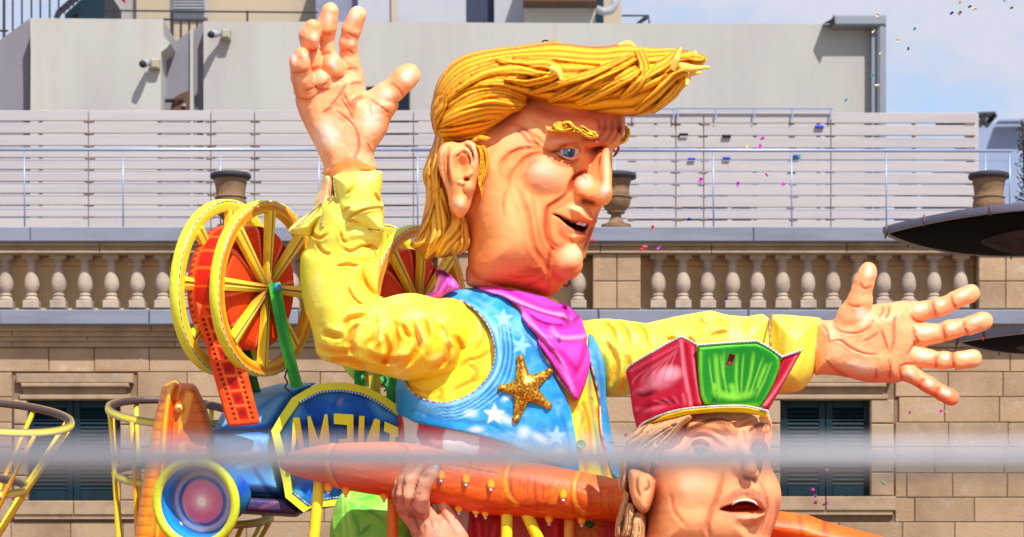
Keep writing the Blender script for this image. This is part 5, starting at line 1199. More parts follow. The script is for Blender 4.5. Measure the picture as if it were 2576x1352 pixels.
hand('hand', (712, 1078, -8, 452), (70, 340),
  [[(590, 720, 95, 180), (600, 600, 82, 185), (570, 480, 80, 190)], [(570, 480, 76, 190), (565, 420, 70, 192), (562, 330, 72, 205)], [(562, 320, 70, 205), (585, 230, 76, 215), (630, 120, 72, 225)],
   [(530, 700, 90, 190), (500, 600, 78, 205)], [(500, 600, 80, 200), (450, 530, 84, 225), (430, 480, 80, 235)], [(412, 420, 58, 230), (395, 340, 55, 235)], [(395, 330, 58, 225), (395, 200, 82, 250), (422, 85, 66, 262)],
   [(430, 720, 90, 190), (350, 610, 82, 230)], [(315, 500, 55, 235), (300, 400, 50, 240)], [(262, 320, 78, 262), (262, 270, 84, 268), (282, 205, 56, 276)],
   [(300, 780, 110, 190), (235, 690, 92, 225), (205, 600, 88, 250)], [(200, 590, 82, 250), (188, 480, 80, 276), (200, 425, 60, 286)],
   [(700, 940, 170, 180), (740, 830, 130, 190)], [(740, 830, 120, 190), (850, 730, 100, 200), (900, 700, 92, 200)], [(915, 690, 92, 200), (990, 610, 98, 205), (1030, 580, 88, 205)],
   [(560, 1130, 190, 175), (565, 1350, 175, 170)]],
  [([(375, 1290), (300, 1120), (200, 920), (152, 760), (210, 640), (330, 560), (560, 520), (660, 600), (705, 720), (830, 680), (950, 800), (890, 920), (845, 1040), (755, 1185), (760, 1330), (375, 1350)], 175, 62, 50)], h1, fig, zc='d7')

# ---- outstretched arm: sleeve, cuff, hand
s2 = [(1460, 815), (1469, 808), (1500, 803), (1533, 803), (1582, 808), (1619, 814), (1650, 808), (1704, 796), (1753, 787), (1786, 782), (1805, 786), (1827, 792), (1876, 797), (1936, 803), (1950, 960), (1900, 975), (1800, 985), (1700, 990), (1600, 992), (1523, 998), (1500, 960), (1460, 900)]
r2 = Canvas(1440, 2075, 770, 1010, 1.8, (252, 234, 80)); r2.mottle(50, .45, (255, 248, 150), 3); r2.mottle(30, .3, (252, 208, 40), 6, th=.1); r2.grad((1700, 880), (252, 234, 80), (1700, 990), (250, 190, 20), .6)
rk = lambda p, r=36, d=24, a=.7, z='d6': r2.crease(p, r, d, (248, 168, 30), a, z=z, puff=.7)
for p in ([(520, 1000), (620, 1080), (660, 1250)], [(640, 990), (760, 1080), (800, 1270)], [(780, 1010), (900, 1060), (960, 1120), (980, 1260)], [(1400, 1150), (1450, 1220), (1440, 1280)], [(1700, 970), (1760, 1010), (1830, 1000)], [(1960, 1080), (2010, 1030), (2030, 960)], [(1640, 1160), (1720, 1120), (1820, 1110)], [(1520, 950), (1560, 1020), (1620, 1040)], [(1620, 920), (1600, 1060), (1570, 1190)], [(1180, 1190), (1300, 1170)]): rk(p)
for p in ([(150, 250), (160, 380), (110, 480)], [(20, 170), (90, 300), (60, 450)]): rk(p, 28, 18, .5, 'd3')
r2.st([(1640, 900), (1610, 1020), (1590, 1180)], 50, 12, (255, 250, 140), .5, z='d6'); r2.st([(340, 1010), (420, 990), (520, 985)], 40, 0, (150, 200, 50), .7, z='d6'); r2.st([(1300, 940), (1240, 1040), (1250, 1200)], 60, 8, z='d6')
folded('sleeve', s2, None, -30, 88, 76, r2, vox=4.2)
r2.st([(2250, 930), (2250, 1288)], 20, 0, (226, 150, 40), .5, z='d6'); r2.st([(2330, 940), (2340, 1250)], 24, 3, (250, 210, 60), .5, z='d6')
for p in ([(60, 700), (40, 900)], [(200, 640), (190, 860), (120, 1080)]): r2.st(p, 30, 3, (248, 200, 40), .5, z='d4')
folded('cuff', [(1937, 800), (1941, 793), (1973, 792), (2020, 796), (2061, 800), (2066, 812), (2063, 870), (2052, 930), (2034, 964), (2012, 984), (1978, 990), (1955, 988), (1944, 970), (1936, 880)], None, -25, 102, 84, r2, vox=4)
strip('seam_cord', [(1941, 793), (1936, 820), (1938, 860), (1942, 900)], 3.5, [0, 60, 75, 78], (200, 160, 110), n=6, beads=((150, 110, 80), 6))
h2 = Canvas(2040, 2520, 640, 1035, 1.6, SK); h2.mottle(50, .4, (255, 216, 186), 5); h2.mottle(26, .35, (242, 142, 100), 9, th=.05); h2.grad((2060, 920), SK, (2060, 990), (238, 110, 66), .7)
LK = lambda p, r=9, d=6, a=.8: h2.crease(p, r, d, (222, 80, 46), a, z='d4', puff=.6)
for p in ([(370, 670), (440, 720), (540, 730), (620, 690), (655, 620)], [(355, 790), (430, 780), (500, 830), (600, 870), (690, 870)], [(760, 880), (790, 780), (790, 660), (810, 600)], [(700, 700), (730, 780), (750, 850)], [(720, 540), (710, 590), (680, 620)], [(760, 540), (750, 600), (730, 630)], [(690, 720), (640, 760), (580, 790)], [(320, 900), (400, 980), (500, 1030)], [(760, 1040), (765, 980), (760, 900)], [(670, 960), (670, 1040)], [(900, 600), (930, 640), (990, 655)], [(930, 680), (930, 740), (960, 800)], [(880, 880), (930, 800), (920, 780)], [(830, 960), (860, 940), (930, 940)], [(300, 660), (340, 720), (350, 800)]): LK(p)
for p in ([(1050, 505), (1060, 570), (1085, 635)], [(1178, 465), (1185, 520), (1220, 575)], [(1130, 665), (1125, 720), (1145, 785)], [(1265, 640), (1265, 690), (1300, 745)], [(1090, 870), (1070, 920), (1085, 975)], [(1185, 850), (1185, 910), (1205, 970)], [(1010, 1030), (970, 1060), (960, 1110)], [(1115, 1090), (1080, 1120), (1070, 1180)], [(470, 525), (520, 550), (570, 550)], [(560, 380), (590, 430), (650, 410)], [(835, 950), (830, 1000), (850, 1060)]): LK(p, 11, 5, .9)
for c, rx, ry, ro in (((970, 560), 60, 36, -10), ((1110, 530), 36, 30, 0), ((1260, 470), 60, 34, -25), ((1000, 710), 60, 38, 0), ((1190, 690), 40, 34, 0), ((1350, 640), 60, 34, -20), ((990, 880), 60, 36, 10), ((1140, 890), 34, 32, 0), ((1280, 880), 60, 32, 0), ((900, 1000), 50, 36, 20), ((1030, 1070), 40, 34, 30), ((1140, 1130), 50, 34, 20), ((620, 320), 36, 60, 10), ((580, 600), 60, 60, 0), ((560, 960), 160, 60, 10)): h2.blob(c, rx, ry, 3, (255, 222, 200), .75, ro, z='d4')
h2.H += vnoise(h2.U, h2.V, 18, 4)*3
hand('hand', (2040, 2522, 640, 1036), (-110, 120),
  [[(850, 600, 84, -10), (940, 588, 72, -5), (1035, 567, 65, 0)], [(1070, 558, 63, 5), (1100, 552, 63, 5), (1160, 533, 61, 8)], [(1205, 505, 64, 8), (1300, 464, 60, 10), (1318, 456, 57, 10)],
   [(880, 740, 84, -5), (980, 738, 80, 0), (1095, 728, 67, 5)], [(1150, 710, 66, 8), (1170, 705, 65, 8), (1240, 690, 62, 10)], [(1300, 680, 64, 10), (1390, 648, 63, 15), (1402, 644, 58, 15)],
   [(840, 880, 90, -5), (950, 885, 74, 0), (1050, 905, 64, 5)], [(1105, 912, 60, 5), (1120, 912, 60, 8), (1160, 912, 58, 8)], [(1235, 912, 64, 10), (1320, 900, 60, 10), (1330, 898, 57, 10)],
   [(800, 960, 90, -10), (890, 985, 70, 0), (950, 1025, 62, 0)], [(995, 1058, 58, 5), (1020, 1072, 57, 5), (1065, 1102, 55, 5)], [(1110, 1128, 58, 5), (1170, 1158, 54, 5), (1182, 1164, 52, 5)],
   [(460, 700, 90, 10), (520, 610, 108, 15), (560, 520, 88, 25)], [(565, 500, 86, 25), (575, 440, 74, 30)], [(590, 390, 72, 32), (612, 330, 64, 36), (618, 305, 58, 36)],
   [(160, 820, 120, -25), (330, 820, 150, -20)]],
  [([(260, 650), (380, 640), (500, 560), (650, 535), (760, 522), (880, 515), (930, 600), (960, 700), (950, 800), (910, 920), (860, 1020), (820, 1062), (760, 1064), (600, 1056), (440, 1020), (310, 1008), (255, 1000), (240, 830)], -15, 66, 60)], h2, fig, zc='d4')
# ================================================================== figure in the paper crown hat
hf = thing('crowned_figure', 'papier-mache head in a red and green panelled crown, brown hair and open mouth, lower right', 'figure', W([(1770, 1500, 420)])[0])
DW = 430
def Ts(name, poly, w, h, r, cv_, z='d3', par=None, **k): return folded(name, poly, z, w, h, r, cv_, par or hf, **k)
fc = Canvas(1560, 1990, 1020, 1460, 1.6, (255, 168, 112))
F_ = lambda p, r=14, d=7, a=.7, col=(186, 84, 52): fc.crease(p, r, d*.75, col, a*.75, z='d3')
FS = lambda p, r, h=0, col=None, a=.6, **k: fc.st(p, r, h, col, a, z='d3', **k)
FB = lambda c, rx, ry, h=0, col=None, a=.6, rot=0: fc.blob(c, rx, ry, h, col, a, rot, z='d3')
fc.mottle(60, .4, (246, 170, 118), 3); fc.mottle(30, .25, (218, 112, 72), 8, th=.08)
FB((640, 640), 190, 50, 3, (244, 166, 112), .6, -8); FB((560, 1060), 160, 130, 18, (255, 182, 140), .6); FB((540, 1020), 90, 70, 0, (255, 204, 176), .4); FB((460, 1250), 200, 140, 10, (238, 150, 92), .6); FB((1040, 1080), 60, 130, 10, (244, 160, 108), .5)
FS([(520, 700), (600, 655), (700, 650), (780, 700), (800, 740)], 36, 14, (236, 150, 100), .4)
for p in ([(510, 715), (570, 680), (660, 650), (740, 665), (790, 700)],): FS(p, 20, 2, (120, 58, 30), .75)
for k in range(16):
    x = 530+k*16; y = 700-math.sin(k/15*2.4)*48; FS([(x, y+10), (x+14, y-18)], 8, 0, (70, 28, 16), .95, taper=False)
for k in range(8):
    x = 895+k*14; y = 706-math.sin(k/7*2.2)*28; FS([(x, y+10), (x+11, y-15)], 8, 0, (70, 28, 16), .95, taper=False)
FS([(880, 710), (940, 675), (1000, 680)], 20, 6, (130, 62, 34), .7)
FS([(740, 1150), (830, 1095), (900, 1080), (960, 1120), (990, 1180)], 22, 0, (206, 78, 70), .7); FS([(720, 1205), (820, 1228), (900, 1238), (970, 1222)], 18, 0, (226, 104, 84), .6); F_([(500, 860), (520, 780), (580, 740), (650, 745), (710, 790), (770, 820)], 14, 8, .8, (130, 50, 34)); F_([(520, 720), (620, 700), (720, 730), (780, 790)], 18, 6, .5)
F_([(800, 690), (810, 730), (790, 770)], 12, 8, .8); F_([(860, 700), (870, 740), (880, 800)], 14, 10, .8, (140, 50, 34)); F_([(640, 620), (760, 650), (820, 690), (880, 660), (960, 630)], 12, 7, .6); F_([(740, 610), (820, 640), (900, 620)], 10, 5, .5)
FB((700, 790), 80, 50, -8, (196, 92, 62), .6); FB((925, 790), 50, 50, -10, (190, 84, 60), .7)
F_([(540, 880), (600, 900), (680, 880)], 9, 5, .6)
F_([(740, 950), (715, 1050), (690, 1140), (660, 1200), (640, 1300), (660, 1352)], 18, 10, .8, (150, 56, 34)); F_([(945, 1000), (985, 1080), (1000, 1180), (980, 1260), (960, 1330)], 12, 8, .8, (140, 56, 40))
F_([(420, 1100), (440, 1200), (520, 1300)], 16, 4, .4); F_([(820, 990), (850, 1030), (900, 1040)], 10, 5, .5)
FS([(340, 940), (320, 1100), (280, 1230), (250, 1352)], 40, 0, (190, 92, 58), .7); FS([(1070, 1100), (1060, 1250), (1030, 1352)], 30, 0, (190, 90, 66), .7)
FS([(700, 1175), (780, 1110), (870, 1070), (950, 1100), (990, 1170)], 36, 0, (206, 104, 82), .8); FS([(700, 1200), (800, 1225), (900, 1235), (975, 1220)], 34, 0, (238, 150, 116), .7); FS([(790, 1260), (880, 1285), (950, 1262)], 26, -5, (200, 100, 60), .7)
for k in range(5): FS([(800+k*40, 1080-abs(k-2)*6), (806+k*38, 1118)], 7, -1.5, (176, 76, 58), .5)
sd = Solid(1560, 1990, 1020, 1460, DW-210, DW+225, 4.0)
face = [(215, 700), (300, 640), (520, 590), (760, 560), (1000, 610), (1030, 700), (1028, 770), (1014, 860), (1030, 940), (1060, 1000), (1082, 1060), (1085, 1140), (1062, 1240), (1020, 1352), (960, 1500), (230, 1500), (250, 1352), (262, 1220), (240, 1100), (200, 950), (170, 800)]
sd.add(sd.pil(face, lambda U, V: DW-np.clip((U-1880)/120, 0, 1)*40, 168, 115, 3, z='d3'), 1)
def cz(a, b, ra, rb, wa, wb, k, fw=1.0):
    A = Z('d3', [a])[0]; B_ = Z('d3', [b])[0]; sd.add(sd.cone((A[0], A[1], DW+wa), (B_[0], B_[1], DW+wb), ra*ZS('d3'), rb*ZS('d3'), fw), k)
cz((845, 730), (895, 940), 34, 46, 146, 172, 14); cz((820, 930), (830, 945), 42, 40, 156, 156, 10); cz((925, 960), (930, 975), 26, 26, 140, 140, 8); cz((550, 690), (760, 690), 34, 40, 150, 146, 14); cz((900, 700), (990, 700), 34, 28, 128, 96, 12)
sd.add(sd.pil([(690, 1180), (760, 1110), (830, 1065), (890, 1048), (945, 1080), (985, 1130), (998, 1195), (940, 1150), (870, 1118), (800, 1145), (740, 1178)], DW+110, 78, 40, 3, z='d3'), 6)
sd.add(sd.pil([(690, 1186), (780, 1208), (900, 1208), (988, 1206), (975, 1240), (930, 1268), (860, 1275), (780, 1248), (720, 1215)], DW+106, 82, 40, 3, z='d3'), 6)
mo = [(705, 1185), (760, 1160), (800, 1148), (870, 1122), (935, 1150), (985, 1196), (900, 1204), (780, 1204)]
sd.cut(sd.pil(mo, DW+190, 80, 14, 2, z='d3'), 4); fc.fill(mo, (130, 20, 10), z='d3', soft=3); fc.fill([(710, 1190), (790, 1168), (880, 1160), (984, 1195), (900, 1206), (780, 1206)], (200, 48, 20), z='d3', soft=8)
for c in ((880, 985), (935, 1000)):
    q = Z('d3', [c])[0]; sd.cut(sd.ell((q[0], q[1]+3, DW+178), (13, 9, 26)), 4)
FS([(850, 985), (900, 1002), (945, 1005)], 24, -3, (70, 26, 22), .85); FB((880, 920), 46, 60, 0, (240, 160, 124), .6)
for c, r_ in (((600, 835), 66), ((955, 835), 48)):
    q = Z('d3', [c])[0]; sd.cut(sd.ell((q[0], q[1], DW+190), (r_*ZS('d3')*1.15, r_*ZS('d3')*.8, 40)), 5)
# ear
sd.add(sd.pil([(165, 960), (200, 945), (250, 955), (300, 980), (325, 1030), (318, 1100), (300, 1160), (275, 1203), (235, 1200), (200, 1160), (175, 1080)], DW+150, 44, 26, 3, z='d3'), 5)
FS([(190, 980), (180, 1060), (210, 1140)], 18, 5, (240, 160, 110), .6); FS([(225, 970), (215, 1050), (240, 1120)], 14, -6, (120, 50, 28), .8); FS([(280, 1000), (290, 1050), (250, 1080)], 16, -7, (110, 44, 24), .8); FS([(200, 1150), (240, 1190), (280, 1190)], 16, 0, (170, 80, 50), .7)
sd.relief(fc, DW+20); sd.build('head', PTs, hf, fc)
for c, (rx, ry) in (((600, 832), (74, 52)), ((955, 832), (54, 48))):
    q = Z('d3', [c])[0]; rx *= ZS('d3'); ry *= ZS('d3'); e = Canvas(q[0]-rx-6, q[0]+rx+6, q[1]-ry-8, q[1]+ry+8, .7, (226, 222, 224))
    circ = lambda cx, cy, r_: [(cx+r_*math.cos(t), cy+r_*math.sin(t)) for t in np.linspace(0, 2*math.pi, 24)[:-1]]
    ix = q[0]-2 if c[0] == 600 else q[0]+3
    e.fill(circ(ix, q[1]-1, 15.5), (60, 40, 40), soft=1.5); e.fill(circ(ix, q[1]-1, 13.5), (128, 96, 92), soft=1.5); e.fill(circ(ix+1, q[1]-1, 7.5), (18, 12, 14), soft=1.5); e.fill(circ(ix-1, q[1]-8, 3), (255, 255, 255), soft=1); e.fill(circ(ix+4, q[1]+3, 1.6), (220, 220, 230), soft=1)
    s = Solid(q[0]-rx-4, q[0]+rx+4, q[1]-ry-6, q[1]+ry+6, DW+90, DW+190, 2.0); s.add(s.ell((q[0], q[1], DW+118), (rx, ry, 42)), 1); s.build('eye', MATS['gloss_eye'], hf, e)
    top_ = [(q[0]-rx, q[1]+4), (q[0]-rx*.6, q[1]-ry*.8), (q[0], q[1]-ry*1.1), (q[0]+rx*.6, q[1]-ry*.7), (q[0]+rx, q[1]+4)]
    strip('eyelid', top_, [2, 6, 7, 6, 2], [DW+130, DW+162, DW+168, DW+160, DW+128], (150, 78, 56), par=hf)
    strip('eyelid', [(q[0]-rx, q[1]+4), (q[0]-rx*.5, q[1]+ry*.85), (q[0]+rx*.3, q[1]+ry*.95), (q[0]+rx, q[1]+4)], [2, 4, 4, 2], [DW+130, DW+154, DW+156, DW+128], (226, 140, 100), par=hf)
    P_ = []; Fl = []; tp = crv(top_, 8)
    for k in range(18):
        b = tp[int(k/17*(len(tp)-1))]; an = R(-140+100*k/17); i = len(P_); P_ += [(b[0]-.9, b[1]-3, DW+166), (b[0]+.9, b[1]-3, DW+166), (b[0]+8*math.cos(an), b[1]-2+9*math.sin(an), DW+176), (b[0], b[1]-2, DW+160)]; Fl += [[i, i+1, i+2], [i, i+2, i+3], [i+1, i+3, i+2]]
    mkmesh('eyelashes', W(P_), Fl, PTs, hf, np.tile(lin((60, 40, 40)), (len(P_), 1)), False)
q = Z('d3', [(785, 1163), (800, 1135), (850, 1120), (900, 1122), (935, 1140), (944, 1165), (925, 1150), (880, 1138), (830, 1142)]); s = Solid(1830, 1920, 1250, 1290, DW+90, DW+200, 1.8)
s.add(s.pil(q, DW+150, 20, 5, 3), 1); s.build('teeth', MATS['gloss_teeth'], hf, col=(250, 248, 250))
# hair
hh = Canvas(1540, 1790, 1030, 1460, 1.6, (150, 92, 56)); BR = ((240, 186, 130), (188, 124, 76), (84, 48, 30))
for k, (p, wd, n) in enumerate((([(540, 625), (420, 690), (300, 760), (200, 830), (150, 900)], [16, 40, 50, 40, 16], 4), ([(440, 650), (330, 700), (220, 760), (150, 850), (130, 960)], [14, 36, 44, 34, 20], 4), ([(300, 670), (220, 740), (160, 800)], [20, 40, 30], 3), ([(500, 640), (440, 720), (380, 790), (340, 860), (330, 930)], [10, 26, 36, 34, 10], 3), ([(150, 880), (130, 960), (125, 1050), (150, 1100)], [14, 26, 28, 10], 2),
    ([(330, 800), (280, 870), (270, 950), (275, 1040)], [20, 36, 24, 6], 3), ([(150, 1080), (130, 1180), (100, 1270), (95, 1352)], [24, 30, 24, 20], 3), ([(180, 1150), (170, 1250), (150, 1352)], [24, 36, 36], 3), ([(230, 1200), (220, 1280), (215, 1400)], [20, 40, 50], 4))):
    hh.lock(p, wd, n, z='d3', h0=6+k, h1=6, cols=BR, seed=40+k)
hp = [(560, 610), (480, 690), (400, 780), (350, 860), (345, 960), (320, 1020), (300, 970), (250, 945), (190, 940), (165, 970), (175, 1080), (205, 1160), (240, 1210), (265, 1230), (262, 1352), (250, 1480), (88, 1480), (92, 1352), (104, 1270), (128, 1180), (150, 1110), (120, 1050), (112, 1000), (135, 900), (148, 820), (180, 740), (240, 690), (400, 640)]
q = np.array(Z('d3', hp)); s = Solid(q[:, 0].min()-8, q[:, 0].max()+8, q[:, 1].min()-8, q[:, 1].max()+8, DW-120, DW+205, 3.6); hh.soften(3)
s.add(s.pil(hp, lambda U, V: DW+40+np.clip((U-1560)/180, 0, 1)*85, 85, 40, 3, z='d3'), 1).relief(hh, DW+60); s.build('hair', PTs, hf, hh)
# the crown: panels with real bends
cwp = Canvas(1565, 2025, 840, 1085, 1.4, (196, 24, 52))
PP = lambda p, r, h=0, col=None, a=.7, **k: cwp.st(p, r, h, col, a, z='d3', **k)
cwp.mottle(50, .35, (160, 6, 36), 3)
cwp.blob((360, 400), 150, 80, 5, (244, 150, 170), .75, -20, z='d3'); cwp.blob((420, 360), 90, 60, 0, (250, 190, 204), .7, 0, z='d3'); cwp.blob((240, 470), 80, 30, 4, (236, 110, 140), .7, -20, z='d3')
PP([(190, 480), (260, 500), (340, 470)], 24, -6, (120, 0, 20)); PP([(190, 580), (280, 590), (400, 560)], 24, 4, (230, 90, 120)); PP([(200, 620), (300, 560), (460, 540)], 22, -5, (130, 0, 24)); PP([(480, 170), (500, 340), (540, 560)], 18, 4, (244, 130, 150), .8, taper=False); PP([(510, 190), (530, 340), (565, 560)], 12, -5, (140, 0, 30), .8, taper=False); PP([(550, 210), (570, 380), (600, 550)], 14, 2, (240, 110, 140), .7, taper=False); PP([(180, 350), (460, 200)], 14, 2, (236, 90, 120), .6, taper=False)
for k in range(11): PP([(470-k*3, 190+k*6), (440-k*24, 330+k*5), (420-k*26, 420+k*2)], 8, 0, (246, 150, 170) if k % 2 else (160, 4, 38), .35)
for k in range(8): PP([(530-k*20, 560-k*2), (520-k*30, 470+k*8)], 9, 0, (238, 110, 140) if k % 2 else (130, 0, 26), .6)
PP([(1190, 240), (1080, 430), (985, 560)], 14, 3, (240, 120, 140), .8, taper=False); PP([(1130, 260), (1050, 430)], 12, 0, (140, 0, 30), .6)
gp = [(578, 200), (760, 185), (940, 175), (1020, 215), (1088, 268), (1045, 420), (1000, 510), (965, 568), (850, 560), (620, 553), (596, 500), (582, 350)]
cwp.fill(gp, (30, 160, 40), z='d3', soft=3)
cwp.fill([(625, 215), (935, 205), (1050, 270), (1010, 420), (960, 530), (800, 545), (660, 545), (620, 500), (605, 350)], (30, 142, 40), z='d3', soft=10)
PP([(598, 240), (600, 400), (625, 530), (700, 552), (950, 556)], 18, 0, (130, 225, 60), .9, taper=False); PP([(960, 552), (1010, 470), (1070, 290), (940, 195), (600, 215)], 12, 0, (110, 215, 60), .8, taper=False)
for p, r_ in (([(690, 240), (700, 380), (720, 520)], 22), ([(660, 460), (760, 500), (860, 500), (940, 470)], 34), ([(1000, 300), (960, 400), (940, 470)], 18), ([(860, 240), (850, 360), (845, 500)], 9), ([(720, 250), (735, 400)], 8), ([(740, 230), (740, 380), (770, 530)], 9), ([(820, 240), (815, 400), (830, 530)], 14), ([(920, 230), (900, 380), (860, 520)], 16), ([(980, 260), (930, 400), (890, 520)], 9), ([(1030, 290), (980, 420), (930, 520)], 10), ([(650, 260), (665, 400), (690, 520)], 8), ([(780, 420), (800, 480), (800, 530)], 30), ([(680, 420), (690, 470)], 22)): PP(p, r_, 1.5, (140, 226, 70), .85)
red_l = [(146, 354), (185, 310), (330, 222), (482, 140), (530, 160), (578, 194), (584, 350), (598, 500), (622, 556), (480, 585), (380, 615), (290, 655), (222, 715), (212, 690), (190, 600), (172, 470)]
red_r = [(1088, 268), (1150, 248), (1214, 226), (1100, 430), (1008, 590), (962, 566), (1005, 505), (1048, 415)]
band_ = [(215, 715), (260, 668), (380, 618), (500, 585), (640, 570), (760, 563), (880, 566), (1008, 592), (1010, 640), (930, 612), (850, 602), (700, 600), (560, 612), (420, 640), (300, 670)]
def plate(name, poly, wf, th, cv_, vox=3.0, z='d3'):
    q = np.array(Z(z, poly)); s = Solid(q[:, 0].min()-8, q[:, 0].max()+8, q[:, 1].min()-8, q[:, 1].max()+8, DW-40, DW+290, vox)
    s.add(s.pil(poly, wf, th, th*.8, 0, z=z), 1).relief(cv_, wf(s.U2, s.V2).mean()-10); return s.build(name, PTs, hf, cv_)
lean = lambda V: (1060-V)*.22
wL = lambda U, V: DW+150+lean(V)*.6-np.abs(U-1715)*.28-np.clip(1640-U, 0, 99)*.5
wG = lambda U, V: DW+110+lean(V)+np.abs(U-1850)*.10+20
plate('crown_panel', red_l, wL, 12, cwp); plate('crown_panel', gp, wG, 12, cwp); plate('crown_panel', red_r, lambda U, V: DW+150+lean(V)-(U-1920)*.6, 12, cwp)
bv = Canvas(1570, 1950, 1010, 1090, 1.5, (250, 200, 20)); bv.mottle(20, .4, (240, 160, 20), 2); bv.st([(300, 670), (500, 620), (800, 600), (1010, 640)], 14, 0, (214, 140, 30), .6, z='d3')
plate('crown_band', band_, lambda U, V: DW+172-np.abs(U-1790)*.20-np.clip(1680-U, 0, 200)*.5, 13, bv)
# crown body behind the panels so that it is a closed hat
s = Solid(1570, 2000, 850, 1080, DW-190, DW+160, 6); s.add(s.pil([(170, 380), (480, 180), (580, 215), (940, 190), (1080, 280), (1170, 270), (1000, 570), (760, 560), (480, 590), (225, 690), (190, 580)], lambda U, V: DW+10, 110, 60, 0, z='d3'), 1); s.build('crown_inside', PTs, hf, cwp)
LED = ((204, 204, 204), ((160, 162, 168), 4.5))
def led(pts, wf, r=2.9, par=hf, z='d3', cols=LED):
    P = crv(np.array(Z(z, pts)), 10) if len(pts) > 2 else np.array(Z(z, pts)); P = resamp(P, 90); w = wf(P[:, 0], P[:, 1]); return ribbon('light_strip', np.c_[P, w], r, paint('led_strip', .3, .1, 60, .6), par, cols[0], n=6, beads=cols[1])
led([(150, 350), (185, 312), (330, 226), (400, 185), (482, 143)], lambda U, V: wL(U, V)+9); led([(482, 143), (530, 165), (578, 194)], lambda U, V: wL(U, V)+9); led([(578, 194), (760, 180), (940, 170)], lambda U, V: wG(U, V)+9); led([(940, 170), (1015, 210), (1090, 264)], lambda U, V: wG(U, V)+9); led([(1090, 264), (1150, 244), (1214, 222)], lambda U, V: DW+164+lean(V)-(U-1920)*.6)
led([(218, 708), (260, 662), (380, 610), (500, 580), (640, 566), (760, 560), (880, 563), (1006, 592)], lambda U, V: DW+188-np.abs(U-1790)*.20-np.clip(1680-U, 0, 200)*.5); led([(1006, 592), (1010, 625)], lambda U, V: DW+166+U*0, 2.6)
s = Solid(1600, 1920, 1380, 1640, DW-170, DW+120, 8); s.add(s.pil([(1620, 1390), (1880, 1390), (1910, 1640), (1600, 1640)], DW-20, 110, 70), 1); s.build('shoulders', PT, hf, col=(200, 40, 60))

# ================================================================== orange spindle with bulbs
tb = thing('spindle_boom', 'long tapered orange boom with small bulbs, striped by dark painted lines, gripped by the hand', 'prop', W([(1300, 1350, 290)])[0])
tc_ = Canvas(690, 2330, 1090, 1440, 2.0, (244, 104, 28))
X_ = lambda p, r, h=0, col=None, a=.7, **k: tc_.st(p, r, h, col, a, z='e7', **k)
tc_.mottle(70, .4, (255, 150, 40), 2); tc_.mottle(40, .3, (226, 60, 24), 7)
X_([(200, 150), (600, 50), (900, 50), (1400, 110), (2000, 210), (2400, 300)], 90, 0, (252, 140, 60), .6); X_([(300, 260), (700, 330), (1100, 400), (1500, 470), (2000, 500), (2400, 520)], 120, 0, (220, 50, 22), .55)
for xx, c in ((500, 1), (960, 0), (1650, 1), (2090, 1)):
    t = [(xx+30, 28+max(0, xx-800)*.135), (xx-10, 110+max(0, xx-800)*.15), (xx, 220+max(0, xx-800)*.16), (xx+60, 320+max(0, xx-800)*.13)]
    if c: X_(t, 24, 7, (255, 170, 40), .75, taper=False)
    X_([(x+26, y) for x, y in t], 12, -3, (120, 30, 16), .7)
rq = random.Random(4)
for k in range(150):
    x = rq.uniform(520, 2400); y = 40+max(0, x-900)*.15+rq.uniform(60, 330); L_ = rq.uniform(60, 260); X_([(x, y), (x+L_*.5, y+L_*.12+8), (x+L_, y+L_*.1)], rq.uniform(4, 8), 1.0, rq.choice([(150, 36, 16), (190, 50, 20), (255, 150, 40)]), rq.uniform(.25, .6))
for k in range(40):
    x = rq.uniform(1650, 2380); y0_ = 50+max(0, x-900)*.15; X_([(x, y0_+rq.uniform(0, 90)), (x-10, y0_+150), (x+14, y0_+rq.uniform(190, 300))], 6, -1, (150, 40, 16), rq.uniform(.3, .6))
X_([(940, 30), (1000, 60), (1030, 110)], 8, 0, (90, 24, 20), .8); X_([(1200, 150), (1400, 190), (1640, 235)], 9, -2, (110, 28, 20), .8); X_([(1210, 60), (1390, 120), (1400, 210), (1380, 250)], 8, -1, (90, 24, 20), .8)
for p in ([(2010, 1290), (2020, 1352)], [(2070, 1300), (2080, 1352)]): tc_.st(p, 10, 0, (170, 50, 20), .7)
tube_o = [(703, 1166), (712, 1150), (735, 1138), (775, 1126), (830, 1117), (900, 1113), (985, 1112), (1060, 1120), (1138, 1136), (1217, 1148), (1295, 1158), (1374, 1169), (1452, 1185), (1515, 1197), (1562, 1208), (1700, 1235), (1860, 1265), (1961, 1286), (2029, 1295), (2079, 1313), (2205, 1346), (2310, 1378), (2320, 1400), (2240, 1412), (2100, 1395), (1960, 1372), (1800, 1340), (1558, 1314), (1491, 1310), (1374, 1304), (1295, 1300), (1198, 1292), (1135, 1275), (990, 1255), (963, 1249), (865, 1232), (818, 1218), (747, 1199), (710, 1182)]
BW = 290
s = Solid(690, 2330, 1095, 1425, BW-90, BW+95, 5.0); s.add(s.pil(tube_o, BW, 66, 64, 3), 1).relief(tc_, BW-10); s.build('boom_body', PT, tb, tc_)
tower_bulbs = []
def bulb(u, v, w, r, par, dirv=(0, 1, .5), big=True):
    c = Vector(W([(u, v, w)])[0]); rr = r/PPM; d = Vector((dirv[0], -dirv[2], -dirv[1])).normalized()
    mb = MB(); mb.lathe(c, [(rr*.5, -rr*1.3), (rr*.95, -rr*.7), (rr*1.05, 0), (rr*.8, rr*.7), (rr*.45, rr*1.15)], 14, d, cols=[lin((250, 150, 30))]*3+[lin((255, 190, 60))]*2)
    o = mb.build('bulb_holder', PTs, par, True, usecol=True)
    mb = MB(); mb.lathe(c+d*rr*1.15, [(rr*.3, 0), (rr*.42, rr*.3), (rr*.3, rr*.6), (rr*.05, rr*.7)], 12, d); mb.build('bulb', plain('bulb_glass', (214, 206, 214), .1, .05, 3, spec=.8), o, True)
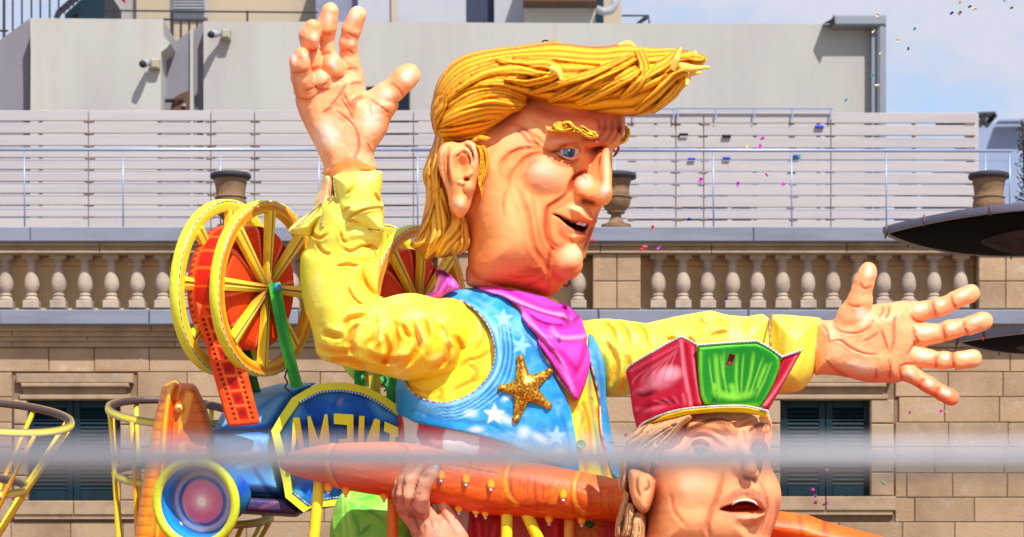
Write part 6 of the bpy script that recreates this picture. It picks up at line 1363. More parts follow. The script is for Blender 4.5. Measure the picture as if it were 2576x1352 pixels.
for (x, y) in ((1225, 243), (1385, 268), (1545, 300), (2010, 366)): q = Z('e7', [(x, y)])[0]; bulb(q[0], q[1], BW+68, 10, tb)
for (x, y) in ((500, 318), (612, 338), (858, 372), (1340, 450), (1450, 466), (1510, 478), (1920, 520), (2130, 530)): q = Z('e7', [(x, y)])[0]; bulb(q[0], q[1]-2, BW+18, 10, tb, (0, 1, .1))

# ================================================================== hand gripping the boom
gh_ = thing('gripping_hand', 'weathered papier-mache hand and forearm curled around the orange boom', 'hand', W([(1120, 1500, 360)])[0])
g_ = Canvas(970, 1230, 1150, 1500, 1.6, (222, 150, 116)); g_.mottle(40, .5, (238, 186, 156), 3); g_.mottle(24, .45, (170, 92, 66), 6)
GK = lambda p, r=10, d=6, a=.7: g_.crease(p, r, d, (120, 50, 34), a, z='e5')
for p in ([(980, 640), (940, 760), (900, 900), (880, 1000)], [(800, 640), (780, 760), (790, 900), (800, 1010)], [(720, 700), (700, 800), (700, 960)], [(900, 1000), (960, 1060), (1060, 1080)], [(1020, 620), (1060, 600), (1080, 640)], [(930, 800), (980, 830), (1010, 800)], [(790, 700), (820, 700), (800, 740)], [(1000, 1080), (1040, 1180), (1060, 1300)], [(1080, 1060), (1140, 1180), (1180, 1320)], [(900, 1080), (960, 1200), (1000, 1330)], [(1240, 900), (1300, 860)], [(1200, 1000), (1300, 1120), (1440, 1330)]): GK(p)
g_.blob((1180, 530), 44, 52, 5, (196, 190, 192), .0, 30, z='e5'); g_.blob((980, 960), 90, 70, 6, (244, 200, 176), .7, z='e5'); g_.blob((1000, 1030), 80, 40, 8, (236, 190, 166), .6, z='e5'); g_.blob((840, 640), 50, 70, 4, (240, 190, 160), .6, z='e5'); g_.blob((1300, 900), 120, 160, 6, (248, 176, 140), .7, 30, z='e5')
g_.fill([(860, 1000), (960, 1090), (1010, 1200), (960, 1240), (880, 1120), (820, 1060), (720, 1040)], (130, 66, 46), z='e5', soft=16, a=.6)
s_ = Solid(972, 1230, 1152, 1500, BW-20, BW+180, 3.6)
def chain(f, k=5):
    prev = None; fl = None
    for (x, y, r, w) in f:
        q = Z('e5', [(x, y)])[0]; cur = (q[0], q[1], BW+w, r*ZS('e5'))
        if prev: c = s_.cone(prev[:3], cur[:3], prev[3], cur[3], .9).astype(np.float32); fl = c if fl is None else smin(fl, c, 5)
        prev = cur
    s_.add(fl, k)
chain([(720, 940, 42, 40), (692, 830, 42, 60), (725, 700, 46, 66), (800, 560, 46, 66)]); chain([(780, 1010, 56, 60), (745, 830, 52, 92), (785, 660, 66, 92), (880, 520, 60, 86)]); chain([(850, 1030, 70, 80), (850, 850, 76, 110), (880, 660, 82, 106), (990, 510, 66, 96)])
chain([(1010, 1010, 112, 80), (1010, 860, 92, 116), (1060, 690, 92, 122), (1130, 590, 84, 120), (1185, 500, 66, 112)])
s_.add(s_.pil([(700, 1000), (800, 930), (1000, 920), (1110, 960), (1240, 1120), (1420, 1300), (1700, 1760), (1060, 1900), (900, 1352), (820, 1200), (730, 1080)], BW+20, 62, 46, 3, z='e5'), 10)
s_.add(s_.pil([(1160, 690), (1210, 680), (1290, 800), (1400, 1000), (1500, 1180), (1600, 1400), (1500, 1600), (1300, 1352), (1200, 1160), (1210, 1000), (1190, 920), (1130, 860), (1200, 780)], BW-5, 40, 28, 3, z='e5'), 6)
s_.relief(g_, BW+30); s_.build('hand', PT, gh_, g_)
q = Z('e5', [(1172, 528)])[0]; s = Solid(q[0]-16, q[0]+16, q[1]-18, q[1]+18, BW+100, BW+145, 1.8); s.add(s.ell((q[0], q[1], BW+122), (10.5, 12, 7)), 1); s.build('fingernail', MATS['gloss_teeth'], gh_, col=(206, 200, 204))

# ================================================================== projector
_W = W
W = lambda p, d0=D0, ppm=PPM: _W(np.asarray(p, float).reshape(-1, 3)+np.array([0, 0, 110.0]), d0, ppm)     # the whole machine stands 110 units nearer
pj = thing('cinema_projector', 'giant blue toy film projector with yellow edged window reading CINEMA backwards and a big lens', 'projector', W([(750, 1500, -100)])[0])
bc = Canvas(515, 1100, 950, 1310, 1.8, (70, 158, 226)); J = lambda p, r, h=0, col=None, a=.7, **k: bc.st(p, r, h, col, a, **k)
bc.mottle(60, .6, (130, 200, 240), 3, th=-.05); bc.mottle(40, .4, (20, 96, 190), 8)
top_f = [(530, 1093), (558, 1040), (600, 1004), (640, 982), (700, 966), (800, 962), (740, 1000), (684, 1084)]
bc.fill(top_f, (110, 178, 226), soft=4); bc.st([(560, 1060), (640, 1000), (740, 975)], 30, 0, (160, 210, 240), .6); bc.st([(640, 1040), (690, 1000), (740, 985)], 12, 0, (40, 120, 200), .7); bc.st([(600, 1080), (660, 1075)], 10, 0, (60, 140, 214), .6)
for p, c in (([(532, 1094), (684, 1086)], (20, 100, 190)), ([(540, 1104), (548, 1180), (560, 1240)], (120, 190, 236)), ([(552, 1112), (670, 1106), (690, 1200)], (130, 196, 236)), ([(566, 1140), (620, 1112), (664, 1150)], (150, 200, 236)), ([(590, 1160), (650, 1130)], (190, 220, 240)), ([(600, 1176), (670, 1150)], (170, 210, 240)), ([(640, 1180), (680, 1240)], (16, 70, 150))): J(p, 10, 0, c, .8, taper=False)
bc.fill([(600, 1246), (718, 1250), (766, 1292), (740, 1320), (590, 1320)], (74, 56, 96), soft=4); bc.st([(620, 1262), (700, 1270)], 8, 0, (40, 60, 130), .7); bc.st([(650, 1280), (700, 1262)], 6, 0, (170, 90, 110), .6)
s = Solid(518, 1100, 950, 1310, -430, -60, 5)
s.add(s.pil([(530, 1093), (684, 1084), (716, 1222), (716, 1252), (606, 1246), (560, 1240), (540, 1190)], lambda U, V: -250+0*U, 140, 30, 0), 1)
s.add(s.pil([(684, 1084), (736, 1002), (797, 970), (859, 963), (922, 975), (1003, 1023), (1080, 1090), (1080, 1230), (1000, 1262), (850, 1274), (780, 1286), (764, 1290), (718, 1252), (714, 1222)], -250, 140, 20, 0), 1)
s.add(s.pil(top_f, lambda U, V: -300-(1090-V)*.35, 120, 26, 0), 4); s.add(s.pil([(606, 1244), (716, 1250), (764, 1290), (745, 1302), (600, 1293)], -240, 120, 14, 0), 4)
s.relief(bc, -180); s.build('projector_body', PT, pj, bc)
# yellow frame and the recessed window
def ring_plate(name, outer, inner, w, th, col, par, mat=PTs):
    n = len(outer); V = [(p[0], p[1], w) for p in outer]+[(p[0], p[1], w) for p in inner]+[(p[0], p[1], w-th) for p in outer]+[(p[0], p[1], w-th) for p in inner]; F = []
    for i in range(n): j = (i+1) % n; F += [[i, j, n+j, n+i], [2*n+i, 3*n+i, 3*n+j, 2*n+j], [i, 2*n+i, 2*n+j, j], [n+i, n+j, 3*n+j, 3*n+i]]
    return mkmesh(name, W(V), F, mat, par, np.tile(lin(col), (len(V), 1)) if np.ndim(col) == 1 else col, False)
fo = np.array([(682, 1084), (708, 1040), (735, 1001), (770, 980), (797, 968), (830, 963), (860, 962), (890, 966), (922, 974), (964, 995), (1003, 1022), (1080, 1085), (1084, 1230), (1000, 1262), (900, 1266), (858, 1272), (782, 1278), (764, 1290), (740, 1270), (718, 1252), (712, 1215), (690, 1120)])
ctr = np.array([880, 1125.]); fi = fo+(ctr-fo)/np.linalg.norm(ctr-fo, axis=1)[:, None]*22
ring_plate('window_frame', fo, fi, -92, 34, (228, 232, 60), pj)
wc_ = Canvas(690, 1090, 965, 1285, 1.8, (24, 96, 200)); wc_.mottle(50, .45, (8, 46, 140), 3); wc_.mottle(30, .5, (60, 150, 220), 6, th=.0)
for p in ([(700, 1200), (716, 1100), (740, 1050)], [(760, 990), (730, 1090)], [(930, 1000), (960, 1040), (1000, 1050)], [(735, 1230), (760, 1255)], [(930, 1080), (900, 1140)]): wc_.st(p, 18, 0, (90, 180, 236), .7)
for p in ([(756, 1002), (740, 1040)], [(862, 1000), (850, 1020)]): wc_.st(p, 7, 0, (200, 120, 170), .6)
s = Solid(690, 1090, 965, 1285, -130, -96, 4); s.add(s.pil(fi, -116, 8, 6, 0), 1); s.build('window_panel', PTs, pj, wc_)
L_ = resamp(crv(fi[2:11], 6), 160); ribbon('bead_strip', np.c_[L_, np.full(len(L_), -92)], 3.2, MATS['led_strip'], pj, (30, 50, 150), n=6, beads=((170, 200, 250), 4))
L_ = resamp(fi[12:20], 120); ribbon('bead_strip', np.c_[L_, np.full(len(L_), -92)], 2.6, MATS['led_strip'], pj, (30, 50, 150), n=6, beads=((170, 200, 250), 4))
LET = [[(300, 300), (320, 290), (400, 290), (412, 300), (500, 830), (410, 830), (365, 640), (320, 830), (320, 960), (262, 960)], [(548, 275), (575, 262), (600, 275), (740, 690), (840, 240), (870, 230), (890, 240), (935, 760), (935, 900), (800, 900), (800, 830), (700, 900), (660, 900), (640, 860), (630, 900), (588, 900)],
       [(1000, 220), (1335, 240), (1335, 860), (1000, 860), (1000, 780), (1085, 780), (1085, 660), (1228, 660), (1228, 420), (1000, 400)], [(1435, 258), (1525, 268), (1510, 800), (1510, 900), (1400, 900)], [(1690, 318), (1720, 310), (1780, 330), (1792, 350), (1765, 900), (1550, 900), (1560, 680)], [(1870, 360), (2105, 460), (2110, 630), (2060, 630), (2050, 900), (1950, 900), (1960, 570), (1855, 520)], [(2190, 470), (2280, 500), (2280, 900), (2190, 900)]]
for p in LET:
    q = Z('e1', p); V = []; 
    for w in (-58, -104):
        V += [(a, b, w) for a, b in q]
    n = len(q); F = [list(range(n)), list(range(2*n-1, n-1, -1))]+[[i, i+n, (i+1) % n+n, (i+1) % n] for i in range(n)]
    col = [lin((246, 238, 40))*(1-t)+lin((250, 120, 60))*t for t in [min(max((b-1085)/50, 0), 1) for a, b in q]]*2
    sidec = np.array(col); sidec[n:] = lin((60, 150, 220)); mkmesh('letter', W(V), F, PTs, pj, sidec, False)
# lens
def basis(n):
    n = np.array(n, float); n /= np.linalg.norm(n); e1 = np.array([0, -1.0, 0]); e1 -= n*(e1@n); e1 /= np.linalg.norm(e1); return n, e1, np.cross(n, e1)
def revolve(name, c, nrm, prof, colf, mat, par, m=96, close=False, a0=0, cap=True):
    n, e1, e2 = basis(nrm); c = np.array(c, float); an = 2*np.pi*np.arange(m)/m+a0; V = []; K_ = []
    for i, (r, h) in enumerate(prof):
        V.append(c+n*h+(np.cos(an)[:, None]*e1+np.sin(an)[:, None]*e2)*r); K_.append([colf(i, a, r) for a in an])
    V = np.concatenate(V); p = len(prof); F = []
    for i in range(p if close else p-1):
        j = (i+1) % p
        F += [[i*m+k, i*m+(k+1) % m, j*m+(k+1) % m, j*m+k] for k in range(m)]
    if not close and cap: F += [[k for k in range(m)][::-1], [(p-1)*m+k for k in range(m)]]
    return mkmesh(name, W(V), F, mat, par, lin(np.array(K_).reshape(-1, 3)), True)
LN = (-.36, .10, .93); LC = (493, 1266, 70)
def circ_prof(rc, hc, r, n=12): return [(rc+r*math.cos(t), hc+r*math.sin(t)) for t in np.linspace(0, 2*math.pi, n+1)[:-1]]
revolve('lens_ring', LC, LN, circ_prof(106, 0, 12), lambda i, a, r: (214, 226, 50) if i < 5 else (228, 236, 80), PT, pj, close=True)
revolve('lens_barrel', LC, LN, [(96, 4), (104, -6), (96, -40), (84, -90), (70, -120), (74, -160), (60, -230)], lambda i, a, r: (30+20*math.sin(a*9), 110+30*math.sin(a*5+i), 200), PTs, pj, cap=False)
gr = [(97, 2), (92, -24), (84, -46), (79, -50), (76, -50), (68, -48), (62, -46.5), (57, -45.5), (53, -45), (36, -42), (24, -41), (16, -40.5), (9, -40), (1, -40)]
gc = [(20, 120, 214), (30, 150, 226), (24, 110, 190), (30, 60, 130), (168, 158, 190), (190, 180, 206), (60, 96, 164), (50, 84, 156), (206, 110, 146), (222, 112, 146), (228, 140, 160), (232, 176, 182), (250, 232, 216), (255, 244, 234)]
revolve('lens_glass', (LC[0], LC[1], LC[2]), LN, gr, lambda i, a, r: gc[i], paint('lens_gloss', .12, .0, 20, .6, .5), pj, cap=False)

# ---- reels
def reel(cu, cv, cw, sc, label, prj):
    t = thing('film_reel', label, 'reel', W([(cu, cv+230*sc, cw)])[0], 'giant film reels')
    n, e1, e2 = basis((.82, 0.02, .57)); c0 = np.array([cu, cv, cw], float)
    def yel(a, r): 
        s_ = .5+.5*math.sin(a*13+r*.05); q = .35+.6*max(0, math.sin(a*5+2))*s_
        return tuple(np.array((250, 214, 40))*(1-q)+np.array((196, 110, 30))*q)
    for h0, lime in ((0, 0), (-122*sc, 1)):
        c = c0+n*h0
        o = revolve('wheel_rim', c, n, [(x*sc, y*sc) for x, y in ((222, -12), (222, 11), (217, 14), (206, 12), (194, 15), (190, 11), (190, -11), (194, -15), (217, -15))], (lambda i, a, r: (232, 232, 60) if i != 3 else (246, 200, 50)) if lime else (lambda i, a, r: (232, 226, 52) if i < 2 else ((255, 206, 40) if i == 2 else ((214, 120, 24) if i == 3 else ((250, 196, 36) if i == 4 else yel(a, i*40))))), PT, t, 96, True)
        an = np.linspace(0, 2*np.pi, 200); P = c+n*(12*sc)+(np.cos(an)[:, None]*e1+np.sin(an)[:, None]*e2)*(217*sc); ribbon('light_strip', P, 2.3, MATS['led_strip'], o, (196, 196, 186), n=6, beads=((110, 110, 110), 5))
        hub = c+n*(10*sc)
        for k in range(8):
            a = math.pi*k/4+.06; rd = math.cos(a)*e1+math.sin(a)*e2; td = -math.sin(a)*e1+math.cos(a)*e2; V = []; K_ = []
            for r in (8, 100, 196):
                wd = 10 if r == 8 else (13 if r == 100 else 17)
                for (x, y, cc) in ((-wd, -8, 0), (-wd, 5, 0), (-wd*.35, 9, 1), (0, 6, 2), (wd*.35, 9, 1), (wd, 5, 0), (wd, -8, 0)):
                    V.append(hub+(rd*r+td*x+n*y)*sc); K_.append([(246, 206, 40), (252, 226, 80), (150, 84, 30)][cc] if r > 20 else (150, 80, 30))
            F = [[i*7+k2, i*7+(k2+1) % 7, (i+1)*7+(k2+1) % 7, (i+1)*7+k2] for i in range(2) for k2 in range(7)]+[[6, 5, 4, 3, 2, 1, 0], list(range(14, 21))]
            mkmesh('spoke', W(V), F, PT, t, lin(np.array(K_)), False)
        revolve('hub', hub-n*6, n, [(14*sc, -6), (16*sc, 8), (9*sc, 16)], lambda i, a, r: (200, 130, 40), PT, t, 24)
    # drum of film with sprocket pattern and ribbed face
    def dcol(i, a, r):
        if i < 8:
            f = (a*30/math.pi) % 1; e = i in (1, 6)
            if i in (0, 7): return (236, 80, 20)
            if e: return (150, 20, 12) if f < .5 else (244, 104, 24)
            f2 = (a*10/math.pi) % 1; return (244, 96, 24) if f2 < .1 or i in (2, 5) else (206, 30, 16)
        f = abs(((a*4/math.pi) % 1)-.5)*2; g = .5+.5*math.sin(r*.9); b = np.array((252, 84, 26.))*(1-.5*g*(f < .8))+np.array((150, 16, 14.))*.5*g*(f < .8); b = b*(1-.0)+0
        if f > .86: b = np.array((150, 24, 16.))
        if .62 < f < .74: b = np.array((252, 140, 110.))
        return tuple(b)
    pr = [(156, -112), (156, -100), (156, -96), (157, -84), (157, -40), (156, -28), (156, -24), (156, -10)]+[(154, 0), (146, 4)]+[(140-k*4, 7+4*math.sin(k/32*3.1)) for k in range(0, 33)]
    revolve('film_drum', c0-n*14*sc, n, [(x*sc, y*sc) for x, y in pr], dcol, PTs, t, 240)
    return t
r1 = reel(663, 726, -130, 1.0, 'near giant yellow reel with red film drum, left of the raised yellow sleeve', 1)
r2_ = reel(1046, 772, -420, .93, 'farther yellow reel with red drum, half hidden behind the raised sleeve and hair', 2)
# struts that carry the reels stand on the projector
def strut(pts, w, wid, col, name='reel_strut', dp=14, par=pj):
    P = np.array(pts, float); d = P[1]-P[0]; d /= np.linalg.norm(d); nn = np.array([-d[1], d[0]]); V = []; K_ = []
    for i, p in enumerate(P):
        for (x, y) in ((-wid, -dp), (wid, -dp), (wid, dp), (0, dp+4), (-wid, dp)): V.append((p[0]+nn[0]*x, p[1]+nn[1]*x, w[i]+y)); K_.append(col[i % 2] if (x, y) != (0, dp+4) else tuple(np.array(col[1])*.85))
    F = [[i*5+k, i*5+(k+1) % 5, (i+1)*5+(k+1) % 5, (i+1)*5+k] for i in range(len(P)-1) for k in range(5)]+[[4, 3, 2, 1, 0], [(len(P)-1)*5+k for k in range(5)]]
    return mkmesh(name, W(V), F, PT, par, lin(np.array(K_)), False)
st_ = strut([(690, 712), (705, 800), (725, 890), (748, 976)], [-98, -98, -100, -130], 15, ((70, 214, 60), (30, 160, 60)))
q = Vector(W([(699, 724, -80)])[0]); mb = MB(); mb.lathe(q, [(.028, 0), (.03, .02), (.012, .035)], 14, (0, -1, 0), cols=[lin((60, 150, 220))]*3); mb.build('axle_cap', PTs, pj, True, usecol=True)
strut([(616, 880), (630, 940), (642, 985)], [-260, -260, -270], 14, ((30, 150, 50), (16, 100, 40)))
strut([(900, 860), (905, 930), (905, 1000)], [-420, -400, -380], 14, ((40, 190, 60), (30, 150, 50))); strut([(940, 900), (942, 960), (945, 1030)], [-330, -330, -330], 14, ((240, 210, 60), (220, 190, 50))); strut([(975, 940), (992, 975), (990, 1040)], [-200, -200, -200], 22, ((90, 220, 110), (50, 190, 90)))
mb = MB(); mb.tube(W([(962, 940, -190), (972, 955, -180), (960, 968, -180), (978, 975, -190), (966, 985, -190)]), .008, 6); mb.build('cable', M_dark, pj); mb = MB(); mb.tube(W([(722, 930, -95), (716, 950, -90), (724, 962, -90), (716, 976, -95), (730, 985, -100)]), .008, 6); mb.build('cable', M_dark, pj)
# film strip hanging from the drum
fp = [(492, 760), (500, 820), (514, 856), (540, 955), (572, 1068), (578, 1074), (650, 1068), (654, 1060), (640, 1008), (620, 925), (600, 850), (560, 790)]
fs = Canvas(480, 665, 745, 1085, 1.2, (240, 76, 22)); fs.mottle(30, .4, (252, 120, 30), 3)
for k in range(7):
    t0, t1 = k/7+.012, (k+1)/7-.016; L0 = np.array((498., 800)); L1 = np.array((584., 1062)); R0 = np.array((572., 790)); R1 = np.array((646., 1058)); 
    def Q(t, x): return tuple((L0*(1-t)+L1*t)*(1-x)+(R0*(1-t)+R1*t)*x)
    fs.fill([Q(t0, .30), Q(t0, .72), Q(t1, .72), Q(t1, .30)], (206, 26, 12), soft=2); fs.blob(Q((t0+t1)/2, .5), 16, 16, 0, (120, 4, 4), .7)
    for j in range(3):
        ta = k/7+j/21+.012; tb_ = ta+.024
        for xa in (.10, .80): fs.fill([Q(ta, xa), Q(ta, xa+.11), Q(tb_, xa+.11), Q(tb_, xa)], (120, 12, 8), soft=1.5, h=-3)
    fs.st([Q(t0-.014, .28), Q(t0-.014, .74)], 2.5, 1.5, (255, 130, 40), .8, taper=False)
for x in (.27, .75): fs.st([Q(0, x), Q(1, x)], 2.5, 1.5, (255, 130, 40), .8, taper=False)
fs.fill([Q(.45, .95), Q(.5, .6), Q(.56, .5), Q(.6, .9)], (170, 20, 8), a=0, soft=2)
s = Solid(482, 662, 750, 1080, -140, 10, 2.6); s.add(s.pil(fp, lambda U, V: -60-(V-760)*.04, 10, 7, 0), 1).relief(fs, -70); s.build('film_strip', PTs, pj, fs)

W = _W
# ================================================================== orange tower
ot = thing('orange_tower', 'tall orange plank painted tower with a round bulb, left of the blue projector', 'prop', W([(440, 1500, -60)])[0])
oc = Canvas(325, 545, 950, 1500, 1.4, (252, 150, 24)); oc.mottle(40, .5, (255, 180, 50), 3)
rt = [(441, 959), (456, 966), (487, 966), (500, 984), (520, 1027), (534, 1075), (538, 1110), (560, 1500), (400, 1500), (412, 1140), (418, 1080), (424, 1010)]
oc.fill(rt, (222, 108, 28), soft=5); oc.mottle(26, .3, (214, 80, 24), 9)  # recessed right panel, its shade painted as darker orange
for k in range(22):
    y = 985+k*24; oc.st([(400-(y-980)*.19, y), (420-(y-980)*.1, y+3)], 4, -.6, (190, 80, 20), .7); oc.st([(430, y+rq.uniform(-4, 4)), (480, y+4), (530, y+rq.uniform(-2, 8))], 3.5, -.5, (150, 56, 18), rq.uniform(.3, .8))
for k in range(40):
    y = rq.uniform(980, 1400); x = rq.uniform(360, 520); oc.st([(x, y), (x+rq.uniform(10, 30), y+rq.uniform(-3, 3))], 3, 0, (176, 70, 20), .5)
oc.st([(438, 960), (424, 1000), (414, 1080), (408, 1180), (395, 1352)], 10, 5, (255, 190, 50), .9, taper=False); oc.st([(452, 964), (438, 1010), (428, 1090), (424, 1180)], 6, -3, (200, 70, 20), .8, taper=False); oc.st([(441, 960), (454, 970), (440, 1010)], 8, 3, (250, 170, 60), .6)
oc.fill([(468, 985), (486, 990), (470, 1060), (448, 1094), (452, 1040)], (255, 170, 50), soft=3, a=.9); oc.fill([(448, 1120), (462, 1112), (478, 1160), (448, 1150)], (255, 160, 60), soft=3, a=.9)  # patches of sunlight painted paler on the shaded panel
s = Solid(325, 548, 952, 1500, -190, -10, 4); s.add(s.pil([(406, 979), (412, 969), (428, 962), (441, 958), (456, 964), (485, 965), (499, 981), (519, 1025), (534, 1073), (538, 1110), (550, 1500), (318, 1500), (339, 1352), (352, 1258), (370, 1147), (389, 1054)], -100, 60, 22, 2), 1).relief(oc, -80); s.build('tower_body', PT, ot, oc)
bulb(451, 1028, -38, 12, ot, (.1, -.1, 1))
# ================================================================== bare hoop frames
def hoopframe(cu, cv, w, a, b2, cv2, a2, lean, label, legs, tilt=0.17, low=0, colr=(226, 230, 60)):
    t = thing('hoop_frame', label, 'frame', W([(cu, 1500, w)])[0], 'skeletal yellow hoop frames')
    def hoop(c, r, w0, tw=0.0, nm='hoop', th=9):
        an = np.linspace(0, 2*np.pi, 73)[:-1]; V = []; K_ = []
        for (dr, dh, cc) in ((0, -th, (96, 76, 70)), (0, th, (188, 168, 140)), (-5, th, (84, 64, 62)), (-5, -th, (60, 46, 50)), (2, th*.2, colr), (2, -th*.9, colr)): pass
        prof = [(0, -th, (170, 140, 60)), (2, -th*.2, colr), (2, th*.5, (214, 196, 150)), (0, th, (200, 186, 160)), (-12, th, (110, 90, 80)), (-13, 0, (70, 56, 58)), (-12, -th, (90, 70, 66))]
        for (dr, dh, cc) in prof:
            for x in an: V.append((c[0]+(r+dr)*math.cos(x), c[1]+dh+tw*r*math.cos(x)+.19*(r+dr)*math.sin(x), w0+(r+dr)*math.sin(x))); K_.append(cc)
        m = 72; p = len(prof); F = [[i*m+k, i*m+(k+1) % m, ((i+1) % p)*m+(k+1) % m, ((i+1) % p)*m+k] for i in range(p) for k in range(m)]
        mkmesh(nm, W(V), F, PT, t, lin(np.array(K_, float)), True)
    hoop((cu, cv), a, w, b2); hoop((cu+lean, cv2), a2, w, b2*.6)
    if low: hoop((cu+lean*2.2, cv2+170), a2*.9, w, b2*.4)
    for (k, x) in enumerate(np.linspace(0, 2*np.pi, legs+1)[:-1]+.35):
        p0 = np.array((cu+a*math.cos(x)-4*math.cos(x), cv+b2*a*math.cos(x), w+a*math.sin(x))); p0[1] += .19*a*math.sin(x)+6; p1 = np.array((cu+lean+a2*math.cos(x), cv2+b2*.6*a2*math.cos(x)+.19*a2*math.sin(x), w+a2*math.sin(x))); p2 = p1+(p1-p0)*1.6
        p2 = np.array((p2[0], max(p2[1], 1500), p2[2])); P = np.array([p0, (p0+p1)/2, p1, (p1+p2)/2, p2]); ribbon('leg', P, [7, 6, 7, 8, 8], PT, t, (244, 190, 40) if k % 2 else (236, 214, 60), n=5)
    return t
hoopframe(-12, 1050, -150, 198, .08, 1222, 128, -42, 'skeletal yellow edged hoop frame leaning at the far left edge', 9)
hoopframe(432, 1038, -330, 166, .06, 1196, 150, 0, 'skeletal yellow hoop frame standing half behind the orange tower', 10, colr=(222, 230, 50))
hoopframe(572, 1300, -400, 116, .0, 1470, 80, -60, 'low yellow hoop frame with splayed legs under the blue projector', 7)

# ================================================================== things under the boom
gb = thing('green_bundle', 'glossy lime green padded bundle under the orange boom, beside the orange post', 'bundle', W([(915, 1500, 60)])[0])
gc_ = Canvas(825, 1045, 1225, 1500, 1.8, (140, 232, 70)); gc_.mottle(36, .5, (180, 246, 110), 3)
for p in ([(560, 345), (530, 420), (530, 560), (560, 640)], [(600, 345), (590, 440), (600, 636)], [(640, 345), (620, 440), (650, 636)]): gc_.st(p, 14, 4, (200, 250, 110), .6, z='e7', taper=False)
for p in ([(660, 400), (760, 380), (800, 370)], [(680, 440), (760, 470), (870, 530)], [(650, 470), (690, 560), (700, 636)], [(700, 630), (780, 560)], [(620, 400), (680, 460)]): gc_.crease(p, 12, 6, (40, 160, 60), .7, z='e7')
folded('bundle_body', [(838, 1290), (846, 1262), (862, 1240), (890, 1236), (960, 1240), (1020, 1246), (1040, 1260), (1040, 1480), (845, 1480), (832, 1400), (830, 1330)], None, 60, 90, 70, gc_, par=gb, vox=4.5)
def post(p0, p1, w, r, col, label, cat='post', col2=None):
    t = thing('support_post', label, cat, W([(p1[0], p1[1], w)])[0])
    P = np.array([(p0[0]*(1-k)+p1[0]*k, p0[1]*(1-k)+p1[1]*k, w) for k in np.linspace(0, 1, 8)]); ribbon('pole', P, r, PT, t, col, n=20)
    ribbon('collar', np.array([(p0[0], p0[1], w), (p0[0]*.97+p1[0]*.03, p0[1]*.97+p1[1]*.03, w)]), r*1.12, PT, t, tuple(np.array(col)*.9), n=20)
    return t
post((804, 1205), (772, 1540), 285, 14, (250, 226, 40), 'leftmost yellow post under the pointed end of the orange boom'); post((988, 1240), (986, 1540), 285, 13.5, (236, 116, 16), 'thick orange post between the green bundle and the gripping hand')
post((1276, 1236), (1272, 1540), 300, 14.5, (250, 232, 40), 'upright yellow post under the middle of the orange boom'); post((1302, 1244), (1420, 1500), 300, 15, (250, 222, 30), 'yellow post slanting down to the right beside the upright one'); post((1432, 1290), (1428, 1540), 270, 12.5, (244, 170, 50), 'short orange post seen between red cloth and the orange flower')
# cloth and trousers below the boom
cl = thing('striped_cloth', 'red and white striped cloth hanging below the orange boom behind the posts', 'cloth', W([(1340, 1500, 200)])[0])
cc_ = Canvas(1085, 1575, 1270, 1500, 2, (200, 20, 30)); cc_.mottle(50, .5, (140, 4, 14), 3)
for p in ([(1090, 1270), (1180, 1270), (1174, 1352), (1180, 1500), (1090, 1500)],): cc_.fill(p, (226, 216, 216), soft=3)
cc_.fill([(1285, 1290), (1350, 1290), (1370, 1500), (1270, 1500)], (196, 80, 70), soft=5); cc_.fill([(1368, 1290), (1420, 1290), (1430, 1500), (1370, 1500)], (190, 16, 24), soft=3)
cc_.blob((1478, 1330), 50, 60, 5, (240, 150, 30), .95)
for k in range(9): a = k*.7; cc_.st([(1484, 1320), (1484+46*math.cos(a), 1320+46*math.sin(a))], 5, -2, (190, 90, 20), .7)
for p in ([(1200, 1290), (1210, 1400)], [(1250, 1300), (1230, 1400)], [(1400, 1300), (1396, 1400)]): cc_.st(p, 16, 6, (230, 60, 60), .5)
folded('cloth_folds', [(1090, 1262), (1300, 1270), (1560, 1280), (1565, 1490), (1090, 1490)], None, 190, 26, 24, cc_, par=cl, vox=4.5, sm=2)
q = W([(1484, 1318, 220)])[0]; mb = MB(); mb.lathe(q, [(.03, 0), (.034, .02), (.02, .04), (.004, .045)], 14, (0, -1, 0), cols=[lin((50, 120, 50))]*4); mb.build('button', PT, cl, True, usecol=True)
# the deck everything stands on
dk = thing('float_deck', 'painted plywood deck of the carnival float below the figures', 'float', (0, 19.6, 0))
zd = W([(0, 1500, 0)])[0, 2]; mb = MB(); mb.box(-5.6, 5.2, 17.9, 21.6, zd-.14, zd); mb.build('platform', plain('deck_red', (150, 40, 40), .6), dk)
mb = MB(); mb.box(-5.5, 5.1, 18.0, 18.04, .35, zd-.14); mb.build('skirt', plain('skirt_blue', (40, 90, 160), .6), dk)
for x in (-3.8, -2.6, 2.4, 3.6):
    mb = MB(); mb.lathe((x, 18.3, .4), [(.4, -.12), (.4, .12)], 28, (0, 1, 0)); wh = mb.build('wheel', M_dark, dk)

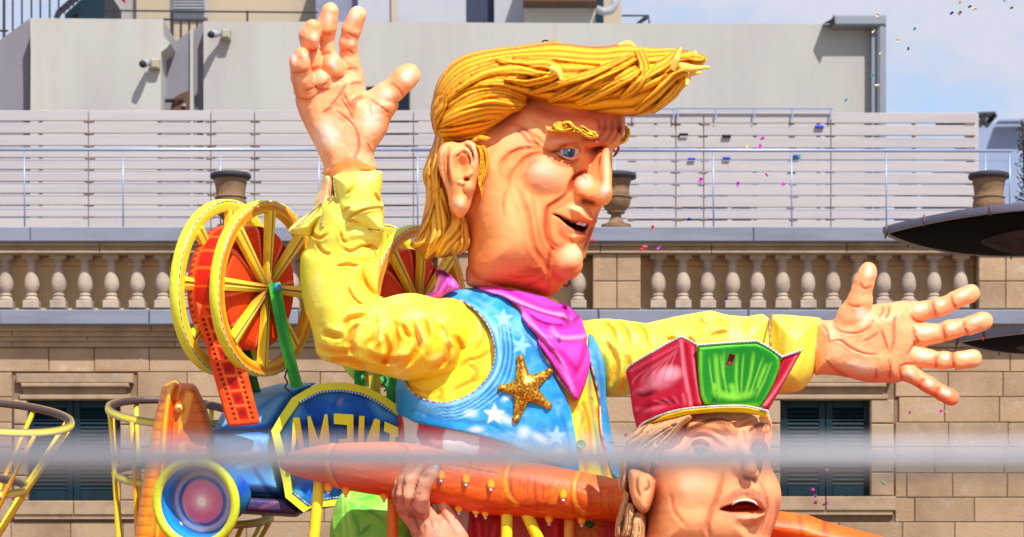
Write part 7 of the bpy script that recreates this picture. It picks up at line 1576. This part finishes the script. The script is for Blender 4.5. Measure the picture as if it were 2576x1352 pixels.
# ================================================================== confetti
CFM = {}
def confetti(u, v, c, r=6, d=18.6, label=None, kind=None):
    rr = random.Random(int(u*7+v)); s_ = FW*d/PX; m = CFM.get(c) or paint('paper_%d_%d_%d' % c, .6, .05); CFM[c] = m
    cen = np.array(at(u, v, d)); a = rr.uniform(0, 6.28); tl = rr.uniform(.2, 1.0); n = 6; V = []; ln = r*rr.uniform(.9, 1.4); wd = r*rr.uniform(.5, .85); cu = rr.uniform(.4, 1.5)
    ax = np.array((math.cos(a), math.sin(a)*math.cos(tl), math.sin(a)*math.sin(tl)*-1)); bx_ = np.array((-math.sin(a), math.cos(a)*math.cos(tl*.5), math.sin(tl)))
    ax = np.array((ax[0], ax[2]*.6, ax[1])); bx_ = np.array((bx_[0], bx_[2]*.6, bx_[1])); nn = np.cross(ax, bx_); nn /= np.linalg.norm(nn)+1e-9
    for th_ in (0, .0012):
        for i in range(n+1):
            t = i/n*2-1; 
            for w_ in (-1, 1): V.append(cen+(ax*t*ln+bx_*w_*wd+nn*cu*r*(t*t-.5)*.6)*s_+nn*th_)
    F = []; h = (n+1)*2
    for i in range(n): k = i*2; F += [[k, k+1, k+3, k+2], [h+k, h+k+2, h+k+3, h+k+1], [k, k+2, h+k+2, h+k], [k+1, h+k+1, h+k+3, k+3]]
    F += [[0, h, h+1, 1], [2*n, 2*n+1, h+2*n+1, h+2*n]]
    o = mkmesh('confetti', np.array(V), F, m, None, np.tile(lin(c), (len(V), 1)), True)
    tag(o, label, 'confetti', 'confetti falling in the air')
TE = (20, 150, 140); CRM = (244, 214, 160); PU = (70, 40, 170); MG = (210, 60, 200); PK = (226, 60, 90); DR = (40, 90, 90); BRN = (120, 90, 80)
for z_, rows_ in (('c4', [((1757, 8), TE, 'teal confetti topmost at the upper right corner'), ((1415, 18), CRM, 'cream confetti at the top edge, above the purple piece'), ((1350, 103), PU, 'purple confetti against the sky at the upper right'), ((1413, 100), BRN, 'thin curled brown confetti just right of the purple piece'), ((1488, 52), BRN, 'brown confetti touching a curved cream one near the top'), ((1525, 68), CRM, 'curved cream confetti beside a brown one near the top'), ((1810, 62), BRN, 'thin grey curl near the top right corner'), ((778, 118), CRM, 'cream confetti over the grey gutter box'), ((748, 243), CRM, 'cream confetti just below the grey gutter box'), ((1063, 225), TE, 'teal confetti highest in the open sky right of the downpipe'), ((934, 312), CRM, 'round cream confetti in the sky right of the downpipe'), ((1016, 376), DR, 'dark teal confetti below the round cream one in the sky'), ((804, 416), CRM, 'small pale confetti over the downpipe'), ((740, 584), (60, 200, 190), 'turquoise confetti over the corner strip of the white wall'), ((776, 660), CRM, 'long cream confetti in front of the downpipe, lowest of its line'), ((533, 774), (60, 200, 190), 'turquoise confetti just above the black clamp on the fence'), ((175, 1210), TE, 'teal confetti in front of the board fence under the handrail')]),
                  ('c3', [((1899, 1245), MG, 'magenta confetti in front of the upper fence boards'), ((1768, 1315), CRM, 'cream confetti in front of the fence left of a magenta one'), ((1880, 1318), MG, 'thin magenta curl in front of the fence')]),
                  ('d6', [((1042, 22), PK, 'pink confetti at the grey coping right of the urn'), ((925, 250), PK, 'red folded confetti before the stone handrail'), ((965, 225), PK, 'red confetti touching a folded red one'), ((1108, 233), (180, 70, 190), 'violet confetti before the stone handrail'), ((1800, 755), PU, 'violet and pink confetti before a baluster'), ((424, 150), (200, 50, 90), 'crimson confetti just right of the giant chin')]),
                  ('d5', [((1497, 112), MG, 'magenta confetti below the outstretched hand'), ((1785, 100), MG, 'magenta confetti beside a cream one under the little finger'), ((1832, 108), (220, 200, 170), 'cream confetti right under the little finger'), ((578, 840), MG, 'magenta confetti highest before the right shutter base'), ((604, 900), MG, 'long magenta confetti before the right shutter base'), ((606, 962), (190, 60, 160), 'tiny magenta confetti below the long one'), ((712, 955), MG, 'bright magenta confetti on the sill of the right window'), ((692, 980), (130, 30, 100), 'dark magenta confetti touching a bright one on the sill'), ((1245, 780), (60, 180, 170), 'teal square confetti right of the right shutters'), ((717, 660), (200, 120, 160), 'faint pink confetti over the right shutters')]),
                  ('c7', [((1075, 820), PK, 'pink confetti behind the farther reel, right of the sleeve'), ((1408, 942), PK, 'pink confetti under the back hair locks')]),
                  ('d3', [((148, 736), PK, 'small pink confetti left of the crowned head'), ((66, 782), (120, 60, 170), 'violet confetti left of the crowned head')])):
    for (p, c, lb) in rows_:
        q = Z(z_, [p])[0]; confetti(q[0], q[1], c, 4.2 if z_ in ('c4', 'c3') else 4.6, 18.9 if z_ != 'c7' else 20.9, lb)
for (u, v, c, lb) in ((1762, 453, MG, 'magenta confetti in front of the middle fence boards, left one'), (1856, 464, MG, 'magenta confetti in front of the fence, lower middle one'), (1929, 440, MG, 'pale magenta confetti before the fence, right of two others'), (1970, 464, MG, 'magenta confetti before the fence boards, rightmost'), (1733, 552, PU, 'blue violet confetti at the foot of the fence'), (1838, 905, (120, 10, 16), 'dark red confetti in front of the green crown panel'), (2470, 852, (220, 30, 40), 'red streamer scrap before the lower black dish'), (1094, 1355, (190, 30, 150), 'magenta drop on the gripping hand'), (311, 2, (210, 30, 50), 'red confetti at the top edge above the left white block')):
    confetti(u, v, c, 5 if c != (120, 10, 16) else 14, 17.97 if v > 880 else 18.9, lb)
mb = MB(); mb.tube(W([(1424+9*math.cos(t), 711+9*math.sin(t), 60) for t in np.linspace(-.6, 2.6, 12)]), [.004+.006*math.sin(k/11*3.1) for k in range(12)], 6); o = mb.build('paper_streamer', plain('streamer_maroon', (120, 30, 60), .5), smooth=True); tag(o, 'curled maroon paper streamer just under the giant chin', 'streamer')
